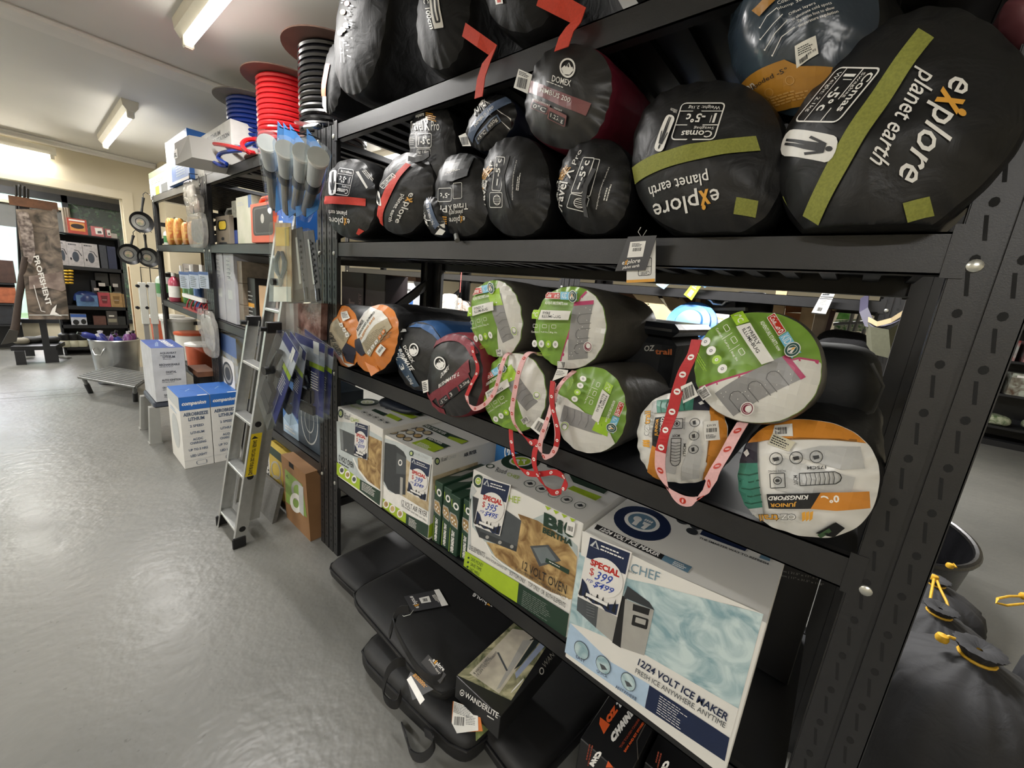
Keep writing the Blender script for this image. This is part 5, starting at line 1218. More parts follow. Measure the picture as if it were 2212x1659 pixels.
for i, (x, y) in enumerate(((680, 424), (757, 462), (832, 497), (785, 392), (860, 427), (940, 463), (888, 363), (965, 396), (1045, 432))): tp.disc(h(x, y), 10.5, SLAT2, 16, ry=4.6); tp.disc(h(x, y), 8.5, M_food if i % 2 else M_sand, 12, ry=3.6)
tp.poly([h(990, 315), h(1490, 520), h(1410, 555), h(950, 340)], DG); tp.poly([h(1290, 470), h(1490, 525), h(1415, 555), h(1260, 490)], LG); tp.text('12 VOLT AIR FRYER', h(975, 345), h(1230, 455), h(1005, 330), W_, .02, .2); tp.poly([h(1060, 480), h(1290, 575), h(1230, 600), h(1020, 500)], DG); tp.text('FEATURES', h(1045, 500), h(1195, 560), h(1065, 487), W_, .03); tp.poly([h(1020, 500), h(1230, 600), h(1110, 645), h(870, 545)], LG); tp.small(h(970, 535), h(1120, 600), h(920, 560), 4, W_)
sd.text('Road', h(1195, 745), h(1265, 720), h(1195, 700), SLATE, 0, .3); sd.text('CHEF', h(1272, 720), h(1360, 690), h(1272, 690), GR1); roundel(sd, h(1152, 735), 5.5, 8); sd.text('AIR FRYER', h(1440, 690), h(1578, 645), h(1440, 648), SLAT2, .04)
sd.poly([h(1105, 900), h(1590, 740), h(1590, 830), h(1105, 1050)], M_sand); sd.poly([h(1062, 1430), h(1105, 1400), h(1100, 1540), h(1050, 1570)], LG)
for p_, n_ in ((fr, 'front_print'), (tp, 'top_print'), (sd, 'side_print')): p_.obj(t, n_)
special(t, .007, H4, (868, 685), (1085, 770), (825, 1070), '299', '349')
# --- small oven
t, fr, tp, sd = carton('oven_box', 'white oven box with green base strip standing against the far post', 'box', .0, .44, -.008, -.388, SH4, .807, M_cw, G4)
fr.poly([h(62, 300), h(300, 330), h(555, 480), h(535, 1070), h(320, 940), h(70, 740)], inkm('#b7bfbf')); fr.poly([h(400, 450), h(555, 520), h(535, 1060), h(420, 980), h(300, 830), h(290, 700), h(410, 690)], M_food)
fr.line([h(240, 700), h(300, 830), h(400, 960), h(535, 1060)], .012, W_)
fr.poly([h(95, 380), h(280, 460), h(410, 520), h(400, 720), h(250, 680), h(110, 610)], SLATE); fr.poly([h(95, 380), h(130, 400), h(140, 620), h(110, 600)], inkm('#75797a')); fr.disc(h(165, 615), 2.4, STEEL, 8)
fr.text('12 VOLT OVEN', h(85, 720), h(245, 815), h(88, 660), K_, .02); fr.small(h(88, 735), h(250, 830), h(88, 755), 1, SLAT2, .7)
fr.poly([h(66, 745), h(318, 930), h(315, 1048), h(66, 880)], LG); fr.poly([h(318, 930), h(540, 1060), h(530, 1215), h(315, 1048)], DG); fr.small(h(340, 955), h(510, 1055), h(335, 1045), 6, W_, .4)
for x, y, c_ in ((122, 832, SLATE), (185, 880, M_food), (256, 930, SLATE)): fr.disc(h(x, y), 5.6, W_, 16, ry=9); fr.disc(h(x, y), 4, c_, 12, ry=5)
roundel(fr, h(110, 215), 5.5, 9.5); fr.text('Road', h(148, 270), h(212, 290), h(150, 205), SLATE, 0, .3); fr.text('CHEF', h(218, 300), h(305, 330), h(220, 255), LG)
roundel(tp, h(398, 95), 25, 7.5, inkm('#c4c8a2')); tp.disc(h(175, 112), 7, DG, 16, .7, ry=2.8); tp.text('Road CHEF', h(205, 138), h(320, 185), h(225, 120), LG)
for x, y in ((362, 208), (420, 236), (485, 262), (540, 291), (600, 318)): tp.disc(h(x, y), 6.6, DG, 16, .9, ry=3); tp.disc(h(x, y), 3, SLAT2, 8, ry=1.2)
for x, y in ((565, 138), (620, 165), (580, 75), (640, 98), (700, 120), (640, 60), (700, 85)): tp.disc(h(x, y), 6.5, SLAT2, 12, ry=2.4)
tp.poly([h(480, 175), h(615, 230), h(560, 250), h(435, 190)], DG); tp.poly([h(640, 225), h(770, 285), h(720, 308), h(590, 250)], LG); tp.poly([h(690, 165), h(940, 262), h(870, 282), h(650, 195)], LG); tp.poly([h(800, 165), h(1010, 240), h(960, 255), h(770, 180)], DG)
for p_, n_ in ((fr, 'front_print'), (tp, 'top_print')): p_.obj(t, n_)
special(t, -.003, H4, (262, 300), (408, 345), (250, 665), '299', '359')
# --- thin green boxes
M_gbox = mat('dark_green_carton', '#223d2d', .4, var=.06)
for i, (ya, yb, zt_, x0) in enumerate(((-.708, -.752, .700, .020), (-.753, -.796, .692, .025), (-.798, -.848, .683, .020), (-.854, -.898, .684, .03))):
    t, fr, tp, sd = carton('tray_box', ('thin green baking tray box touching the air fryer box', 'second thin green baking tray box from the air fryer', 'third thin green baking tray box from the air fryer', 'thin green baking tray box touching the big oven box')[i], 'box', x0, x0 + .24, ya, yb, SH4, zt_, M_gbox, 'thin green baking tray boxes')
    w = ya - yb; P = lambda u, v: V((x0, ya - u * w, SH4 + v * (zt_ - SH4)))
    fr.ell(P(.62, .84), P(.92, .84), P(.62, .90), W_, 16, .55); fr.line([P(.15, .92), P(.18, .84), P(.30, .80)], .0025, LG)
    fr.poly([P(.05, .70), P(.7, .70), P(.95, .62), P(.95, .48), P(.25, .50), P(.05, .56)], STEEL); fr.poly([P(.14, .68), P(.66, .68), P(.86, .61), P(.86, .50), P(.3, .52), P(.14, .57)], M_food)
    for u, v in ((.3, .62), (.55, .6), (.7, .55), (.4, .56)): fr.ell(P(u, v), P(u + .08, v), P(u, v + .018), W_, 8)
    fr.text('OVEN BAKING TRAY', P(.70, .04), P(.70, .42), P(.36, .04), W_, .05); fr.line([P(.2, .02), P(.2, .44)], .002, LG)
    Q = lambda u, v: V((x0 + u * .24, ya - v * w, zt_)); tp.poly([Q(.25, .2), Q(.6, .3), Q(.75, .8), Q(.4, .8)], STEEL)
    fr.obj(t, 'front_print'); tp.obj(t, 'top_print')
# --- odds and ends at the back of this shelf
t, fr, tp, sd = carton('shelf_carton', 'blue and white box deep behind the thin green boxes', 'box', .33, .55, -.72, -.86, SH4, .80, mat('blue_carton', '#2f6aa3', .4))

fr.text('20 BIG', V((.33, -.80, .56)), V((.33, -.80, .78)), V((.33, -.77, .56)), W_, .03); fr.obj(t, 'print')
t = empty('folded_pouch', (.25, -.16, .809), 'folded navy pouch lying on the far oven box', 'pouch')
m = MB(); m.pillow(Matrix.Translation((.30, -.20, .832)) @ Matrix.Rotation(.1, 4, 'Z'), .16, .13, .022, mat('navy_pouch', '#151c28', .5, bump=.2), .4, 10, .004); m.obj('pouch_body', t)
t, fr, tp, sd = carton('table_carton', 'black carton with small white dimensions, behind the ice machine box', 'box', .32, .56, -1.40, -1.83, SH4, .905, mat('black_carton', '#141416', .4))
f = lambda x, y: (1640 + x / 2.7238, 1050 + y / 2.7238)
fr.text('78cm x 28cm x 8cm | 31.5" x 11" x 3"', f(-40, 470), f(355, 555), f(-38, 455), inkm('#8f8d88')); fr.text('28cm x 80cm x 30cm | 11" x 31.5" x 11.8"', f(-40, 495), f(378, 590), f(-38, 480), inkm('#8f8d88')); fr.obj(t, 'lettering')

# ================================================================ under the shelf: flat black bags, boxes
M_can = mat('black_canvas', '#131314', .6, var=.12, scale=10, bump=.10, bscale=25)
M_can2 = mat('black_canvas_trim', '#121214', .5, var=.1)
def flatbag(label, x0, x1, y0, y1, z0, z1, rz, seed):
    c = V(((x0 + x1) / 2, (y0 + y1) / 2, z0)); t = empty('carry_bag', c, label, 'bag', 'flat black carry bags under the shelf')
    F = Matrix.Translation((c.x, c.y, (z0 + z1) / 2)) @ Matrix.Rotation(rz, 4, 'Z')
    hx, hy, hz = (x1 - x0) / 2, (y1 - y0) / 2, (z1 - z0) / 2
    m = MB(); m.pillow(F, hx, hy, hz, M_can, .22, 16, .006, seed, 9); m.obj('bag_body', t)
    m = MB(); P = []
    for k in range(40):
        a = 2 * math.pi * k / 40; u, w = math.cos(a), math.sin(a); g = 1 / (abs(u) ** 9 + abs(w) ** 9) ** (1 / 9)
        P.append(F @ V((hx * u * g * 1.004, hy * w * g * 1.004, hz * .35)))
    m.tube(P, .004, M_can2, 6, True); m.obj('zip', t)
    return t, F
tA, FA = flatbag('flat black bag lowest in the row, beside the far post foot', -.105, .48, -.385, -.10, .0, .10, .03, 1)
tB, FB = flatbag('flat black bag with white lettering and charcoal swing tag on top', -.20, .36, -1.07, -.47, .13, .205, -.03, 2)
tC, FC = flatbag('thick black zipped bag on the floor with looped handles towards the aisle', -.235, .30, -1.17, -.62, .0, .128, .08, 3)
tD, FD = flatbag('black bag lying on the floor in front of the chainsaw boxes', -.14, .35, -1.38, -1.175, .0, .11, -.12, 4)
pr = Print((0, 0, .206), (0, 0, 1), h0=.0065); J = crop(700, 1160, 3.0722)
explore(pr, H5(1235, 265), H5(1052, 165), H5(1250, 232), False); pr.text('planet earth', H5(1265, 225), H5(1082, 135), H5(1275, 208), W_); pr.obj(tB, 'lettering')
zl = [at(*H5(*p), z=.212) for p in ((458, 155), (765, 92), (845, 232), (530, 290))]
mb, o, nn = card(zl, 0, M_tagk); mb.obj('swing_tag', tB); pr = Print(o, nn, h0=.0006)
pr.poly([H5(720, 100), H5(765, 92), H5(845, 232), H5(788, 243)], W_); pr.poly([H5(588, 172), H5(675, 152), H5(695, 205), H5(610, 218)], W_); pr.barcode(H5(625, 205), H5(665, 198), H5(618, 178), K_)
explore(pr, H5(565, 262), H5(505, 160), H5(592, 255), False); pr.small(H5(700, 150), H5(755, 225), H5(730, 140), 3, W_); pr.obj(tB, 'swing_tag_print')
m = MB(); m.tube([at(*H5(*p), z=z) for p, z in (((540, 275), .214), ((510, 315), .212), ((455, 330), .205), ((410, 300), .20), ((430, 258), .206), ((500, 258), .212))], .0012, loopm, 5); m.obj('tag_loop', tB)
def handle(t, pts, w, dirs=None, name='handle'):
    P = [V(p) for p in pts]; Q = []; N = len(P)
    for i in range(N - 1):
        p0, p1, p2, p3 = P[max(i - 1, 0)], P[i], P[i + 1], P[min(i + 2, N - 1)]
        for k in range(5):
            u = k / 5; Q.append(.5 * ((2 * p1) + (p2 - p0) * u + (2 * p0 - 5 * p1 + 4 * p2 - p3) * u ** 2 + (3 * p1 - p0 - 3 * p2 + p3) * u ** 3))
    Q.append(P[-1]); m = MB(); m.ribbon(Q, dirs or V((0, .35, 1)), w, M_can2, .004); m.obj(name, t)
hz = lambda p, x: at(*H5(*p), x=x)
handle(tB, [hz((380, 330), -.20), hz((370, 400), -.225), hz((440, 560), -.235), hz((560, 760), -.24), hz((690, 880), -.235), hz((790, 870), -.22), hz((800, 800), -.21)], .028)
handle(tB, [hz((500, 265), -.19), hz((430, 270), -.205), hz((380, 330), -.215), hz((345, 440), -.225), hz((330, 500), -.215)], .022)
handle(tC, [hz((470, 730), -.235), hz((390, 740), -.26), hz((310, 830), -.275), hz((275, 1000), -.28), hz((330, 1090), -.275), hz((400, 1095), -.26), hz((430, 1000), -.245)], .028)
handle(tC, [hz((440, 1290), -.245), hz((480, 1400), -.265), hz((520, 1530), -.275), hz((610, 1570), -.28), hz((700, 1500), -.275), hz((715, 1400), -.262), hz((640, 1340), -.245)], .028)
zl = [at(*H5(*p), x=x) for p, x in (((515, 815), -.245), ((715, 970), -.245), ((600, 1105), -.262), ((482, 885), -.262))]
mb, o, nn = card(zl, 0, M_tagk); mb.obj('swing_tag', tC); pr = Print(o, nn, h0=.0006); pr.poly([H5(482, 885), H5(520, 850), H5(640, 1060), H5(600, 1105)], W_); pr.small(H5(560, 830), H5(690, 960), H5(530, 850), 4, GOLD); pr.obj(tC, 'swing_tag_print')
zl = [at(*H5(*p), x=x) for p, x in (((670, 665), -.215), ((825, 840), -.215), ((770, 920), -.23), ((605, 735), -.23))]
mb, o, nn = card(zl, 0, M_tagk); mb.obj('swing_tag', tB); pr = Print(o, nn, h0=.0006); explore(pr, H5(705, 720), H5(800, 815), H5(720, 700), False); pr.text('planet earth', H5(675, 715), H5(770, 855), H5(690, 695), W_); pr.obj(tB, 'swing_tag_print')
# orange edged card and leaflet under the table box
t = empty('product_card', at(*H5(900, 1200), x=-.20), 'white product card with orange edge and barcode below the hiking table box', 'card')
zl = [at(*H5(*p), x=x) for p, x in (((885, 1075), -.175), ((1115, 1150), -.175), ((1125, 1350), -.195), ((870, 1350), -.195))]
mb, o, nn = card(zl, 0, mat('orange_card', '#c9743a', .5)); mb.obj('card_body', t); pr = Print(o, nn, h0=.0006); pr.poly([H5(895, 1072), H5(1105, 1155), H5(1110, 1330), H5(915, 1355), H5(875, 1290)], M_tagc); pr.barcode(H5(895, 1280), H5(985, 1290), H5(900, 1205), K_); pr.small(H5(900, 1085), H5(1080, 1150), H5(890, 1170), 7, SLATE, .35); pr.small(H5(1000, 1195), H5(1100, 1205), H5(1000, 1280), 6, SLATE, .35); pr.obj(t, 'print')
zl = [at(*H5(*p), x=x) for p, x in (((1090, 1250), -.15), ((1230, 1290), -.15), ((1110, 1420), -.165), ((1085, 1360), -.165))]
mb, o, nn = card(zl, 0, mat('leafy_photo', '#5d6a3c', .4, scale=30, col2='#8f9a63')); mb.obj('leaflet', None, 'green photo leaflet poking out under the hiking table box', 'leaflet')
# hiking table box
M_bbox = mat('black_gloss_carton', '#1a1a1b', .3, var=.05)
c0 = at(*H5(915, 850), z=.285); c1 = at(*H5(1345, 1165), z=.285); c2 = at(*H5(1465, 345), z=.285)
dy = (c1 - c0); dx = (c2 - c0); dy.z = 0; dx.z = 0; ux = dx.normalized(); uy = V((-ux.y, ux.x, 0)) * -1
wy = dy.dot(uy); lx = .33
t = empty('hiking_table_box', c0 + ux * lx / 2 + uy * wy / 2 - V((0, 0, .078)), 'black box with a camping photo on its lid, tilted on the flat black bags', 'box')
F = Matrix(((ux.x, uy.x, 0, c0.x), (ux.y, uy.y, 0, c0.y), (0, 0, 1, .207), (0, 0, 0, 1)))
m = MB(); m.box((0, 0, 0), (lx, wy, .078), M_bbox, F, .0015); m.obj('carton_body', t)
tp = Print((0, 0, .285), (0, 0, 1)); fr = Print(c0, -ux); sd = Print(c0 + uy * wy, uy)
tp.poly([H5(925, 848), H5(1465, 348), H5(1740, 545), H5(1395, 1070)], mat('bush_photo', '#4c5238', .3, scale=22, dist=1, col2='#b5ae8c')); tp.poly([H5(1030, 830), H5(1410, 440), H5(1660, 480), H5(1290, 1010)], mat('pale_photo', '#a59d90', .3, scale=12, col2='#cfc8b4'))
tp.poly([H5(1500, 540), H5(1580, 540), H5(1300, 960), H5(1265, 975)], STEEL); tp.poly([H5(1680, 530), H5(1720, 560), H5(1440, 880), H5(1430, 830)], inkm('#8d97ad', .3)); tp.poly([H5(1600, 530), H5(1690, 500), H5(1480, 760), H5(1420, 800)], inkm('#2b3230', .3)); tp.line([H5(1280, 650), H5(1360, 810)], .006, SLATE)
tp.ell(H5(1450, 940), H5(1500, 890), H5(1420, 980), W_, 14); tp.text('AD', H5(1556, 545), H5(1615, 460), H5(1600, 555), K_, .03); tp.text('ULTRA LIGHT CAMPING', H5(1085, 850), H5(1260, 640), H5(1105, 862), SLATE); tp.text('& HIKING TABLE', H5(1058, 832), H5(1190, 690), H5(1080, 846), SLATE)
fr.text('WANDERLITE', H5(990, 1035), H5(1278, 1225), H5(1000, 990), W_, .01); fr.disc(H5(968, 998), 5, W_, 16, .75, ry=7); fr.disc(H5(968, 1000), 2, W_, 10); fr.small(H5(1190, 1190), H5(1280, 1245), H5(1188, 1205), 1, W_, .7)
sd.text('WAND', H5(1690, 790), H5(1800, 640), H5(1665, 745), inkm('#9a9892')); sd.disc(H5(1662, 808), 5, W_, 14, .7, ry=8)
for p_, n_ in ((tp, 'lid_print'), (fr, 'end_print'), (sd, 'side_print')): p_.obj(t, n_)
# chainsaw bag boxes
OR2 = inkm('#d2592c', .4); BR2 = inkm('#7d3524', .45)
for i, (x0, ya, yb, zt_) in enumerate(((-.08, -1.452, -1.582, .30), (.01, -1.592, -1.735, .27))):
    t, fr, tp, sd = carton('chainsaw_bag_box', ('black box with orange wedge and white capitals under the ice machine box', 'black box with orange wedge deeper under the shelf beside its twin')[i], 'box', x0, x0 + .34, ya, yb, .0, zt_, M_bbox, 'chainsaw bag boxes')
    if i == 0:
        k = H6
        tp.poly([k(300, 315), k(395, 385), k(335, 480), k(290, 380)], OR2); tp.text('OZ', k(385, 385), k(480, 245), k(345, 330), OR2, .09); tp.text('TE', k(475, 245), k(560, 150), k(455, 175), W_, .09); tp.text('CHAINSAW', k(425, 575), k(725, 150), k(390, 500), W_, .1, .1); tp.text('THE TOUGH CHAINSAW BAG', k(505, 620), k(760, 235), k(482, 608), BR2, .05); tp.text('SAW AND KIT STORED CLEAN', k(545, 662), k(790, 285), k(525, 648), OR2, .05)
        fr.text('CHA', k(330, 650), k(235, 800), k(270, 640), W_, .1); fr.small(k(190, 570), k(140, 800), k(240, 590), 2, BR2); fr.poly([k(380, 735), k(430, 800), k(355, 800)], OR2)
    else:
        k = H6
        tp.poly([k(935, 410), k(1040, 490), k(990, 572), k(935, 470)], OR2); tp.text('CH', k(1095, 670), k(1170, 570), k(1070, 605), W_, .1); tp.small(k(1190, 690), k(1290, 600), k(1230, 750), 2, BR2)
        fr.text('CH', k(990, 740), k(930, 860), k(930, 730), W_, .1); fr.small(k(860, 640), k(820, 800), k(910, 670), 2, BR2)
    tp.obj(t, 'top_print'); fr.obj(t, 'front_print')
    m = MB(); m.tube([V((x0 + .06, yb, zt_ + .0005)), V((x0 + .1, yb + .02, zt_ + .0005)), V((x0 + .2, yb + .02, zt_ + .0005)), V((x0 + .24, yb, zt_ + .0005))], .0012, inkm('#55504b'), 5); m.obj('lid_flap', t)
# ================================================================ the racks beyond the ladder: hose spools, boxes, bottles
M_clear = clearm('clear_blister')
M_flange = mat('brown_spool_board', '#6b5148', .7, var=.12, scale=9)
M_grey_c = mat('grey_carton', '#8f8d88', .55, var=.05, scale=6)
M_kraft = mat('kraft_carton', '#8f6a47', .6, var=.06, scale=8)
M_alu = mat('brushed_aluminium', '#b9bab8', .38, .75, var=.05, scale=40)
M_blkp = mat('black_plastic', '#161618', .4, var=.06)
def gbox(name, label, cat, x0, d, pl, pr_, pym, ptop, z0, mt, group=None, draw=None, top=None):
    """carton on a shelf, its front on the plane x0, between pixel columns pl and pr_, top at pixel row ptop"""
    ya = at(pl, pym, x=x0).y; yb = at(pr_, pym, x=x0).y; zt_ = at((pl + pr_) / 2, ptop, x=x0).z
    t, fr, tp, sd = carton(name, label, cat, x0, x0 + d, ya, yb, z0, zt_, mt, group)
    if draw:
        f = lambda u, v: V((x0, ya + (yb - ya) * u, z0 + (zt_ - z0) * v)); draw(fr, f); fr.obj(t, 'front_print')
    if top:
        f = lambda u, v: V((x0 + d * v, ya + (yb - ya) * u, zt_)); top(tp, f); tp.obj(t, 'top_print')
    return t
def spool(label, y, mcoil, hname, R=.145, fl=.225, zb=2.002, zt_=2.44, fm=None):
    t = empty('hose_spool', (.2, y, zb), label, 'hose spool', 'hose spools on the top shelf')
    F = frame_of(t); fm = fm or M_flange
    m = MB(); m.lathe([(fl, 0), (fl, .006)], fm, F, 40); m.obj('flange', t)
    m = MB(); m.lathe([(fl, zt_ - zb - .006), (fl, zt_ - zb)], fm, F, 40); m.obj('flange', t)
    m = MB(); m.lathe([(R - .02, .006), (R - .02, zt_ - zb - .006)], fm, F, 24); m.obj('core', t)
    m = MB(); P = []; r = .0125; n_ = int((zt_ - zb - .03) / (2 * r * 1.02)); NS = 36
    for i in range(n_ * NS + 1):
        a = 2 * math.pi * i / NS; P.append(F @ V((R * math.cos(a), R * math.sin(a), .02 + i / NS * 2 * r * 1.02)))
    m.tube(P, r, mcoil, 7); m.obj(hname, t)
    return t
M_hr = mat('red_hose', '#a3181d', .25, var=.05); M_hb = mat('blue_hose', '#16307e', .25, var=.05); M_hk = mat('black_hose', '#0e0e10', .22, var=.05)
s1 = spool('black hose spool with brown board flange, nearest of the spools on the rack', .43, M_hk, 'hose_coil')
s2 = spool('red hose spool with brown board flange between the blue and black spools', .98, M_hr, 'hose_coil')
s3 = spool('blue hose spool with grey flange beside the grey cartons', 1.50, M_hb, 'hose_coil', fm=mat('grey_spool_board', '#7b7872', .7))
def tail(t, pts, mt, r=.011):
    P = [at(px, py, x=x) for px, py, x in pts]; Q = []; N = len(P)
    for i in range(N - 1):
        p0, p1, p2, p3 = P[max(i - 1, 0)], P[i], P[i + 1], P[min(i + 2, N - 1)]
        for k in range(5):
            u = k / 5; Q.append(.5 * ((2 * p1) + (p2 - p0) * u + (2 * p0 - 5 * p1 + 4 * p2 - p3) * u ** 2 + (3 * p1 - p0 - 3 * p2 + p3) * u ** 3))
    m = MB(); m.tube(Q + [P[-1]], r, mt, 7); m.obj('hose_end', t)
tail(s3, [(560, 300, .08), (520, 318, .03), (460, 318, -.03), (447, 335, -.06), (470, 355, -.06), (490, 358, -.03)], M_hb); tail(s3, [(520, 325, .0), (480, 330, -.05), (472, 342, -.06), (490, 354, -.04)], M_hb)
tail(s2, [(570, 300, .08), (535, 302, .0), (523, 312, -.05), (535, 328, -.06), (548, 330, -.02)], M_hr); tail(s2, [(545, 330, -.03), (520, 322, -.05), (490, 315, -.06), (463, 311, -.07)], M_hr)
tail(s1, [(640, 265, .06), (665, 270, -.03), (690, 272, -.06), (660, 276, -.05)], M_hk)
Cm = crop(280, 160, 4.148)
# cartons on top
t = empty('grey_carton', at(470, 345, x=.1), 'long grey carton jutting out over the top shelf edge, taped end', 'box')
p = [at(*Cm(*q), x=x) for q, x in (((410, 815), -.22), ((560, 745), -.16), ((530, 545), -.16), ((400, 620), -.22))]
dv = V((.80, -.55, -.03)).normalized() * .50
m = MB(); b8 = [p[0], p[1], p[1] + dv, p[0] + dv, p[3], p[2], p[2] + dv, p[3] + dv]; m.hexa(b8, M_grey_c); m.obj('carton_body', t)
pr = Print(p[0], (p[1] - p[0]).cross(p[3] - p[0]) if (p[1] - p[0]).cross(p[3] - p[0]).dot(CAM - p[0]) > 0 else (p[3] - p[0]).cross(p[1] - p[0]))
pr.poly([Cm(395, 690), Cm(425, 665), Cm(430, 750), Cm(400, 765)], W_); pr.text('5L', Cm(400, 750), Cm(425, 740), Cm(400, 710), SLATE, .05); pr.obj(t, 'end_print')
def d_(pr, f):
    pr.text('SEVEN LITHIUM', f(.08, .62), f(.72, .62), f(.08, .80), SLAT2, .03); pr.text('4000 POWER STATION', f(.08, .38), f(.96, .38), f(.08, .56), SLAT2, .03); pr.text('1000 LITHIUM', f(.08, .1), f(.6, .1), f(.08, .26), SLAT2, .02)
gbox('power_station_carton', 'white open-topped carton with dark capitals behind the blue hose spool', 'box', .02, .30, 428, 500, 310, 276, 2.12, mat('offwhite_carton', '#c9c8c4', .5), None, d_)
M_bluec = mat('bright_blue_carton', '#2f68b5', .4, var=.03)
def d_(pr, f):
    pr.poly([f(0, 0), f(.2, 0), f(.22, .55), f(.05, 1), f(0, 1)], W_); pr.poly([f(0, .0), f(1, 0), f(1, .06), f(0, .06)], W_); pr.small(f(.42, .40), f(.9, .40), f(.42, .12), 5, SKYB); pr.line([f(.25, .8), f(.4, .6), f(.7, .9)], .006, W_)
gbox('blue_carton', 'tall blue and white carton standing below the taped grey carton', 'box', -.03, .22, 360, 408, 350, 289, 2.001, M_bluec, None, d_)
def d_(pr, f):
    pr.poly([f(0, .78), f(1, .78), f(1, 1), f(0, 1)], inkm('#6f755e')); pr.small(f(.1, .7), f(.9, .7), f(.1, .5), 3, inkm('#6f755e')); pr.poly([f(.3, .05), f(.5, .05), f(.5, .4), f(.3, .4)], LG); pr.poly([f(.6, .05), f(.9, .05), f(.9, .4), f(.6, .4)], SLATE)
gbox('green_white_carton', 'pale green and white carton at the far end of the top shelf', 'box', .04, .3, 322, 366, 390, 362, 2.001, M_cw, None, d_)
gbox('kraft_box', 'low white tray box on the top shelf next to the blue carton', 'box', .0, .25, 405, 440, 370, 362, 2.001, M_cw)
# second shelf, near bay
def handle_arch(t, x, ya, yb, z, h, mt, r=.008, name='handle'):
    m = MB(); m.tube([V((x, ya, z)), V((x, ya, z + h * .7)), V((x, ya + (yb - ya) * .2, z + h)), V((x, yb - (yb - ya) * .2, z + h)), V((x, yb, z + h * .7)), V((x, yb, z))], r, mt, 8); m.obj(name, t)
t = gbox('camp_light', 'beige camping light with yellow lens and arched handle on the second shelf', 'lamp', .05, .12, 467, 495, 500, 466, SH2, mat('beige_plastic', '#8b8070', .45), None, lambda pr, f: (rrect(pr, f, .15, .50, .85, .86, K_, None, .12), rrect(pr, f, .25, .54, .80, .82, inkm('#e8c93a'), None, .12), pr.disc(f(.35, .2), 1, SLAT2, 8) if 0 else pr.ell(f(.5, .22), f(.62, .22), f(.5, .28), SLAT2, 10), rrect(pr, f, .2, .02, .8, .1, SLAT2, None, .04)))
handle_arch(t, .11, at(486, 480, x=.1).y, at(508, 480, x=.1).y, SH2 + .17, .085, mat('grey_handle', '#a9aaa6', .4))
t = gbox('blue_fan_unit', 'blue and black portable unit between the camping light and the pale box', 'appliance', .08, .12, 494, 514, 500, 470, SH2, M_blkp, None, lambda pr, f: rrect(pr, f, .05, .05, .95, .55, inkm('#2c4a9a'), None, .06))
gbox('pale_box', 'grey patterned box standing behind the tall white box on the second shelf', 'box', .08, .2, 502, 520, 480, 432, SH2, mat('grey_pattern_carton', '#8d9186', .5, scale=60, col2='#b5b5a8'))
gbox('white_box', 'tall white box beside the orange and black power unit', 'box', .03, .22, 512, 545, 480, 423, SH2, mat('cream_white_carton', '#cfcdbb', .45, scale=8, col2='#bdbfa8'), None, lambda pr, f: (pr.poly([f(.8, .75), f(1, .75), f(1, 1), f(.8, 1)], inkm('#3f6aa5')), pr.small(f(.1, .9), f(.6, .9), f(.1, .8), 2, GR1)))
M_orgp = mat('orange_plastic', '#c8502d', .4, var=.04)
t = gbox('power_unit', 'orange and black power unit with a top handle, half behind the ladder', 'appliance', -.02, .2, 542, 590, 480, 437, SH2, M_orgp, None, lambda pr, f: (rrect(pr, f, .10, .18, 1.0, .92, K_, None, .1), rrect(pr, f, .16, .22, 1.0, .88, SLAT2, None, .08), rrect(pr, f, .20, .25, 1.0, .85, K_, None, .08), pr.ell(f(.55, .6), f(.63, .6), f(.55, .72), STEEL, 14)))
handle_arch(t, .02, at(556, 440, x=0).y, at(580, 440, x=0).y, at(560, 440, x=0).z - .02, .05, M_orgp, .012)
gbox('blue_brand_box', 'blue box with white lettering between the ladder and the lantern packs', 'box', .0, .15, 586, 640, 480, 445, SH2, M_bluec, None, lambda pr, f: pr.text('com', f(.1, .35), f(.5, .35), f(.1, .62), W_, .03))
# third shelf, near bay
for i, (a, b) in enumerate(((466, 484), (486, 507))):
    gbox('tall_grey_box', ('tall pale grey carton at the far side of the third shelf bay', 'tall pale grey carton touching the brown patterned box stack')[i], 'box', .03, .3, a, b, 620, 545 + i * 2, SH3, mat('pale_grey_carton', '#a9aab0', .5, var=.04), 'tall pale cartons', lambda pr, f: (pr.text('AIRFLOW', f(.62, .62), f(.62, .9), f(.3, .62), SLATE), pr.poly([f(.3, .35), f(.75, .35), f(.75, .48), f(.3, .48)], GR1), pr.small(f(.3, .95), f(.8, .95), f(.3, .6), 6, GR1)))
ya, yb = at(500, 620, x=.05).y, at(524, 620, x=.05).y
for i in range(3):
    z0 = SH3 + i * .145; t, fr, tp, sd = carton('brown_patterned_box', ('bottom', 'middle', 'top')[i] + ' box of the brown speckled stack on the third shelf', 'box', .05, .33, ya, yb, z0, z0 + .143, mat('taupe_speckled_carton', '#7a6f60', .5, var=.12, scale=40), 'brown speckled box stack'); fr.small(V((.05, ya - .02, z0 + .12)), V((.05, ya - .1, z0 + .12)), V((.05, ya - .02, z0 + .08)), 2, GOLD); fr.obj(t, 'print')
for i, (a, b, tp_, m_) in enumerate(((526, 552, 600, '#1c1b1c'), (528, 560, 560, '#2a2523'))):
    gbox('dark_carton_or_block', ('dark carton with pale rows of print beside the brown stack', 'large dark brown carton deep behind the brown stack')[i], 'box', .08 + .2 * i, .18, a, b, 650, tp_, SH3, mat('dark_carton_or_block%d' % i, m_, .5), None, lambda pr, f: (pr.small(f(.1, .75), f(.9, .75), f(.1, .2), 7, GR1, .3), pr.poly([f(.1, .42), f(.9, .42), f(.9, .5), f(.1, .5)], GOLD)))
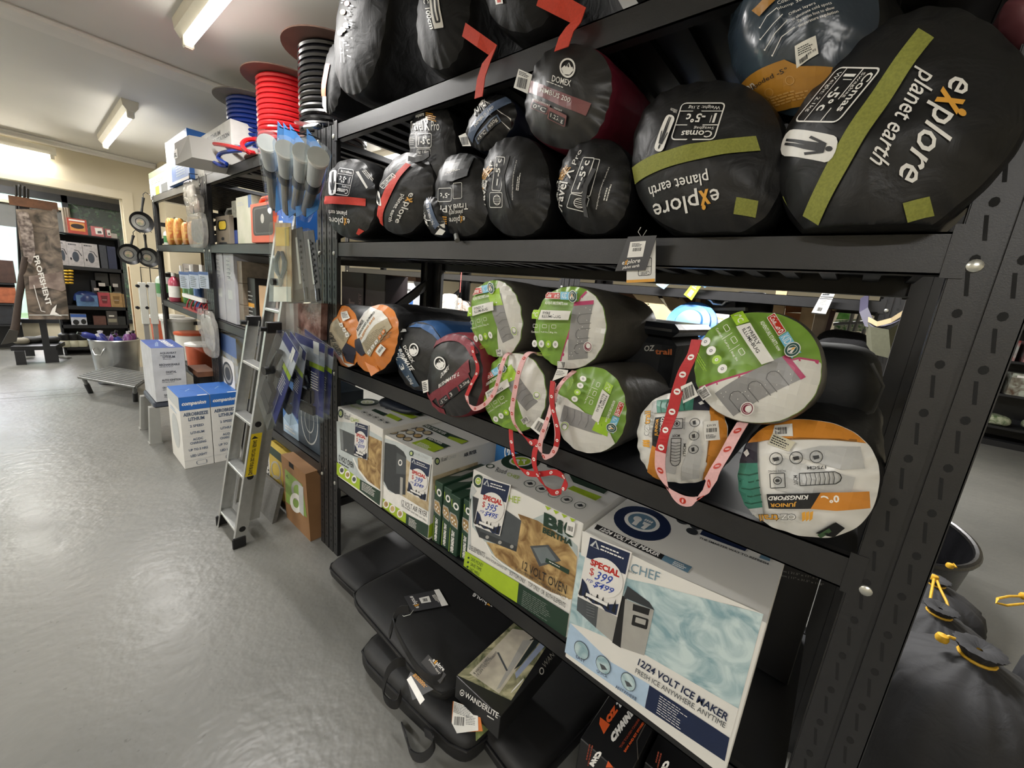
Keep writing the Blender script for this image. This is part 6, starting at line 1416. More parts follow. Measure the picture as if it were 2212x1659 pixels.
for i, (a, b, tp_, c_) in enumerate(((560, 580, 618, '#c8a27a'), (583, 600, 605, '#b3aaa4'), (572, 588, 630, '#d6d0b8'))):
    gbox('small_box', ('peach box glimpsed between the ladder rails', 'pale pink box glimpsed above the ladder top', 'cream carton glimpsed through the ladder')[i], 'box', .06 + .03 * i, .15, a, b, 650, tp_, SH3, mat('small_box%d' % i, c_, .5))
# fourth shelf, near bay
M_fanb = mat('fan_photo', '#8a7a3f', .45, scale=9, dist=1, col2='#a8b0b8')
gbox('fan_box', 'photo-printed fan box with a white fan picture behind the ladder foot', 'box', .03, .3, 459, 512, 780, 722, SH4, M_fanb, None, lambda pr, f: (pr.poly([f(0, .72), f(1, .68), f(1, 1), f(0, 1)], inkm('#5f78a8')), pr.text('FAN', f(.05, .86), f(.4, .86), f(.05, .95), W_, .04), rrect(pr, f, .38, .02, .88, .60, W_, None, .08), pr.ell(f(.63, .34), f(.82, .34), f(.63, .54), SLATE, 22), pr.ell(f(.63, .34), f(.78, .34), f(.63, .50), STEEL, 20, .7), pr.ell(f(.63, .34), f(.68, .34), f(.63, .39), SLATE, 12)))
gbox('target_board_box', 'blue and slate box with a ring symbol on the lowest shelf behind the hanging packs', 'box', .04, .25, 612, 690, 900, 835, SH4, mat('slate_blue_carton', '#38434f', .4, var=.05), None, lambda pr, f: (pr.poly([f(0, 0), f(.45, 0), f(.45, 1), f(0, 1)], inkm('#4f7fc0')), pr.poly([f(0, .25), f(.2, .5), f(.45, .3), f(.45, 0), f(0, 0)], SKYB), pr.ell(f(.75, .5), f(.97, .5), f(.75, .92), GR1, 28, .93), pr.ell(f(.75, .5), f(.87, .5), f(.75, .72), GR1, 22, .9), pr.line([f(.75, .1), f(.75, .9)], .003, GR1), pr.small(f(.05, .15), f(.4, .15), f(.05, .05), 2, W_)))
gbox('dark_box', 'plain black box at the near end of the lowest shelf behind the packs', 'box', .30, .25, 640, 692, 880, 760, SH4, M_blkp)
# far bay: bottles, bags, detergents, trays
def bottle(label, px, w, ptop, z0, mt, cap, x0=.06, group=None, lab=None, hndl=False):
    p_ = at(px, (ptop + 520) / 2 if z0 > 1.3 else ptop + 30, x=x0); zt_ = at(px, ptop, x=x0).z
    if px < 362 and z0 > 1.3: p_.y = 3.63 - (px - 341) * .026
    r = w / 2; h_ = zt_ - z0
    t = empty('bottle', (x0, p_.y, z0), label, 'bottle', group); F = frame_of(t) @ Matrix.Diagonal((.7, 1, 1, 1))
    m = MB(); m.lathe([(r * .92, 0), (r, .01), (r, h_ * .66), (r * .8, h_ * .78), (r * .35, h_ * .86), (r * .33, h_ * .9)], mt, F, 18); m.obj('bottle_body', t)
    m = MB(); m.lathe([(r * .4, h_ * .88), (r * .4, h_), (r * .36, h_)], cap, F, 14); m.obj('cap', t)
    if lab: m = MB(); m.lathe([(r * 1.01, h_ * .15), (r * 1.012, h_ * .55)], lab, F, 18, False); m.obj('label_wrap', t)
    return t
M_wpl = mat('white_plastic', '#cfd0c8', .35, var=.03); M_gl = inkm('#3f7f45'); M_rl = inkm('#a03033'); M_bl = inkm('#3d5a95')
for i, (px, w, tp_, lb) in enumerate(((341, .10, 487, M_bl), (346, .13, 475, M_rl), (353, .12, 478, M_gl), (361, .12, 483, M_bl), (362, .09, 494, M_gl))):
    bottle(('white bottle with blue label at the end of the second shelf', 'tall white bottle with red label on the second shelf', 'white bottle with green label among the second shelf bottles', 'white bottle beside the orange packets on the second shelf', 'short white bottle with green label in front of the others')[i], px, w, tp_, SH2, M_wpl, M_wpl, .10 if i < 4 else .03, 'white bottles on the second shelf', lb)
M_orp = mat('orange_packet', '#b8622c', .3, scale=25, dist=1, col2='#d8b45a', bump=.3)
for i, (px, tp_) in enumerate(((374, 471), (385, 470), (396, 478), (404, 474))):
    p_ = at(px, 500, x=.06); zt_ = at(px, tp_, x=.06).z
    m = MB(); m.pillow(Matrix.Translation((.05 + .02 * i, p_.y, (SH2 + zt_) / 2)), .04, .075, (zt_ - SH2) / 2, M_orp, .5, 10, .01, i, 4)
    m.obj('firelighter_packet', None, ('orange foil packet next to the white bottles', 'second orange foil packet from the white bottles', 'orange foil packet with yellow top', 'orange foil packet behind the hanging clear bags')[i], 'packet', 'orange foil packets')
for i in range(4):
    gbox('grey_tray_box', 'flat grey lidded box in the row at the back of the third shelf', 'box', .42, .15, 330 + 22 * i, 351 + 22 * i, 580, 567 + i, 1.25, mat('grey_lid_carton', '#85807c', .5), 'row of flat grey boxes', lambda pr, f: pr.small(f(.2, .6), f(.8, .6), f(.2, .4), 1, SLATE))
m = MB(); m.box((.40, 3.70, 1.235), (.58, at(425, 580, x=.42).y, 1.249), M_grey_c); m.box((.42, 3.68, SH3), (.56, at(422, 580, x=.42).y, 1.235), mat('dark_back_carton', '#2a2724', .6)); m.obj('storage_crate', None, 'dark crate at the back of the third shelf carrying the grey boxes', 'crate')
for i, (px, w, tp_, mt_, lb) in enumerate(((352, .17, 588, mat('mint_white_plastic', '#bcc9bd', .35), M_gl), (366, .15, 588, M_wpl, M_gl), (377, .14, 590, mat('red_clear_liquid', '#a8475a', .2), W_), (384, .13, 592, mat('pink_plastic', '#b5737c', .3), M_rl))):
    bottle(('mint white jug at the end of the third shelf', 'white jug with green label on the third shelf', 'jug of red liquid on the third shelf', 'pink jug beside the hanging blue and white cards')[i], px, w, tp_, SH3, mt_, M_wpl, .06 + .03 * (i % 2), 'liquid jugs on the third shelf', lb)
for i, (px, c_) in enumerate(((395, '#b7a83a'), (406, '#3f7a3c'), (418, '#35683f'), (430, '#3462a0'))):
    bottle(('yellow bottle under the hanging cards', 'dark green bottle under the hanging cards', 'green bottle under the hanging cards', 'blue bottle under the hanging cards')[i], px, .11, 606, SH3, mat('cleaner_%d' % i, c_, .3), W_, .12, 'cleaner bottles on the third shelf')
for i in range(3):
    a = 386 + 21 * i; P = [at(x, y, x=-.03 - .004 * i) for x, y in ((a, 586), (a + 21, 588), (a + 24, 624), (a + 4, 622))]
    t = empty('hang_card', P[0], ('farthest', 'middle', 'nearest')[i] + ' of the three blue-topped printed cards hanging on the third shelf', 'card', 'blue-topped hanging cards')
    mb, o, nn = card(P, 0, mat('pale_card', '#a9b3c4', .5)); mb.obj('card_body', t); pr = Print(o, nn, h0=.0006); f = lambda u, v: P[0].lerp(P[1], u).lerp(P[3].lerp(P[2], u), v)
    pr.poly([f(0, 0), f(1, 0), f(1, .18), f(0, .18)], inkm('#2c4f8c')); pr.small(f(.15, .28), f(.85, .28), f(.15, .95), 6, SLATE, .4); pr.obj(t, 'print')
    m = MB(); m.box(P[0] + V((0, -.03, 0)), P[0] + V((.01, -.07, .05)), W_); m.obj('price_tab', t)
M_redp = mat('red_plastic', '#a5202a', .3)
t = empty('plate_rack', at(425, 660, x=.02), 'red and white plate rack on the third shelf beside the striped post', 'rack')
ya, yb = at(404, 655, x=.0).y, at(447, 662, x=.0).y
m = MB(); m.box((-.03, ya, SH3), (.12, yb, SH3 + .012), M_redp); m.obj('base', t)
for k in range(5):
    y_ = ya + (yb - ya) * (k + .5) / 5; m = MB(); m.tube([V((.045 + .06 * math.cos(a), y_, SH3 + .012 + .09 * math.sin(a))) for a in [math.pi * q / 10 for q in range(11)]], .006, M_redp, 6); m.obj('hoop', t)
m = MB(); m.box((-.03, ya, SH3 + .10), (.0, yb, SH3 + .13), W_); m.obj('label_strip', t)
def pot(label, px, py, w, h_, z0, mt, x0=.08, lid=None):
    p_ = at(px, py, x=x0); t = empty('tub', (x0, p_.y, z0), label, 'tub', 'tubs on the lowest shelf'); F = frame_of(t)
    m = MB(); m.lathe([(w * .46, 0), (w * .5, h_ * .95), (w * .47, h_)], mt, F, 22); m.obj('tub_body', t)
    m = MB(); m.lathe([(w * .53, h_ * .96), (w * .53, h_ * 1.04), (w * .5, h_ * 1.05)], lid or W_, F, 22); m.obj('lid', t)
M_orr = mat('orange_tub', '#b54f2c', .4)
pot('orange and white tub at the far end of the lowest shelf', 362, 690, .30, .34, SH4, M_orr); pot('white tub with a dark lid on the lowest shelf', 385, 690, .30, .33, SH4, M_wpl, .14); pot('small white tub behind the clear bags on the lowest shelf', 410, 695, .26, .26, SH4, M_wpl, .12, M_orr); pot('orange-lidded tub behind the hanging clear bag on the lowest shelf', 432, 705, .24, .22, SH4, M_orr, .10)
M_wire = mat('black_wire', '#19191b', .4, .5)
# clear packs on the post between the far bays
M_foil = mat('crinkled_clear_bag', '#c9c6c0', .12, var=.2, scale=20, alpha=.35, bump=.5, bscale=25)
for i, (q, c_) in enumerate((((400, 393, 425, 450), '#c9c3bb'), (((403, 425, 432, 470)), '#b59a92'), ((405, 462, 440, 535), '#7d7a78'), ((425, 664, 455, 720), '#c5c5c2'), ((432, 680, 460, 760), '#a5a5a3'))):
    a = at(q[0], (q[1] + q[3]) / 2, x=-.05); b_ = at(q[2], (q[1] + q[3]) / 2, x=-.05); zt_ = at(q[0], q[1], x=-.05).z; zb_ = at(q[0], q[3], x=-.05).z
    c = V((-.045 + .004 * i, (a.y + b_.y) / 2, (zt_ + zb_) / 2))
    t = empty('clear_pack', (c.x, c.y, zb_), ('clear pack with white card hanging highest on the far post', 'clear pack with pinkish contents hanging under the white card pack', 'large clear pack with dark grey cord hanging at second shelf height', 'clear bag hanging low on the far post', 'lowest clear bag on the far post, above the heater carton')[i], 'packet', 'clear packs hanging on the far post')
    m = MB(); m.pillow(Matrix.Translation(c), .02, (a.y - b_.y) / 2, (zt_ - zb_) / 2, M_foil, .3, 12, .012, i, 8); m.obj('clear_bag', t)
    m = MB(); m.pillow(Matrix.Translation(c), .010, (a.y - b_.y) * .36, (zt_ - zb_) * .34, mat('pack_filling%d' % i, c_, .4, var=.25, scale=30, bump=.5, bscale=40), .5, 8, .01, i + 4, 3); m.obj('contents', t)
    m = MB(); m.tube([V((-.0, c.y, zt_ + .05)), V((-.05, c.y, zt_ + .045)), V((-.05, c.y, zt_ - .01))], .003, M_wire, 5); m.obj('hook', t)
# frying pans on the end of the rack
M_pan = mat('pan_steel', '#aeb0ab', .3, .6, var=.1); M_ppk = mat('pan_card', '#b9a08c', .5, scale=30, col2='#7d8a6a')
for i, (px, py, hx_, hy_, r) in enumerate(((303, 480, 308, 440, .098), (278, 549, 285, 521, .098), (318, 556, 314, 520, .095))):
    y_ = 3.86 + .02 * i; c = at(px, py, y=y_); h_ = at(hx_, hy_, y=y_); t = empty('frying_pan', c, ('frying pan hanging highest on the end of the far rack', 'frying pan hanging low over the door casing', 'frying pan hanging low against the end of the far rack')[i], 'frying pan', 'frying pans on the rack end')
    F = Matrix.Translation(c) @ Matrix.Rotation(math.pi / 2, 4, 'X') @ Matrix.Rotation(.25, 4, 'Y')
    m = MB(); m.lathe([(.001, .0), (r * .72, .0), (r * .86, .012), (r, .03), (r * 1.02, .03), (r * .9, .008), (r * .72, -.006), (.001, -.006)], M_blkp, F, 28, False); m.obj('pan_body', t)
    m = MB(); m.lathe([(.001, .0012), (r * .3, .0012)], M_ppk, F, 20, False); m.lathe([(r * .3, .0012), (r * .74, .0012)], M_pan, F, 24, False); m.lathe([(r * .38, .002), (r * .43, .002)], M_blkp, F, 20, False); m.obj('pan_inside', t)
    d = (h_ - c).normalized(); m = MB(); m.tube([c + d * r * .9, c + d * (r + .05), h_ + d * .06], [.012, .009, .013], M_blkp, 8); m.obj('handle', t)
    e = h_ + d * .06; m = MB(); m.tube([e, e + V((0, 0, .03)), e + V((.02, 0, .055)), e + V((.045, 0, .04)), e + V((.05, -.03, .03))], .0035, M_wire, 5); m.obj('hook', t)
# white folding supports hanging below the pans
for i, px in enumerate((306, 326)):
    a = at(px, 610, y=3.84); b_ = at(px + 4, 742, y=3.84)
    t = empty('caravan_step_leg', (a.x, a.y, b_.z), ('white telescopic support hanging beside the door casing', 'white telescopic support hanging against the rack end')[i], 'support', 'white telescopic supports')
    m = MB(); m.box((a.x - .03, a.y - .02, at(px, 700, y=3.84).z), (a.x + .03, a.y + .02, at(px, 610, y=3.84).z), M_wpl, bev=.004); m.obj('upper_tube', t)
    m = MB(); m.box((a.x - .02, a.y - .012, b_.z - .18), (a.x + .02, a.y + .012, at(px, 700, y=3.84).z), M_grey_c); m.obj('lower_tube', t)
    for zz in (618, 665): q = at(px - 8, zz, y=3.82); m = MB(); m.cyl(q, q + V((0, .05, 0)), .016, M_blkp, 10); m.obj('knob', t)
    m = MB(); m.tube([V((.0, 3.80, a.z + .15)), V((a.x, 3.83, a.z + .15)), V((a.x, a.y, a.z))], .004, M_wire, 5); m.obj('hook', t)
# ================================================================ ladder
t = empty('extension_ladder', (-.2, .52, 0), 'aluminium extension ladder leaning on the rack with a yellow warning strip', 'ladder')
YLa, YRa = .665, .385
lx = lambda z, o=0: -.322 + .172 * z + o
def rail(y, z0, z1, o, name, w=.055, d=.022):
    m = MB(); pz = [(z0, lx(z0, o)), (z1, lx(z1, o))]
    for a, b, t0, t1 in ((-w / 2, w / 2, -.0015, .0015), (-w / 2, -w / 2 + .003, -d, 0), (w / 2 - .003, w / 2, -d, 0)):
        s_ = 1 if y > .5 else -1
        Y0, Y1 = y + s_ * t0, y + s_ * t1
        m.hexa([(pz[0][1] + a, Y0, z0), (pz[0][1] + b, Y0, z0), (pz[0][1] + b, Y1, z0), (pz[0][1] + a, Y1, z0), (pz[1][1] + a, Y0, z1), (pz[1][1] + b, Y0, z1), (pz[1][1] + b, Y1, z1), (pz[1][1] + a, Y1, z1)], M_alu)
    return m.obj(name, t)
for y_ in (YLa, YRa):
    rail(y_, .0, 1.13, 0, 'rail'); rail(y_ + (-.025 if y_ > .5 else .025), .12, 1.76 if y_ > .5 else 1.76, .058, 'rail', .05)
for z_ in (.09, .37, .64, .92): m = MB(); m.box((lx(z_) - .026, YRa, z_ - .012), (lx(z_) + .030, YLa, z_ + .004), M_alu, bev=.003); m.obj('rung', t)
for z_ in (1.20, 1.47): m = MB(); m.box((lx(z_, .058) - .025, YRa + .025, z_ - .012), (lx(z_, .058) + .025, YLa - .025, z_ + .004), M_alu, bev=.003); m.obj('rung', t)
for y_, s_ in ((YLa, 1), (YRa, -1)):
    m = MB(); m.box((lx(1.12) - .03, y_ - .012, 1.10), (lx(1.12) + .04, y_ + .012, 1.155), M_blkp, bev=.004); m.cyl((lx(1.12) - .055, y_, 1.12), (lx(1.12) - .03, y_, 1.12), .012, M_blkp, 10); m.obj('guide_bracket', t)
    m = MB(); m.box((lx(0) - .03, y_ - .006, 0), (lx(0) + .03, y_ + .006, .06), M_blkp, bev=.004); m.obj('foot', t)
for z_ in (.10, .375, .645, .925):
    m = MB(); m.lathe([(.0005, 0), (.015, 0)], M_hole, Matrix.Translation((lx(z_), YRa - .0018, z_)) @ Matrix.Rotation(math.pi / 2, 4, 'X'), 16, False); m.lathe([(.015, 0), (.018, .0006)], M_alu, Matrix.Translation((lx(z_), YRa - .0018, z_)) @ Matrix.Rotation(math.pi / 2, 4, 'X'), 16, False); m.obj('rung_socket', t)
m = MB(); z0, z1 = .38, .60
m.add([(lx(z0) - .024, YRa - .002, z0), (lx(z0) + .024, YRa - .002, z0), (lx(z1) + .024, YRa - .002, z1), (lx(z1) - .024, YRa - .002, z1)], [(0, 1, 2, 3)], inkm('#d9bf1f')); m.obj('warning_label', t)
pr = Print((0, YRa - .002, 0), (0, -1, 0)); g = lambda u, v: V((lx(z1 + (z0 - z1) * u) + .024 - .048 * (1 - v) * 1.0, YRa - .002, z1 + (z0 - z1) * u))
pr.text('DANGER  YOU CAN LOSE YOUR BALANCE', g(.16, .25), g(.97, .25), g(.16, .62), K_, .03); pr.poly([g(.05, .3), g(.12, .05), g(.12, .7)], K_); pr.obj(t, 'warning_lettering')
# ================================================================ packs hanging beside the ladder
M_bcard = mat('sky_blue_card', '#3f86cf', .4, var=.05); M_diff = mat('frosted_diffuser', '#c9c9c6', .5, var=.04); M_tubs = mat('satin_tube', '#8d857a', .35, .6)
capm = mat('white_cap', '#deded9', .4)
for i, (c0, c1, c2, tp_) in enumerate((((577, 308), (585, 366), (592, 452), (602, 262)), ((617, 322), (618, 382), (621, 462), (614, 265)), ((655, 329), (649, 390), (637, 462), (628, 268)), ((688, 339), (677, 398), (659, 463), (665, 278)))):
    x_ = -.11 - .008 * (3 - i); a, b, c = at(*c0, x=x_ - .10), at(*c1, x=x_ - .03), at(*c2, x=x_ + .05)
    t = empty('lantern_pole', c, ('pole lantern in a blister pack, nearest the ladder', 'second pole lantern pack from the ladder', 'third pole lantern pack from the ladder', 'pole lantern pack hanging closest to the shelving post')[i], 'lantern', 'pole lanterns in blister packs')
    d = (b - a)
    m = MB(); m.cyl(a, a + d * .06, .034, capm, 20); m.obj('cap', t)
    m = MB(); m.tube([a + d * .06, a + d * .4, a + d * .9], [.031, .028, .025], M_diff, 18); m.obj('diffuser', t)
    m = MB(); m.tube([a + d * .86, a + d * .93, b + d * .12, b + d * .18], [.027, .029, .029, .022], M_blkp, 18); m.obj('collar', t)
    m = MB(); e = c - b; m.tube([b + d * .1, b + e * .9], .020, M_tubs, 14); m.tube([b + e * .88, b + e * 1.0], [.018, .010], M_blkp, 12); m.obj('stem', t)
    q = [at(px, py, x=x_ + dx) for (px, py), dx in (((tp_[0] - 2, tp_[1]), .0), ((tp_[0] + 46, tp_[1] + 62), .055), ((c2[0] + 28, c2[1] - 10), .045), ((c2[0] + 3, c2[1] + 8), .015))]
    nn = (q[1] - q[0]).cross(q[3] - q[0]).normalized() * .0015
    m = MB(); m.hexa([p - nn for p in q] + [p + nn for p in q], M_bcard if i else M_bcard); m.obj('backing_card', t)
    m = MB(); m.tube([a + V((0, 0, .012)), a + d * .5, b + e * .5, c + V((0, 0, -.01))], [.040, .038, .034, .026], M_clear, 16); m.obj('blister', t)
    m = MB(); m.tube([at(690, 300, x=.0), at(tp_[0] + 12, tp_[1] + 16, x=x_ + .02), at(tp_[0] + 2, tp_[1] + 12, x=x_ - .01)], .0022, M_wire, 5); m.obj('hook', t)
def clam(name, label, q, xs, draw, th=.022, group=None, cat='packet', base=None):
    """clear clamshell pack through four pixel corners (top start, top end, bottom end, bottom start)"""
    P = [at(*p, x=x) for p, x in zip(q, xs)]
    nn = (P[1] - P[0]).cross(P[3] - P[0]).normalized()
    if nn.dot(CAM - P[0]) < 0: nn = -nn
    t = empty(name, (P[2] + P[3]) / 2, label, cat, group)
    f = lambda u, v, h=0: P[0].lerp(P[1], u).lerp(P[3].lerp(P[2], u), v) + nn * h
    draw(t, f, nn)
    m = MB(); m.hexa([p for p in P] + [p + nn * th for p in P], M_clear)
    E_ = [p + nn * th for p in P]; m.tube(E_, .0018, M_clear, 5, True); m.obj('clear_shell', t)
    return t
def quadp(t, f, uv, h, mt, name, th=.002):
    m = MB(); a = [f(u, v, h) for u, v in uv]; n_ = f(0, 0, 1) - f(0, 0, 0)
    if len(uv) == 4: m.hexa([p - n_ * th for p in a] + a, mt)
    return m.obj(name, t)
YEL = inkm('#d8b53f'); 
def d_pl(t, f, nn):
    quadp(t, f, [(0, 0), (1, 0), (1, .95), (0, .95)], .001, mat('tan_card', '#b08a5c', .5, scale=20, col2='#c9b48a'), 'backing_card'); quadp(t, f, [(.1, .05), (.9, .05), (.9, .28), (.1, .28)], .0025, YEL, 'header_card', .0005)
    quadp(t, f, [(0, .8), (1, .8), (1, 1), (0, 1)], .003, mat('foot_card', '#d8d3c0', .5), 'foot_card', .0005)
    for s_ in (-1, 1):
        m = MB(); m.tube([f(.5 + .08 * s_, .36, .01), f(.5 + .26 * s_, .48, .012), f(.5 + .20 * s_, .60, .012), f(.5 + .05 * s_, .68, .01)], [.008, .010, .009, .006], M_blkp, 8); m.obj('plier_handle', t)
    m = MB(); m.tube([f(.5, .66, .01), f(.5, .80, .01)], [.012, .005], M_tubs, 8); m.obj('plier_jaw', t)
    m = MB(); m.cyl(f(.25, .74, .005), f(.25, .74, .03), .016, M_blkp, 14); m.obj('knob', t)
clam('pliers_pack', 'pliers in a slim pack with yellow header beside the ladder top', [(594, 482), (629, 482), (631, 652), (592, 652)], (-.14, -.13, -.13, -.14), d_pl)
def d_tr(t, f, nn):
    quadp(t, f, [(0, 0), (1, 0), (1, 1), (0, 1)], .001, mat('smoke_card', '#4b4a49', .4), 'backing_card'); quadp(t, f, [(.15, .82), (.9, .80), (.9, .96), (.15, .98)], .006, M_blkp, 'catch', .004)
    quadp(t, f, [(.42, .12), (.56, .12), (.62, .74), (.48, .74)], .006, mat('silver_strip', '#b9bbb6', .3, .5), 'silver_strip', .002)
    for k in range(8): quadp(t, f, [(.62, .16 + .075 * k), (.78, .16 + .075 * k), (.78, .19 + .075 * k), (.62, .19 + .075 * k)], .006, M_blkp, 'notch', .002)
for i, q in enumerate((((629, 497), (653, 490), (672, 652), (634, 656)), ((655, 500), (678, 497), (696, 654), (672, 655)))):
    clam('blade_pack', ('clear upright pack with a notched silver strip beside the pliers', 'clear upright pack with a notched silver strip by the shelving post')[i], q, (-.12, -.10, -.10, -.12), d_tr, .03, 'notched strip packs')
BLC = mat('indigo_card', '#353b78', .4, var=.05)
def d_mt(t, f, nn):
    quadp(t, f, [(.03, .02), (.97, .02), (.97, .30), (.03, .30)], .002, mat('silver_header', '#a9aeb8', .4, scale=12, col2='#c9cdd4'), 'header_card'); quadp(t, f, [(.03, .02), (.97, .02), (.97, .13), (.03, .13)], .0035, BLC, 'blue_header', .0005)
    quadp(t, f, [(.5, .30), (.97, .30), (.97, .95), (.5, .95)], .002, BLC, 'info_card'); quadp(t, f, [(.45, .30), (.97, .30), (.97, .36), (.45, .36)], .0035, LG, 'green_strip', .0005); quadp(t, f, [(.62, .03), (.80, .03), (.80, .18), (.62, .18)], .005, M_clab, 'price_sticker', .0005)
    pr = Print(f(0, 0, .004), nn, h0=.001); pr.small(f(.56, .40), f(.9, .40), f(.56, .62), 7, W_, .35); pr.obj(t, 'print')
    m = MB(); m.tube([f(.30, .20, .02), f(.22, .42, .025), f(.3, .62, .02)], .014, M_blkp, 10); m.obj('mount_arm', t)
    m = MB(); m.cyl(f(.2, .5, .02), f(.2, .5, .055), .018, M_blkp, 14); m.obj('mount_knob', t)
    quadp(t, f, [(.12, .64), (.62, .64), (.62, .80), (.12, .80)], .03, M_blkp, 'clamp', .02); quadp(t, f, [(.08, .84), (.66, .84), (.66, .95), (.08, .95)], .024, M_blkp, 'base_plate', .016)
for i, (q, xs) in enumerate(((((657, 706), (724, 752), (712, 905), (672, 880)), (-.09, -.05, -.05, -.09)), (((636, 714), (705, 741), (700, 912), (655, 890)), (-.14, -.08, -.08, -.14)), (((628, 711), (664, 760), (643, 915), (612, 872)), (-.18, -.16, -.16, -.18)), (((617, 712), (649, 762), (594, 925), (570, 848)), (-.22, -.20, -.22, -.24)))):
    clam('bracket_pack', ('clamshell bracket pack hanging right against the shelving post', 'clamshell bracket pack facing outward with a long indigo card', 'clamshell bracket pack edge-on between two others', 'clamshell bracket pack swung out nearest the ladder')[i], q, xs, d_mt, .035, 'clamshell bracket packs')
t = empty('clear_bag_hanging', at(665, 700, x=-.02), 'clear bag with rusty red contents hanging behind the notched strip packs', 'packet')
m = MB(); P = [at(*p, x=-.03) for p in ((632, 655), (694, 655), (692, 735), (636, 745))]; m.hexa([p + V((.03, 0, 0)) for p in P] + P, mat('rusty_pack', '#5c3a34', .25, scale=18, col2='#9a7a72', bump=.4)); m.obj('bag_body', t)
m = MB(); P = [at(*p, x=-.06) for p in ((610, 655), (634, 655), (636, 720), (612, 712))]; m.hexa([p + V((.02, 0, 0)) for p in P] + P, M_foil); m.obj('clear_sleeve', t)
# ================================================================ goods standing on the floor by the racks
def comp(pr, f, rows, big, sml):
    pr.poly([f(0, .82), f(1, .82), f(1, 1), f(0, 1)], M_bluec); pr.text('companion', f(.08, .87), f(.88, .87), f(.08, .935), W_, .04, .25)
    pr.text('AEROBREEZE', f(.10, .735), f(.92, .735), f(.10, .785), inkm('#4d5d75'), .04); pr.text('LiTHIUM', f(.25, .665), f(.78, .665), f(.25, .715), inkm('#4d5d75'), .04)
    for k, (s_, a, b) in enumerate((('2 SPEED', .28, .74), ('LiTHIUM', .28, .74), ('AC/DC', .34, .68), ('CHARGING', .24, .78), ('UP TO 5 HRS', .18, .82), ('LED LIGHT', .22, .78))):
        v = (.575, .48, .385, .335, .24, .155)[k]; pr.text(s_, f(a, v), f(b, v), f(a, v + .035), inkm('#55647c'), .03)
    for v in (.64, .545, .45, .30, .21): pr.line([f(.2, v), f(.8, v)], .001, GR1)
    pr.line([f(0, .115), f(1, .115)], .002, GR1); rrect(pr, f, .4, .03, .75, .09, inkm('#6d7c94'), .002, .05)
for i, (x0, x1) in enumerate(((-.315, -.147), (-.143, .028))):
    y0, y1, z1 = 1.545, 1.90, .515
    t = empty('fan_carton', ((x0 + x1) / 2, y0, 0), ('blue-topped white carton on the floor, aisle side of the pair', 'blue-topped white carton on the floor, partly behind the ladder')[i], 'box', 'blue-topped white cartons')
    m = MB(); m.box((x0, y0, 0), (x1, y1, z1), M_cw, bev=.002); m.obj('carton_body', t)
    fr = Print((0, y0, 0), (0, -1, 0)); f = lambda u, v: V((x0 + (x1 - x0) * u, y0, z1 * v)); comp(fr, f, 0, 0, 0); fr.obj(t, 'front_print')
    tp = Print((0, 0, z1), (0, 0, 1)); g = lambda u, v: V((x0 + (x1 - x0) * u, y0 + (y1 - y0) * v, z1)); tp.poly([g(0, 0), g(1, 0), g(1, 1), g(0, 1)], M_bluec); tp.poly([g(.62, .02), g(.95, .02), g(.95, .07), g(.62, .07)], W_); tp.line([g(.4, .45), g(.6, .6)], .006, SKYB); tp.line([g(.3, .62), g(.7, .4)], .004, inkm('#1d4686')); tp.obj(t, 'top_print')
    if i == 0: sd = Print((x0, 0, 0), (-1, 0, 0)); g = lambda u, v: V((x0, y1 + (y0 - y1) * u, z1 * v)); sd.poly([g(0, .84), g(1, .82), g(1, 1), g(0, 1)], GR1); sd.ell(g(.5, .45), g(.8, .45), g(.5, .7), GR1, 20); sd.small(g(.2, .78), g(.8, .78), g(.2, .72), 2, SKYB); sd.obj(t, 'side_print')
# heater carton on a step stool
x0, x1, y0, y1, z0, z1 = -.345, -.15, 2.16, 2.60, .335, .752
t = empty('heater_carton', ((x0 + x1) / 2, y0, z0), 'grey-white carton with blue lid standing on the grey step stool', 'box')
m = MB(); m.box((x0, y0, z0), (x1, y1, z1), mat('grey_white_carton', '#bdbfc3', .5), bev=.002); m.obj('carton_body', t)
fr = Print((0, y0, 0), (0, -1, 0)); f = lambda u, v: V((x0 + (x1 - x0) * u, y0, z0 + (z1 - z0) * v))
for s_, a, b, v, h_ in (('AQUAHEAT', .25, .75, .88, .045), ('LiTHIUM', .33, .7, .81, .045), ('RECHARGEABLE', .2, .82, .67, .04), ('DIGITAL', .38, .7, .53, .04), ('AUTO IGNITION', .23, .82, .38, .04), ('QUICK CONNECT', .23, .85, .24, .04), ('GAS REGULATOR', .25, .85, .10, .04)):
    fr.text(s_, f(a, v), f(b, v), f(a, v + h_), inkm('#55585f'), .04); fr.small(f(a, v - .01), f(b, v - .01), f(a, v - .03), 1, inkm('#6f7278'))
fr.obj(t, 'front_print')
tp = Print((0, 0, z1), (0, 0, 1)); g = lambda u, v: V((x0 + (x1 - x0) * u, y0 + (y1 - y0) * v, z1)); tp.poly([g(0, 0), g(1, 0), g(1, 1), g(0, 1)], mat('blue_lid_print', '#2c4f9e', .4)); tp.text('AQUAHEAT', g(.80, .1), g(.80, .95), g(.55, .1), W_, .05); tp.small(g(.2, .2), g(.4, .8), g(.3, .2), 3, SKYB); tp.obj(t, 'top_print')
sd = Print((x1, 0, 0), (1, 0, 0)); sd.poly([V((x1, y0, z0)), V((x1, y1, z0)), V((x1, y1, z1)), V((x1, y0, z1))], mat('dark_side_print', '#33343a', .5)); sd.obj(t, 'side_print')
t = empty('step_stool', (-.25, 2.38, 0), 'grey plastic step stool under the blue-lidded heater carton', 'stool'); M_gpl = mat('grey_plastic', '#8d8d88', .5, var=.04)
m = MB(); m.box((-.36, 2.17, .285), (-.13, 2.60, .334), mat('slate_tread', '#3a3f4a', .5), bev=.01); m.obj('tread', t)
